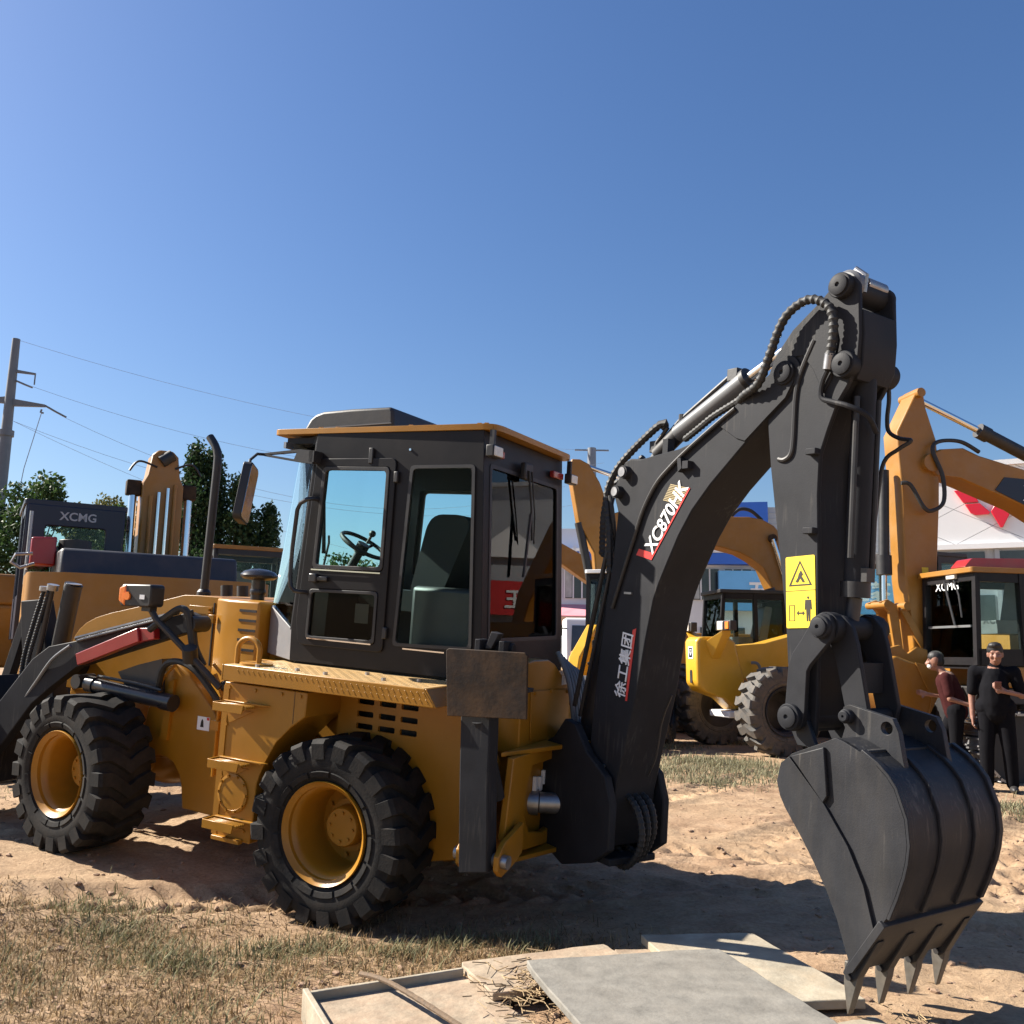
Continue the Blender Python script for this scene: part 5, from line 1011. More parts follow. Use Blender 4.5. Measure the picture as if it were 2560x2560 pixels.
# ---- excavator on the left seen from behind
ED = az_root('excavator', 'yellow excavator seen from behind with dark hood, behind the loader arms on the left', 'excavator', -4.08, 10.48, -30.7, group='parked yellow excavators')
MB().prism(rquad([(-1.36, 1.10), (-1.36, 0.28), (-1.0, 0.03), (-0.4, -0.04), (0.4, -0.04), (1.0, 0.03), (1.36, 0.28), (1.36, 1.10)], 0.08), 1.10, 2.33, 'xy').build('counterweight', 'yellow_bg', ED, bevel=0.05, segs=3)
MB().box(-1.32, 1.32, 1.12, 3.4, 1.15, 2.28).build('house', 'yellow_bg', ED, bevel=0.04)
yz([(0.50, 2.30), (0.62, 2.66), (1.9, 2.70), (1.9, 2.30)], -1.02, 1.02, 'engine_hood', 'dark_grey_bg', ED, 0.04)
MB().box(-1.28, -0.90, 0.0, 0.012, 1.86, 2.02).build('warning_label', 'label_yellow', ED, smooth=0).location = (0, 0.255, 0)
MB().prism(circ(0, 0, 0.19, 24), 2.70, 2.84, 'xy').build('vent_cap', 'black', ED, bevel=0.05).location = (-0.80, 1.5, 0)
cd = framed_cab(ED, -1.34, -0.22, 1.95, 3.3, 1.6, 3.32, 'navy', 0.1, 'navy', 0.5, 0.4)
MB().prism([(-1.36, 2.55), (-0.20, 2.55), (-0.20, 3.33), (-1.36, 3.33)], 1.89, 1.935, 'xz', holes=[rquad([(-1.14, 2.60), (-0.42, 2.60), (-0.42, 3.06), (-1.14, 3.06)], 0.05)]).build('rear_panel', 'navy', cd, bevel=0.015)
text('XCMG', 0.15, 'wall_grey', (-0.98, 1.885, 3.145), (1, 0, 0), (0, 0, 1), 'cab_lettering', cd, bold=0.003)
MB().prism([(0.08, 2.2), (0.64, 2.2), (0.64, 3.85), (0.58, 3.98), (0.54, 4.28), (0.46, 4.36), (0.26, 4.36), (0.18, 4.28), (0.14, 3.98), (0.08, 3.85)], 2.5, 2.9, 'xz').build('boom', 'yellow_bg', ED, bevel=0.03)
for x in (0.20, 0.30, 0.42, 0.52): MB().tube([(x, 2.47, 2.5), (x, 2.465, 3.0+x), (x, 2.47, 3.55+x*0.6)], 0.026, 8).build('boom_pipe', 'chrome' if 0.25 < x < 0.45 else 'yellow_bg', ED)
for x in (-0.02, 0.74):
    MB().cyl((x, 2.62, 2.75), (x, 2.66, 3.75), 0.055, 16).build('boom_rod', 'chrome', ED); MB().cyl((x, 2.62, 2.2), (x, 2.62, 2.85), 0.09, 16).build('boom_cylinder', 'black', ED); MB().box(x-0.1, x+0.1, 2.58, 2.75, 3.68, 3.90).build('rod_end', 'rust', ED, bevel=0.02)
mb = MB(); hose(mb, [(0.25, 2.5, 4.1), (0.0, 2.45, 4.15), (-0.12, 2.45, 4.0)], 0.016); hose(mb, [(0.5, 2.5, 4.1), (0.72, 2.45, 4.18), (0.86, 2.45, 4.02)], 0.016); mb.cyl((0.3, 2.5, 4.18), (0.45, 2.5, 4.3), 0.09, 12); mb.build('boom_hose', 'black', ED)
mb = MB(); mb.prism([(-1.30, 2.50), (-1.02, 2.50), (-1.02, 2.86), (-1.30, 2.84)], 1.35, 1.6, 'xz'); mb.build('filler_box', 'red', ED, bevel=0.02)
mb = MB(); mb.tube([(-1.33, 1.3, 2.25), (-1.33, 1.3, 3.15)], 0.022, 8); mb.tube([(-1.28, 1.2, 2.62), (-1.46, 1.2, 2.60), (-1.50, 1.2, 2.50), (-1.40, 1.2, 2.44), (-1.25, 1.2, 2.50)], 0.02, 8); mb.build('hand_rail', 'steel', ED)
for x in (-1.15, 1.15): track_unit(ED, x, 0.6, -0.1, 4.0, 0.95)
MB().box(-0.9, 0.9, 0.6, 3.2, 0.55, 1.1).build('undercarriage', 'black', ED, bevel=0.03)

# ---- yellow machine at the far left edge
EE = az_root('crawler_crane', 'brownish yellow tracked machine with dark cab parts at the far left edge', 'crawler', -7.2, 13.2, -40)
MB().box(-1.6, 1.6, 0.0, 3.0, 1.2, 2.1).build('house', 'yellow_bg', EE, bevel=0.05); MB().box(0.2, 1.5, -0.1, -0.02, 1.3, 1.95).build('grille', 'black', EE, bevel=0.02)
yz([(0.0, 2.1), (0.1, 2.55), (1.4, 2.62), (1.5, 2.1)], -1.4, 1.5, 'engine_hood', 'yellow_bg', EE, 0.04)
framed_cab(EE, -1.5, -0.4, 1.4, 2.8, 1.6, 3.0, 'black'); MB().box(0.6, 1.58, -0.14, 0.0, 2.0, 2.5).build('radiator_cover', 'wall_grey', EE, bevel=0.02)
for x in (-1.2, 1.2): track_unit(EE, x, 0.6, -0.6, 3.6, 0.95)
# roof of another cab beyond the left excavator
EF = az_root('roller', 'yellow roofed cab with teal glass just left of the exhaust stack', 'roller', -4.9, 16.6, -25)
framed_cab(EF, -0.62, 0.62, -0.6, 0.7, 1.7, 3.28, 'black', 0.05, 'yellow_bg', 0.5, 0.2); MB().box(-0.8, 0.8, -1.6, 1.6, 0.7, 1.7).build('body', 'yellow_bg', EF, bevel=0.05)
MB().cyl((-0.85, 2.0, 0.7), (0.85, 2.0, 0.7), 0.68, 32).build('drum', 'steel', EF)
TY2 = tyre_mesh(0.70, 0.25, 0.38, 20, 0.14, 0.05); RI2 = rim_mesh(0.38, 0.25)
for x in (-0.8, 0.8):
    w = obj('wheel', RI2, 'yellow_bg', EF, smooth=40); w.location = (x, -1.1, 0.70); w.rotation_euler = (0, 0, R(90) if x < 0 else R(-90)); obj('tyre', TY2, 'tyre', w, smooth=30)
mb = MB(); mb.tube([(0.95, 0.6, 1.7), (0.95, 0.6, 3.4)], 0.02, 6); mb.tube([(1.05, 0.6, 1.7), (1.05, 0.6, 3.75), (1.02, 0.6, 3.78)], 0.03, 6); mb.build('mast', 'steel', EF)

# ---- road grader nose with two big wheels (heading left), behind the boom
EG = az_root('motor_grader', 'yellow motor grader with rounded nose, twin headlamps and grey front tyres behind the boom', 'grader', 3.98, 15.5, -110)
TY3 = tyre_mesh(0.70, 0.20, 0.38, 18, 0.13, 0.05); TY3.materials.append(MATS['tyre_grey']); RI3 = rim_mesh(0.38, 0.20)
for s in (1, -1):
    w = obj('wheel', RI3, 'black', EG, smooth=40); w.location = (s*0.93, 0.0, 0.70); w.rotation_euler = (0, R(10), R(-90) if s > 0 else R(90)); obj('tyre', TY3, 'tyre_grey', w, smooth=30)
MB().cyl((-0.8, 0, 0.7), (0.8, 0, 0.7), 0.11, 16).build('front_axle', 'black', EG)
MB().prism([(0.92, 0.98), (1.02, 1.10), (1.03, 1.78), (0.98, 1.86), (0.42, 1.88), (0.28, 1.80), (0.22, 1.55), (0.10, 1.10), (0.05, 0.78), (0.30, 0.66), (0.55, 0.86)], -0.20, 0.20, 'yz').build('nose', 'yellow_bright', EG, bevel=0.05, segs=3)
MB().prism([(0.40, 1.72), (-0.3, 1.78), (-2.2, 2.25), (-3.6, 2.30), (-3.6, 1.95), (-2.2, 1.85), (-0.5, 1.30), (0.2, 1.15)], -0.17, 0.17, 'yz').build('main_frame', 'yellow_bright', EG, bevel=0.02)
for s in (1, -1): MB().hexa([(s*0.20, 0.88, 1.78), (s*0.20, 0.60, 1.82), (s*0.20, 0.60, 1.50), (s*0.20, 0.75, 1.50)], [(s*0.56, 0.78, 1.96), (s*0.56, 0.62, 1.97), (s*0.54, 0.60, 1.90), (s*0.54, 0.76, 1.90)]).build('lamp_wing', 'yellow_bright', EG, bevel=0.006)
for s in (1, -1):
    h_ = MB().box(s*0.40-0.02*s, s*0.80, 0.66, 0.78, 1.96, 2.12).build('headlamp', 'black', EG, bevel=0.01)
    MB().box(s*0.44, s*0.60, 0.781, 0.80, 1.97, 2.11).build('lens', 'lamp_white', h_, bevel=0.01); MB().box(s*0.66, s*0.76, 0.781, 0.795, 1.98, 2.10).build('turn_signal', 'amber', h_, bevel=0.01)
MB().prism(rrect(-0.075, 0.075, 1.50, 1.70, 0.015), 1.022, 1.032, 'xz').build('badge', 'white_decal', EG, smooth=0)
MB().prism([(-0.05, 1.52), (0.05, 1.52), (0.05, 1.68), (-0.05, 1.68)], 1.0325, 1.034, 'xz', holes=[[(-0.03, 1.60), (0.0, 1.545), (0.03, 1.60), (0.03, 1.655), (-0.03, 1.655)]]).build('badge_mark', 'navy', EG, smooth=0)
MB().prism([(-0.02, 1.64), (0.02, 1.64), (0.0, 1.58)], 1.0325, 1.034, 'xz').build('badge_mark', 'navy', EG, smooth=0)
MB().prism(rrect(-0.035, 0.035, 1.10, 1.32, 0.034), 1.026, 1.0285, 'xz').build('tow_slot', 'black', EG, smooth=0)
MB().box(-0.30, 0.30, 0.15, 0.5, 0.55, 0.66).build('blade_circle', 'wall_white', EG, bevel=0.02)
mb = MB(); hose(mb, [(-0.22, 0.0, 1.45), (-0.30, -0.1, 1.40), (-0.30, -0.15, 1.0), (-0.25, -0.1, 0.8)], 0.025); mb.build('brake_hose', 'tube_grey', EG)
MB().box(-0.55, 0.55, -3.8, -2.4, 1.5, 2.0).build('rear_body', 'yellow_bright', EG, bevel=0.04)
for s in (1, -1):
    for y in (-3.4, -5.0):
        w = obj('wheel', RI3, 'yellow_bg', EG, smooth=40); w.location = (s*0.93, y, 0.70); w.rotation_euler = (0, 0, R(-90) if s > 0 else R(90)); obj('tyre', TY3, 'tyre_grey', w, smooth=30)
framed_cab(EG, -0.7, 0.7, -4.3, -2.9, 1.9, 3.4, 'black'); MB().box(-0.6, 0.6, -6.2, -4.3, 1.0, 2.2).build('engine_bay', 'yellow_bright', EG, bevel=0.05)

# ---- wheel loader glimpsed between cab and boom
EL = az_root('wheel_loader', 'yellow wheel loader with pale windshield glimpsed between cab and boom', 'wheel loader', 2.05, 17.2, -160)
yz([(1.9, 1.0), (1.6, 1.5), (0.4, 2.1), (0.2, 2.0), (0.9, 1.4), (1.6, 0.8)], -0.5, -0.3, 'loader_arm', 'yellow_bright', EL); yz([(1.9, 1.0), (1.6, 1.5), (0.4, 2.1), (0.2, 2.0), (0.9, 1.4), (1.6, 0.8)], 0.3, 0.5, 'loader_arm', 'yellow_bright', EL)
MB().box(-0.6, 0.6, -3.0, -0.3, 0.9, 1.9).build('body', 'yellow_bright', EL, bevel=0.04); framed_cab(EL, -0.6, 0.6, -1.3, 0.0, 1.8, 3.1, 'cab_black', 0.08, 'wall_white')
yz([(1.7, 0.25), (1.75, 0.9), (2.1, 1.2), (2.15, 1.1), (1.85, 0.8), (1.9, 0.3), (2.7, 0.2), (2.7, 0.15)], -1.2, 1.2, 'bucket', 'tube_grey', EL)
for s in (1, -1):
    for y in (0.6, -2.2):
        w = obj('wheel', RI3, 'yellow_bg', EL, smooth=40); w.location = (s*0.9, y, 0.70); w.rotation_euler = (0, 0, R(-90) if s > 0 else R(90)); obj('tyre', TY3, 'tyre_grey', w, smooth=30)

# ---- parked white truck in front of the shops
TK = az_root('truck', 'white truck cab parked before the pink awning', 'truck', 3.2, 34.0, 180)
MB().prism(rquad([(-1.4, 0.5), (1.2, 0.5), (1.35, 1.5), (1.05, 2.9), (-1.4, 2.9)], 0.12), -1.15, 1.15, 'yz').build('truck_cab', 'wall_white', TK, bevel=0.04)
MB().hexa([(-1.0, 1.33, 1.62), (1.0, 1.33, 1.62), (0.95, 1.12, 2.62), (-0.95, 1.12, 2.62)], [(-1.0, 1.36, 1.62), (1.0, 1.36, 1.62), (0.95, 1.15, 2.62), (-0.95, 1.15, 2.62)]).build('windshield', 'win_dark', TK)
MB().box(-1.2, 1.2, -6.0, -1.5, 1.0, 2.3).build('cargo_body', 'wall_grey', TK, bevel=0.03)
for s in (1, -1):
    for y in (0.3, -3.2, -4.6):
        MB().lathe([(0.0, 0), (0.3, 0), (0.45, 0.03), (0.5, 0.08), (0.5, 0.25), (0.45, 0.3), (0, 0.3)], (s*0.85, y, 0.5), (s, 0, 0), 24).build('wheel', 'tyre', TK)
    mb = MB(); mb.tube([(s*1.15, 1.2, 2.5), (s*1.45, 1.35, 2.5), (s*1.45, 1.35, 1.9)], 0.03, 6); mb.box(s*1.35, s*1.52, 1.34, 1.40, 1.8, 2.4); mb.build('mirror', 'black', TK)

# ================================================================== BUILDINGS
def building(name, label, x, y, az): return az_root(name, label, 'building', x, y, az)
def clip_poly(poly, x0, x1, z0, z1):
    def cl(p, f, ins):
        out = []
        for i in range(len(p)):
            a, b = p[i-1], p[i]
            if ins(b):
                if not ins(a): out.append(f(a, b))
                out.append(b)
            elif ins(a): out.append(f(a, b))
        return out
    def ix(v): return lambda a, b: (v, a[1]+(b[1]-a[1])*(v-a[0])/(b[0]-a[0]))
    def iz(v): return lambda a, b: (a[0]+(b[0]-a[0])*(v-a[1])/(b[1]-a[1]), v)
    for f, ins in ((ix(x0), lambda p: p[0] >= x0), (ix(x1), lambda p: p[0] <= x1), (iz(z0), lambda p: p[1] >= z0), (iz(z1), lambda p: p[1] <= z1)):
        if poly: poly = cl(poly, f, ins)
    return poly
# white showroom with the red emblem; facade faces local -y, starts at its left corner
BW = building('showroom', 'white showroom facade with large red diamond emblem on the right', 18.6, 42.6, 27)
MB().box(0, 26, 0.15, 14, 0, 10.6).build('wall', 'wall_grey', BW)
hx, hz = 1.58, 0.83
for i in range(-1, 11):
    for j in range(0, 6):
        cx = 0.75+i*2*hx+(hx if j % 2 else 0); cz = 6.95+j*hz
        p = clip_poly([(cx-hx+0.02, cz), (cx, cz-hz+0.012), (cx+hx-0.02, cz), (cx, cz+hz-0.012)], 0.0, 26, 6.98, 10.55)
        if len(p) > 2: MB().prism(p, 0.06, 0.15, 'xz').build('facade_panel', 'wall_white', BW, smooth=0)
MB().box(-0.1, 26, -0.12, 0.2, 6.72, 6.96).build('fascia_strip', 'wall_white', BW); MB().box(-0.1, 26, -0.12, 0.2, 10.56, 10.8).build('fascia_strip', 'wall_white', BW)
for i in range(7): MB().box(0.5+i*3.6, 3.5+i*3.6, 0.10, 0.149, 5.3, 6.6).build('window', 'win_dark', BW, smooth=0)
for i in range(7): MB().box(0.3+i*3.6, 0.5+i*3.6, 0.02, 0.2, 0, 6.7).build('pillar', 'wall_grey', BW)
for i in range(7): MB().box(0.6+i*3.6, 3.8+i*3.6, 0.08, 0.148, 0.3, 4.6).build('shop_window', 'win_dark', BW, smooth=0)
E_ = building  # emblem geometry, centred on the middle diamond
ex, ez = 4.25, 8.36
def em(pts): MB().prism([(ex+u, ez+v) for u, v in pts], -0.14, 0.055, 'xz').build('emblem_piece', 'logo_red', BW, bevel=0.02)
em([(0.0, 0.68), (0.44, 0.06), (0.05, -0.70), (-0.05, -0.70), (-0.40, 0.06)])
for s in (1, -1):
    em([(s*u, v) for u, v in ((-1.86, 1.12), (-1.12, 1.12), (-0.86, 0.52), (-1.50, 0.52))]); em([(s*u, v) for u, v in ((-1.44, 0.44), (-0.82, 0.46), (-0.42, 0.02), (-0.48, -0.06), (-1.02, -0.08), (-1.22, 0.02))])

# blue fronted shop row
BB = building('shop_row', 'blue and grey shop building with light blue sign board in the distance', 1.5, 50.0, 4)
MB().box(-0.5, 22, 0.2, 10, 0, 7.2).build('wall', 'wall_white', BB)
MB().box(-0.5, 13.2, 0.25, 9, 7.2, 8.6).build('upper_wall', 'wall_white', BB); MB().prism([(9.0, 7.1), (12.6, 7.1), (12.6, 10.1), (9.0, 10.0)], -0.35, 6, 'xz').build('parapet', 'wall_blue', BB); MB().box(12.6, 22, 0.0, 8, 6.9, 9.85).build('grey_wing', 'wall_grey', BB)
for i in range(9): MB().box(12.7, 22, -0.03, -0.001, 7.1+i*0.3, 7.13+i*0.3).build('cladding_seam', 'wall_grey', BB, smooth=0)
MB().box(-0.5, 12.8, -0.5, 0.25, 6.62, 7.22).build('fascia', 'wall_blue', BB); MB().box(-0.5, 12.8, -0.55, -0.40, 7.24, 7.42).build('fascia_trim', 'wall_white', BB)
for i in range(12):
    x = -0.3+i*1.75
    w = MB().box(x, x+1.5, 0.12, 0.199, 4.7, 6.4).build('window', 'win_dark', BB, smooth=0)
    for k in (0.0, 0.48, 0.96): MB().box(x+k, x+k+0.08, 0.06, 0.14, 4.7, 6.4).build('mullion', 'wall_white', w, smooth=0)
    MB().box(x+0.1, x+0.44, 0.10, 0.119, 4.75, 6.35).build('curtain', 'curtain', w, smooth=0)
for i in range(7): MB().box(0.2+i*2.9, 2.6+i*2.9, 0.10, 0.199, 0.2, 3.2).build('shop_front', 'win_dark', BB, smooth=0)
sb = MB().box(9.85, 15.6, -0.6, -0.2, 4.1, 6.25).build('sign_board', 'sign_blue', BB)
text('五菱', 1.15, 'wall_white', (11.35, -0.62, 4.75), (1, 0, 0), (0, 0, 1), 'sign_lettering', BB, depth=0.02, bold=0.03)
MB().box(15.7, 20.5, -0.6, -0.2, 4.0, 6.4).build('sign_board', 'sign_blue', BB)
text('五菱', 1.15, 'wall_white', (16.6, -0.62, 4.75), (1, 0, 0), (0, 0, 1), 'sign_lettering', BB, depth=0.02, bold=0.03)
text('山', 0.9, 'wall_white', (1.9, -0.62, 6.95), (1, 0, 0), (0, 0, 1), 'sign_lettering', BB, depth=0.02, bold=0.03)
MB().hexa([(0, 0.2, 4.3), (4.5, 0.2, 4.3), (4.5, -1.6, 3.6), (0, -1.6, 3.6)], [(0, 0.2, 4.36), (4.5, 0.2, 4.36), (4.5, -1.6, 3.66), (0, -1.6, 3.66)]).build('awning', 'pink', BB)
# white gabled shed row with a red banner, off to the right
BT = building('gabled_sheds', 'white gabled sheds with a red banner, mirrored in the rear cab window', 22.0, 20.5, 52)
for i in range(12):
    x = -6+i*2.9
    MB().box(x, x+2.8, 0, 8, 0, 4.6).build('shed_wall', 'wall_grey', BT); MB().prism([(x-0.05, 4.6), (x+2.85, 4.6), (x+1.4, 5.7)], -0.2, 8.2, 'xz').build('shed_roof', 'wall_white', BT)
MB().box(-6, 28, -0.3, -0.2, 2.55, 3.75).build('banner', 'banner_red', BT)
for c_, x_ in (('工', -4.5), ('洗', -3.4), ('王', -2.35)): text(c_, 0.72, 'wall_white', (x_, -0.32, 2.85), (1, 0, 0), (0, 0, 1), 'banner_lettering', BT, depth=0.01, bold=0.02)
for i in range(7): MB().box(-5+i*3.2, -2.6+i*3.2, -0.06, -0.01, 0.1, 2.1).build('shed_door', 'win_dark', BT, smooth=0)

# ================================================================== POLES AND WIRES
PO = thing('utility_pole', 'tall grey steel power pole with two cross arms at the left edge', 'utility pole', (-26.0, 45.0, 0), group='power poles')
MB().tube([(0, 0, 0), (0, 0, 12.3), (0, 0, 12.31), (0, 0, 17.35)], [0.36, 0.29, 0.26, 0.19], 16).build('mast', 'galv', PO)
mb = MB(); mb.cyl((0, 0, 12.15), (0, 0, 12.45), 0.37, 16); mb.cyl((0, 0, 8.2), (0, 0, 8.35), 0.37, 16); mb.build('collar', 'galv', PO)
MB().hexa([(-1.6, -0.06, 14.02), (-1.6, 0.06, 14.02), (0, 0.10, 13.85), (0, -0.10, 13.85)], [(-1.6, -0.06, 14.10), (-1.6, 0.06, 14.10), (0, 0.10, 14.25), (0, -0.10, 14.25)]).build('cross_arm', 'galv', PO)
MB().hexa([(0, -0.10, 13.75), (0, 0.10, 13.75), (1.85, 0.06, 13.72), (1.85, -0.06, 13.72)], [(0, -0.10, 14.15), (0, 0.10, 14.15), (1.85, 0.06, 13.85), (1.85, -0.06, 13.85)]).build('cross_arm', 'galv', PO)
MB().hexa([(0, -0.06, 15.55), (0, 0.06, 15.55), (1.2, 0.04, 15.42), (1.2, -0.04, 15.42)], [(0, -0.06, 15.72), (0, 0.06, 15.72), (1.2, 0.04, 15.52), (1.2, -0.04, 15.52)]).build('cross_arm', 'galv', PO)
mb = MB(); mb.tube([(1.18, 0, 15.45), (1.18, 0, 14.9)], 0.035, 6); mb.tube([(0.1, 0, 15.15), (0.7, 0, 14.9), (1.1, 0, 14.75)], 0.05, 6); mb.tube([(1.85, 0, 13.80), (2.3, 0.3, 13.55), (2.7, 0.6, 13.35)], 0.05, 6); mb.tube([(1.7, 0, 13.6), (1.65, 0, 13.45), (1.8, 0, 13.4)], 0.05, 6); mb.build('insulator', 'galv', PO)
P2 = thing('utility_pole', 'distant grey power pole just behind the cab roof', 'utility pole', (5.55, 62.0, 0), group='power poles')
MB().tube([(0, 0, 0), (0, 0, 16.05)], [0.45, 0.30], 12).build('mast', 'galv', P2); MB().box(-1.2, 1.2, -0.05, 0.05, 15.85, 15.95).build('cross_arm', 'galv', P2)
def wire(a, b, sag, label, r=0.009):
    a, b = Vector(a), Vector(b); pts = [a.lerp(b, k/24)-Vector((0, 0, sag*4*(k/24)*(1-k/24))) for k in range(25)]
    mb = MB(); mb.tube(pts, r, 5); tag(mb.build('power_line', 'wire', None), label, 'power line', 'overhead power lines')
wire((-25.9, 45, 17.3), (5.0, 62, 15.9), 1.2, 'topmost overhead power line running from the pole tip')
wire((-24.9, 45, 14.8), (6.4, 62, 15.0), 2.2, 'second overhead power line from the upper cross arm')
wire((-23.3, 45.6, 13.3), (4.6, 62, 13.6), 3.2, 'overhead power line from the end of the lower cross arm')
wire((-25.7, 45, 12.95), (5.4, 62, 12.2), 2.6, 'lower overhead power line from the pole collar')
wire((-25.7, 45, 12.95), (-11.0, 60, 8.4), 0.6, 'lowest overhead power line dropping behind the poplars')
mb = MB(); mb.tube([(-24.3, 45, 13.4), (-24.9, 45, 10.5), (-25.2, 45, 7.5)], 0.02, 5); tag(mb.build('guy_wire', 'wire', None), 'thin guy wire hanging from the lower cross arm', 'guy wire')

# ================================================================== TREES
def leaf_mesh(name, centers, radii, n, size, cols, squash=1.0, up=0.0):
    """n leaf quads spread through clumps; per-leaf colour"""
    c = np.array(centers); rr = np.array(radii); w = rr**2/np.sum(rr**2); idx = rng.choice(len(c), n, p=w)
    d = rng.normal(size=(n, 3)); d /= np.linalg.norm(d, axis=1)[:, None]; rad = rng.random(n)**0.45
    P = c[idx]+d*(rr[idx]*rad)[:, None]*np.array([1, 1, squash])
    a = rng.normal(size=(n, 3)); a[:, 2] += up; a /= np.linalg.norm(a, axis=1)[:, None]; b = np.cross(a, rng.normal(size=(n, 3))); b /= np.linalg.norm(b, axis=1)[:, None]
    s = 0.78*size*(0.5+0.9*rng.random(n))[:, None]
    V = np.stack([P-a*s, P-b*s*0.55, P+a*s, P+b*s*0.55], 1).reshape(-1, 3)
    me = bpy.data.meshes.new(name); me.from_pydata(V.tolist(), [], (np.arange(4*n).reshape(-1, 4)).tolist())
    k = rng.random(n)[:, None]; C = np.array(cols[0])*(1-k)+np.array(cols[1])*k; C = C*(0.75+0.5*rng.random(n))[:, None]
    at = me.color_attributes.new('Col', 'FLOAT_COLOR', 'POINT'); at.data.foreach_set('color', np.concatenate([np.repeat(C, 4, 0), np.ones((4*n, 1))], 1).ravel())
    return me
def tree(name, label, x, y, h, w, cols, n=5000, size=0.16, kind='round', z0=0.0, base=0.15, group=None):
    t = thing(name, label, 'tree', (x, y, z0), 0, group)
    cs = []; rs = []; mb = MB(); lean = random.uniform(-0.2, 0.2)
    mb.tube([(0, 0, 0), (lean*0.3, 0, h*0.35), (lean, 0.1, h*0.7), (lean, 0, h*0.92)], [h*0.022+0.05, h*0.017+0.03, h*0.009+0.02, 0.02], 8)
    m_ = 26 if kind == 'round' else 34
    for i in range(m_):
        u = i/(m_-1)
        if kind == 'round': zz = h*(base+(1-base)*u*0.93); prof = math.sin(math.pi*min(1, 0.12+0.85*u))**0.7
        else: zz = h*(base+(1-base)*u*0.98); prof = (1-u)**0.75*(0.35+0.65*min(1, u*5))+0.04
        ang = random.uniform(0, 2*math.pi); q = w*prof*random.uniform(0.35, 1.0) if kind == 'round' else w*prof*random.uniform(0.2, 0.85)
        c = (lean*u+q*math.cos(ang), q*math.sin(ang), zz+random.uniform(-0.2, 0.2)); r_ = (w*random.uniform(0.28, 0.48)*(0.6+0.4*prof)) if kind == 'round' else w*(0.16+0.30*prof)*random.uniform(0.7, 1.2)
        cs.append(c); rs.append(r_)
        mb.tube([(lean*u, 0, zz*0.72), (c[0]*0.6, c[1]*0.6, zz*0.88), c], [0.05, 0.03, 0.012], 5)
    if kind != 'round': cs.append((lean, 0, h*0.985)); rs.append(w*0.10); cs.append((lean, 0, h*0.94)); rs.append(w*0.15)
    mb.build('trunk', 'bark', t)
    obj('crown', leaf_mesh('crown', cs, rs, n, size, cols, 0.9 if kind == 'round' else 1.5, 0.6), 'leaf', t, smooth=0)
G1 = ((0.020, 0.045, 0.012), (0.060, 0.105, 0.030)); G2 = ((0.015, 0.035, 0.014), (0.040, 0.075, 0.025)); G3 = ((0.09, 0.10, 0.03), (0.17, 0.16, 0.05)); G4 = ((0.05, 0.075, 0.025), (0.11, 0.13, 0.04))
TG = 'trees along the back of the yard'
tree('broadleaf_tree', 'dense dark green tree at the left edge beside the tall pole', -20.3, 38.5, 9.0, 2.9, G1, 15000, 0.14, group=TG)
tree('broadleaf_tree', 'dark green tree cut off by the left edge behind the pole', -24.0, 39.5, 8.6, 2.9, G1, 9000, 0.15, group=TG)
tree('broadleaf_tree', 'small dark tree right of the big left tree above the dark cab', -18.3, 41.0, 8.2, 1.6, G1, 6000, 0.13, group=TG)
tree('broadleaf_tree', 'yellowish tree above the middle of the dark excavator cab', -21.6, 47.0, 9.6, 2.6, G3, 8000, 0.15, group=TG)
tree('broadleaf_tree', 'yellow green tree left of the excavator boom seen from behind', -18.3, 44.0, 9.2, 2.2, G4, 8000, 0.14, group=TG)
tree('broadleaf_tree', 'pale olive tree above the left corner of the dark excavator cab', -25.2, 51.0, 9.7, 3.0, G3, 6000, 0.16, group=TG)
tree('conifer_tree', 'tall dark evergreen with a thin top just right of the excavator boom', -13.9, 38.2, 10.1, 2.3, G2, 19000, 0.12, 'conifer', base=0.05, group=TG)
tree('conifer_tree', 'tall dark evergreen behind the exhaust stack', -12.9, 38.6, 10.0, 2.6, G2, 19000, 0.12, 'conifer', base=0.05, group=TG)
tree('conifer_tree', 'dark evergreen between exhaust stack and cab mirror', -11.8, 37.6, 8.6, 2.2, G2, 15000, 0.12, 'conifer', base=0.05, group=TG)
tree('conifer_tree', 'lower dark evergreen beside the cab mirror', -10.45, 38.4, 7.7, 1.9, G2, 13000, 0.11, 'conifer', base=0.05, group=TG)
tree('broadleaf_tree', 'low olive green bush tree below the cab mirror', -10.2, 36.5, 4.6, 1.4, G4, 5000, 0.12, group=TG)
tree('broadleaf_tree', 'green tree hidden behind the cab of the backhoe', -7.6, 42.0, 6.0, 2.4, G1, 5000, 0.16, group=TG)

# ================================================================== CONCRETE SLABS AND ROD
def slab(quad, zt, th, mm, label, tilt=(0, 0), seed=1, name='concrete_slab'):  # every piece built here is a loose concrete slab
    rr = random.Random(seed); pts = []; n = 9
    for i in range(4):                               # slightly ragged edges, chipped corners
        a, b = Vector(quad[i]), Vector(quad[(i+1) % 4]); nn = Vector((-(b-a).y, (b-a).x)).normalized()
        for k in range(n):
            t_ = k/n; j = rr.uniform(-0.005, 0.005)
            if k == 0: j = 0
            p = a.lerp(b, t_)+nn*j
            if k in (0,): p = a.lerp(b, 0.018)
            pts.append((p.x, p.y))
    c = Vector((sum(p[0] for p in pts)/len(pts), sum(p[1] for p in pts)/len(pts)))
    lo = [(x, y, zt-th+(x-c.x)*tilt[0]+(y-c.y)*tilt[1]) for x, y in pts]; hi = [(x, y, zt+(x-c.x)*tilt[0]+(y-c.y)*tilt[1]) for x, y in pts]
    o = MB().hexa(lo, hi).build(name, mm, None, bevel=0.005)
    return tag(o, label, 'concrete cover', 'concrete slabs piled in the foreground')
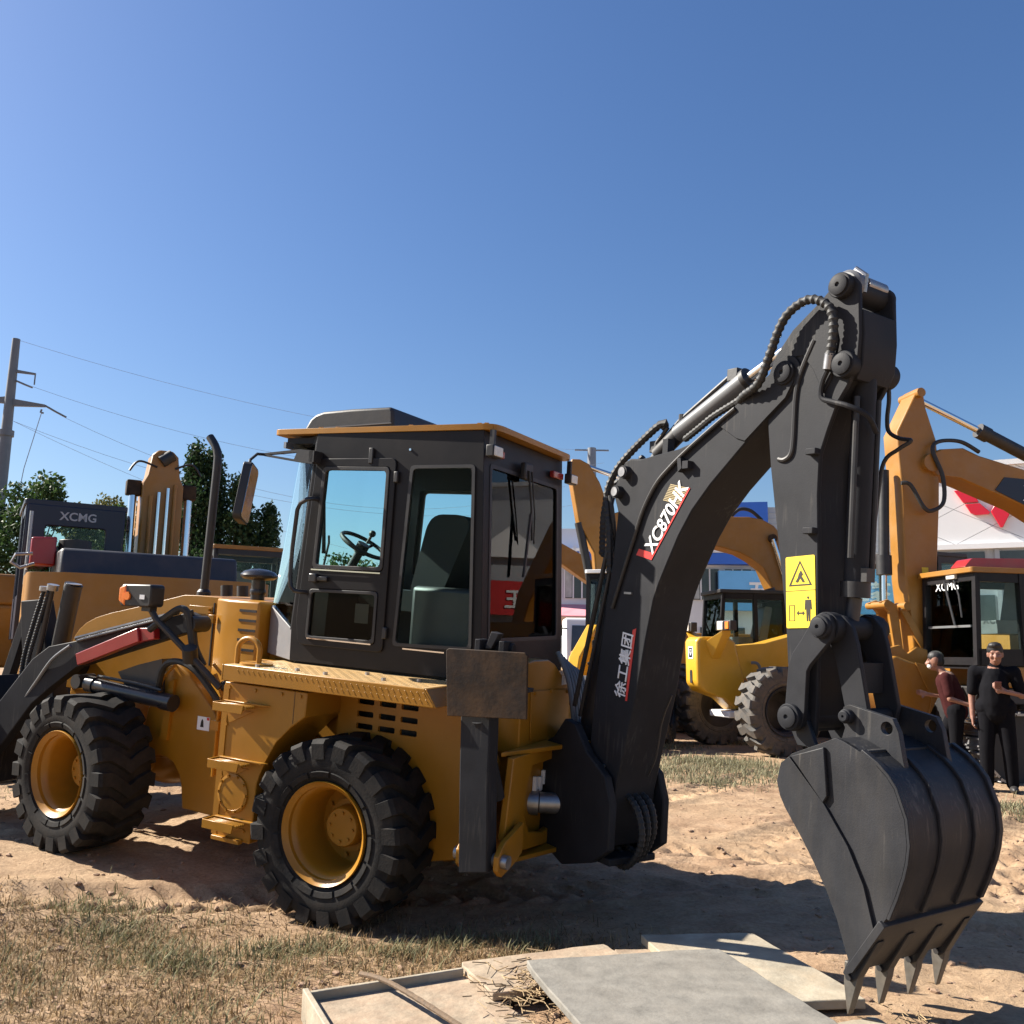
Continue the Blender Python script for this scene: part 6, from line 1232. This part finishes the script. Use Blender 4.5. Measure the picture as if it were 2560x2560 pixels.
slab([(0.08, 4.09), (0.955, 4.30), (1.23, 3.42), (0.36, 3.14)], 0.215, 0.032, 'concrete_grey', 'large smooth grey slab lying on top of the pile, nearest the camera', (0.0, 0.01), 1)
slab([(0.655, 4.67), (1.225, 4.73), (1.46, 3.86), (0.88, 3.79)], 0.165, 0.038, 'concrete', 'pale slab sticking out to the right towards the bucket teeth', (0.005, 0.0), 2)
slab([(-0.20, 4.27), (0.47, 4.57), (0.63, 4.20), (-0.04, 3.90)], 0.150, 0.032, 'concrete_tan', 'pale tan slab at the back left of the pile', (0, 0.0), 3)
slab([(0.52, 4.56), (0.78, 4.58), (0.86, 4.28), (0.56, 4.26)], 0.128, 0.030, 'concrete_tan', 'small slab piece peeping out behind the pile', (0, 0), 4)
slab([(1.22, 3.66), (1.44, 3.76), (1.56, 3.40), (1.28, 3.28)], 0.142, 0.025, 'concrete', 'small pale slab at the lower edge below the bucket teeth', (0, 0), 5)
bs = slab([(-0.80, 3.90), (-0.18, 4.22), (0.28, 3.42), (-0.42, 3.05)], 0.115, 0.07, 'concrete_tan', 'dusty box slab with a raised rim at the lower left of the pile', (0, 0), 6)
def rim_bar(a, b, w, z0, z1):
    a, b = Vector(a), Vector(b); d = (b-a).normalized(); nn = Vector((-d.y, d.x))*w
    MB().hexa([(*a, z0), (*b, z0), (*(b+nn), z0), (*(a+nn), z0)], [(*a, z1), (*b, z1), (*(b+nn), z1), (*(a+nn), z1)]).build('rim', 'concrete', bs, bevel=0.004)
rim_bar((-0.185, 4.205), (-0.805, 3.885), 0.022, 0.05, 0.150); rim_bar((-0.815, 3.905), (-0.42, 3.03), 0.024, 0.03, 0.155)
mb = MB(); q = spline([(-0.62, 4.16, 0.13), (-0.50, 4.00, 0.160), (-0.35, 3.80, 0.166), (-0.10, 3.48, 0.150), (0.02, 3.30, 0.135)], 10)
mb.tube(q, [0.0105+0.0012*(i % 2) for i in range(len(q))], 8); tag(mb.build('steel_rod', 'rod', None), 'rusty bent steel rod lying across the rimmed slab', 'rod')

# ================================================================== GRASS, STRAW, CLODS
def blades(name, P, h, w, lean, cols, seed, flat=0.0):
    g = np.random.default_rng(seed); n = len(P); z = ground_z(P[:, 0], P[:, 1])
    base = np.stack([P[:, 0], P[:, 1], z-0.004], 1); az = g.random(n)*2*math.pi
    d = np.stack([np.cos(az), np.sin(az), np.zeros(n)], 1); s = np.stack([-np.sin(az), np.cos(az), np.zeros(n)], 1)
    H = h*(0.45+0.9*g.random(n)); Ln = lean*(0.3+1.0*g.random(n)); fl = (g.random(n) < flat); H = np.where(fl, H*0.14+0.004, H); Ln = np.where(fl, Ln+h*1.2, Ln)
    Wd = (w*(0.6+0.8*g.random(n)))[:, None]
    m1 = base+d*(Ln*0.35)[:, None]+np.array([0, 0, 1.])*(H*0.62)[:, None]; tp = base+d*Ln[:, None]+np.array([0, 0, 1.])*H[:, None]
    V = np.stack([base-s*Wd, base+s*Wd, m1+s*Wd*0.8, m1-s*Wd*0.8, tp], 1).reshape(-1, 3); o5 = np.arange(n)[:, None]*5
    F = [tuple(f) for f in (o5+np.array([0, 1, 2, 3])).tolist()]+[tuple(f) for f in (o5+np.array([3, 2, 4])).tolist()]
    me = bpy.data.meshes.new(name); me.from_pydata(V.tolist(), [], F)
    k = g.random(n)[:, None]; C = np.array(cols[0])*(1-k)+np.array(cols[1])*k; C = np.clip(C*(0.7+0.6*g.random(n))[:, None], 0, 1)
    at = me.color_attributes.new('Col', 'FLOAT_COLOR', 'POINT'); at.data.foreach_set('color', np.concatenate([np.repeat(C, 5, 0), np.ones((5*n, 1))], 1).ravel())
    return me
def scatter(n, x0, x1, y0, y1, dens, seed):
    g = np.random.default_rng(seed); x = x0+(x1-x0)*g.random(n); y = y0+(y1-y0)*g.random(n)
    k = g.random(n) < dens(x, y); return np.stack([x[k], y[k]], 1)
def gdens(x, y):
    edge = 5.45+0.35*fbm(x*1.1, y*0, 2, 5)*2-0.42*np.clip(x+0.6, 0, 3)-0.1*np.clip(-x-2.6, 0, 3)     # grass stops before the machine
    m_ = 1/(1+np.exp((y-edge)*6)); n_ = np.clip(fbm(x*1.6, y*1.6, 3, 44)*2.2+0.75, 0.12, 1)
    slabm = 1-np.clip(1.6-np.hypot((x-0.45)/1.2, (y-3.8)/0.55), 0, 1)
    return m_*n_*np.clip(slabm, 0, 1)*(1/(1+np.exp((x-0.9)*6)))
def tufts(cent, n, r, seed):
    g = np.random.default_rng(seed); return np.concatenate([np.array(c)[None, :]+g.normal(size=(int(n*s_), 2))*r*s_ for c, s_ in cent])
STRAW = ((0.11, 0.070, 0.034), (0.38, 0.265, 0.140)); GREEN = ((0.11, 0.105, 0.050), (0.23, 0.215, 0.115)); PALE = ((0.16, 0.15, 0.09), (0.30, 0.28, 0.17))
p1 = scatter(170000, -6.0, 1.3, 2.3, 5.7, gdens, 11)
tag(obj('dry_grass', blades('dry_grass', p1, 0.045, 0.0024, 0.055, STRAW, 1, 0.55), 'grass', smooth=0), 'dead straw coloured grass matted over the foreground dirt', 'grass', kind='stuff')
def gd2(x, y): return gdens(x, y)*np.clip(fbm(x*1.2+3, y*1.2, 3, 70)*4+0.18, 0, 1)
p2 = scatter(26000, -6.0, 1.3, 2.3, 5.7, gd2, 12)
cent = [((-2.32, 5.35), 1.0), ((-2.05, 5.05), 0.9), ((-1.75, 4.72), 0.9), ((-1.2, 4.75), 0.7), ((-0.95, 4.85), 0.6), ((-0.55, 4.80), 0.6), ((-0.25, 4.95), 0.6), ((-2.9, 4.7), 0.7), ((-3.4, 4.9), 0.5), ((0.15, 4.85), 0.5), ((-1.5, 4.5), 0.7), ((-3.0, 6.9), 0.6), ((-1.62, 7.0), 0.5)]
p3 = tufts(cent, 420, 0.15, 13)
tag(obj('green_grass', blades('green_grass', np.concatenate([p2, p3]), 0.062, 0.0028, 0.065, GREEN, 2, 0.25), 'grass', smooth=0), 'sparse green grass tufts growing in the foreground', 'grass', kind='stuff')
cent2 = [((3.0, 12.6), 1.6), ((3.6, 12.2), 1.8), ((4.1, 11.6), 1.6), ((2.5, 11.4), 1.2), ((2.6, 13.4), 1.2), ((5.9, 8.6), 1.5), ((6.4, 8.9), 1.5), ((3.3, 13.4), 1.4), ((2.0, 12.4), 1.4), ((5.2, 9.6), 1.0), ((4.4, 16.6), 1.3), ((2.6, 15.8), 1.3), ((-5.6, 8.6), 1.5), ((6.2, 10.2), 0.8)]
p4 = tufts(cent2, 900, 0.26, 14)
tag(obj('yard_grass', blades('yard_grass', p4, 0.075, 0.005, 0.06, PALE, 3, 0.3), 'grass', smooth=0), 'pale dry grass patches around the parked machines', 'grass', kind='stuff')
# straw lying on the slabs
g = np.random.default_rng(5); n = 260; mbs = MB()
for i in range(n):
    if i < 190: x, y, z = 0.10+g.normal()*0.10, 3.95+g.normal()*0.16, 0.145
    else: x, y, z = 1.55+g.normal()*0.10, 3.62+g.normal()*0.10, 0.13
    a = g.random()*6.28; L_ = 0.03+0.07*g.random(); zz = z+0.03*g.random(); b = (x+L_*math.cos(a), y+L_*math.sin(a), zz+0.02*(g.random()-0.5))
    mbs.tube([(x, y, zz), b], 0.0016+0.0012*g.random(), 3, cap=False)
mat('straw', (0.34, 0.24, 0.13), 0.85, var=0.4, scale=40)
tag(mbs.build('loose_straw', 'straw', None, recalc=False), 'loose straw and dry leaves caught between the slabs', 'straw', kind='stuff')
# clods of dirt
def clod_mesh(n, region, smin, smax, seed, power=2.4):
    g = np.random.default_rng(seed); mb = MB()
    ico = [(0, 0, 1), (0.89, 0, 0.45), (0.28, 0.85, 0.45), (-0.72, 0.53, 0.45), (-0.72, -0.53, 0.45), (0.28, -0.85, 0.45), (0.72, 0.53, -0.45), (-0.28, 0.85, -0.45), (-0.89, 0, -0.45), (-0.28, -0.85, -0.45), (0.72, -0.53, -0.45), (0, 0, -1)]
    fc = [(0, 1, 2), (0, 2, 3), (0, 3, 4), (0, 4, 5), (0, 5, 1), (1, 6, 2), (2, 7, 3), (3, 8, 4), (4, 9, 5), (5, 10, 1), (6, 7, 2), (7, 8, 3), (8, 9, 4), (9, 10, 5), (10, 6, 1), (11, 7, 6), (11, 8, 7), (11, 9, 8), (11, 10, 9), (11, 6, 10)]
    P = region(g, n); z = ground_z(P[:, 0], P[:, 1])
    for (x, y), zz in zip(P, z):
        s_ = smin+(smax-smin)*g.random()**power; a = g.random()*6.28; sc = (s_*(0.7+0.7*g.random()), s_*(0.7+0.6*g.random()), s_*(0.4+0.35*g.random())); ca, sa = math.cos(a), math.sin(a); vs_ = []
        for v in ico:
            k = 0.75+0.5*g.random(); u, w_ = v[0]*sc[0]*k, v[1]*sc[1]*k; vs_.append((x+u*ca-w_*sa, y+u*sa+w_*ca, zz+sc[2]*0.25+v[2]*sc[2]*k))
        mb.add(vs_, fc)
    return mb
def reg1(g, n):
    x = -5+12*g.random(n); y = 3.0+10*g.random(n)**1.3; return np.stack([x, y], 1)
mb = clod_mesh(6500, reg1, 0.003, 0.024, 21, 3.4)
tag(mb.build('dirt_clods', 'stone', None, recalc=False, smooth=0), 'loose clods and crumbs of tan dirt scattered over the yard', 'clods', kind='stuff')
def gd5(x, y): return np.clip(fbm(x*0.8+9, y*0.8, 3, 91)*3+0.45, 0.08, 1)
p5 = scatter(26000, -6.0, 7.5, 4.2, 13.0, gd5, 15)
tag(obj('trodden_straw', blades('trodden_straw', p5, 0.030, 0.0026, 0.05, STRAW, 4, 0.95), 'grass', smooth=0), 'trodden straw bits scattered over the bare dirt', 'straw', kind='stuff')

# ================================================================== PEOPLE
def limb(mb, pts, rs, n=12): mb.tube([Vector(p) for p in pts], rs, n); [mb.ball(tuple(p), r, n) for p, r in zip(pts, rs)]
def remesh(o, vox, it=4, fac=0.5):
    r_ = o.modifiers.new('remesh', 'REMESH'); r_.mode = 'VOXEL'; r_.voxel_size = vox; r_.use_smooth_shade = True
    s_ = o.modifiers.new('smooth', 'SMOOTH'); s_.iterations = it; s_.factor = fac
    return o
def head(mb, c, fwd=Vector((0, -1, 0)), k=1.0):
    c = Vector(c); sd_ = Vector((0, 0, 1)).cross(fwd).normalized(); U = Vector((0, 0, 1))
    def at(a, b, d): return tuple(c+sd_*a*k+fwd*b*k+U*d*k)
    mb.ball(at(0, -0.012, 0.03), (0.078*k, 0.092*k, 0.098*k), 16); mb.ball(at(0, 0.022, -0.045), (0.060*k, 0.062*k, 0.072*k), 14); mb.ball(at(0, 0.045, -0.085), (0.035*k, 0.030*k, 0.028*k), 10)
    mb.tube([at(0, 0.085, 0.02), at(0, 0.108, -0.03)], [0.010*k, 0.018*k], 8); mb.ball(at(0, 0.105, -0.032), 0.017*k, 8)
    for s in (1, -1):
        mb.ball(at(s*0.040, 0.070, -0.02), 0.026*k, 8); mb.tube([at(s*0.076, -0.01, 0.02), at(s*0.076, -0.006, -0.03)], [0.015*k, 0.009*k], 8); mb.tube([at(s*0.012, 0.088, 0.03), at(s*0.05, 0.075, 0.03)], 0.012*k, 6)
    mb.tube([at(-0.024, 0.088, -0.066), at(0.024, 0.088, -0.066)], 0.009*k, 6)
def hand(mb, wr, d, side, up_, curl=0.4, k=1.0):
    """palm from the wrist along d, four bent fingers and a thumb leaving the side"""
    wr, d, side, up_ = Vector(wr), Vector(d).normalized(), Vector(side).normalized(), Vector(up_).normalized()
    for j in range(4): mb.tube([wr+side*(j-1.5)*0.012*k, wr+d*0.085*k+side*(j-1.5)*0.020*k], [0.017*k, 0.014*k], 7)
    for j, L_ in enumerate((0.068, 0.078, 0.072, 0.056)):
        a = wr+d*0.085*k+side*(j-1.5)*0.021*k; b = a+(d*math.cos(curl)+up_*math.sin(curl))*L_*0.5*k; c_ = b+(d*math.cos(curl*2.2)+up_*math.sin(curl*2.2))*L_*0.5*k
        mb.tube([a, b, c_], [0.0105*k, 0.0095*k, 0.007*k], 7)
    t0 = wr+d*0.03*k-side*0.026*k; t1 = t0+(d*0.5-side*0.8+up_*0.3).normalized()*0.04*k; mb.tube([t0, t1, t1+(d*0.8+up_*0.4).normalized()*0.032*k], [0.014*k, 0.0115*k, 0.008*k], 7)

# man facing the camera, looking at a phone in his left hand
zm = float(ground_z(5.83, 11.0))
PM = thing('person', 'man in black short sleeved shirt and black trousers holding a phone, standing at the right', 'person', (5.83, 11.0, zm), R(-26))
hipz, shz = 0.90, 1.42
b = MB(); HC = (0.035, -0.03, 1.60); head(b, HC, k=1.06)
limb(b, [(0.02, 0, 1.40), (0.032, -0.015, 1.54)], [0.062, 0.055])
limb(b, [(0, 0, 0.95), (0, 0, 1.15), (0.01, 0, 1.36)], [0.13, 0.125, 0.13])
RS, RE, RWr = (-0.20, 0.0, 1.40), (-0.245, 0.02, 1.10), (-0.25, -0.03, 0.855); limb(b, [RS, RE, RWr], [0.055, 0.042, 0.028]); hand(b, RWr, (0, -0.1, -1), (0, -1, 0), (0.6, 0, 0), 0.45)
LS, LE, LW = (0.22, 0.0, 1.40), (0.285, 0.0, 1.13), (0.10, -0.22, 1.175); limb(b, [LS, LE, LW], [0.055, 0.044, 0.028]); hand(b, LW, (-0.75, -0.35, 0.45), (0.4, 0.2, 0.9), (-0.2, 0.6, 0.6), 0.5)
for s in (1, -1): limb(b, [(s*0.09, 0, 0.92), (s*0.115, -0.02, 0.50), (s*0.125, 0.0, 0.09)], [0.095, 0.062, 0.042])
remesh(b.build('body', 'skin', PM, recalc=False), 0.011, 2)
c = MB(); limb(c, [(0, 0, 0.93), (0, -0.01, 1.05), (0.0, -0.012, 1.20), (0.01, 0, 1.34)], [0.165, 0.172, 0.165, 0.145]); limb(c, [(-0.17, 0, 1.385), (0.19, 0, 1.385)], [0.082, 0.082]); limb(c, [(0.02, 0, 1.38), (0.028, -0.008, 1.475)], [0.10, 0.068])
limb(c, [RS, (-0.232, 0.012, 1.17)], [0.078, 0.068]); limb(c, [LS, (0.272, 0.0, 1.185)], [0.078, 0.068]); limb(c, [(-0.1, 0, 0.98), (0.1, 0, 0.98)], [0.13, 0.13])
remesh(c.build('shirt', 'cloth_black', PM, recalc=False), 0.014, 3)
c = MB(); limb(c, [(-0.085, 0, 0.93), (0.085, 0, 0.93)], [0.125, 0.125])
for s in (1, -1): limb(c, [(s*0.09, 0, 0.90), (s*0.12, -0.025, 0.50), (s*0.13, 0.0, 0.10)], [0.115, 0.085, 0.072])
remesh(c.build('trousers', 'cloth_black', PM, recalc=False), 0.014, 3)
for s in (1, -1):
    c = MB(); c.ball((s*0.14, -0.06, 0.045), (0.052, 0.13, 0.045), 12); c.ball((s*0.132, 0.02, 0.06), (0.048, 0.06, 0.06), 12); remesh(c.build('shoe', 'black', PM, recalc=False), 0.012, 2)
c = MB(); hc = Vector(HC); c.ball(tuple(hc+Vector((0, 0.012, 0.062))), (0.092, 0.102, 0.092), 14); c.ball(tuple(hc+Vector((0, 0.045, 0.02))), (0.088, 0.075, 0.095), 12); c.ball(tuple(hc+Vector((0, -0.035, 0.110))), (0.078, 0.068, 0.046), 12)
remesh(c.build('hair', 'hair', PM, recalc=False), 0.010, 1)
for s in (1, -1):
    MB().ball(tuple(hc+Vector((s*0.033, -0.083, 0.006))), (0.013, 0.007, 0.006), 8).build('eye', 'ink', PM); MB().tube([hc+Vector((s*0.016, -0.092, 0.028)), hc+Vector((s*0.052, -0.080, 0.030))], 0.005, 6).build('eyebrow', 'hair', PM)
ph = MB(); ph.hexa([(-0.035, -0.008, -0.07), (0.035, -0.008, -0.07), (0.035, -0.008, 0.07), (-0.035, -0.008, 0.07)], [(-0.035, 0.0, -0.07), (0.035, 0.0, -0.07), (0.035, 0.0, 0.07), (-0.035, 0.0, 0.07)])
pho = ph.build('phone', 'phone', None, bevel=0.003); pho.matrix_world = PM.matrix_basis @ Matrix.Translation((0.035, -0.275, 1.235)) @ Matrix.Rotation(R(38), 4, 'X')
tag(pho, 'dark red phone held up in the hand of the man in black', 'phone')
cg = MB().cyl((0, 0, 0), (0, -0.055, 0.008), 0.004, 6).build('cigarette', 'white_decal', None); cg.matrix_world = PM.matrix_basis @ Matrix.Translation((-0.235, -0.06, 0.76)); tag(cg, 'white cigarette between the fingers of the man in black', 'cigarette')

# second man walking to the left behind the yellow bucket
zm = float(ground_z(5.80, 12.0))
PW = thing('person', 'man in dark red shirt and dark trousers walking left behind the digging bucket', 'person', (5.80, 12.0, zm), R(-26))
FW = Vector((-1, 0, 0)); HC = (-0.18, -0.0, 1.53)
b = MB(); head(b, HC, FW); limb(b, [(-0.06, 0, 1.34), (-0.14, 0, 1.46)], [0.06, 0.052]); limb(b, [(0.04, 0, 0.90), (0.0, 0, 1.10), (-0.05, 0, 1.30)], [0.12, 0.12, 0.12])
A1 = [(-0.06, -0.19, 1.33), (-0.02, -0.25, 1.06), (0.20, -0.24, 0.99)]; limb(b, A1, [0.052, 0.041, 0.027]); hand(b, A1[2], (1, 0, -0.1), (0, 0, 1), (0, 0.5, 0), 0.5)
A2 = [(-0.06, 0.19, 1.33), (-0.10, 0.23, 1.07), (-0.30, 0.16, 1.10)]; limb(b, A2, [0.052, 0.041, 0.027]); hand(b, A2[2], (-1, 0, 0.2), (0, 0, 1), (0, -0.5, 0), 0.5)
LL = [[(0.04, -0.09, 0.88), (0.02, -0.10, 0.48), (0.28, -0.10, 0.12)], [(0.04, 0.09, 0.88), (-0.16, 0.10, 0.50), (-0.12, 0.10, 0.09)]]
for q in LL: limb(b, q, [0.09, 0.06, 0.04])
remesh(b.build('body', 'skin', PW, recalc=False), 0.012, 2)
c = MB(); limb(c, [(0.04, 0, 0.90), (0.0, 0, 1.10), (-0.05, 0, 1.27)], [0.15, 0.155, 0.14]); limb(c, [(-0.055, -0.16, 1.31), (-0.055, 0.16, 1.31)], [0.08, 0.08]); limb(c, [A1[0], (-0.03, -0.235, 1.12)], [0.072, 0.064]); limb(c, [A2[0], (-0.09, 0.22, 1.13)], [0.072, 0.064])
remesh(c.build('shirt', 'cloth_maroon', PW, recalc=False), 0.014, 3)
c = MB(); limb(c, [(0.04, -0.08, 0.90), (0.04, 0.08, 0.90)], [0.12, 0.12])
for q in LL: limb(c, q, [0.108, 0.078, 0.062])
remesh(c.build('trousers', 'cloth_black', PW, recalc=False), 0.014, 3)
for (x, y, z) in ((0.25, -0.10, 0.07), (-0.16, 0.10, 0.045)):
    c = MB(); c.ball((x, y, z), (0.13, 0.05, 0.045), 12); c.ball((x+0.05, y, z+0.03), (0.06, 0.046, 0.05), 12); remesh(c.build('shoe', 'shoe_white', PW, recalc=False), 0.012, 2)
c = MB(); hc = Vector(HC); c.ball(tuple(hc+Vector((0.014, 0, 0.062))), (0.102, 0.088, 0.085), 14); c.ball(tuple(hc+Vector((0.05, 0, 0.01))), (0.07, 0.086, 0.085), 12); remesh(c.build('hair', 'hair', PW, recalc=False), 0.010, 1)
c = MB(); c.ball(tuple(hc+Vector((-0.058, 0, -0.055))), (0.042, 0.060, 0.042), 12); c.build('face_mask', 'shoe_white', PW)
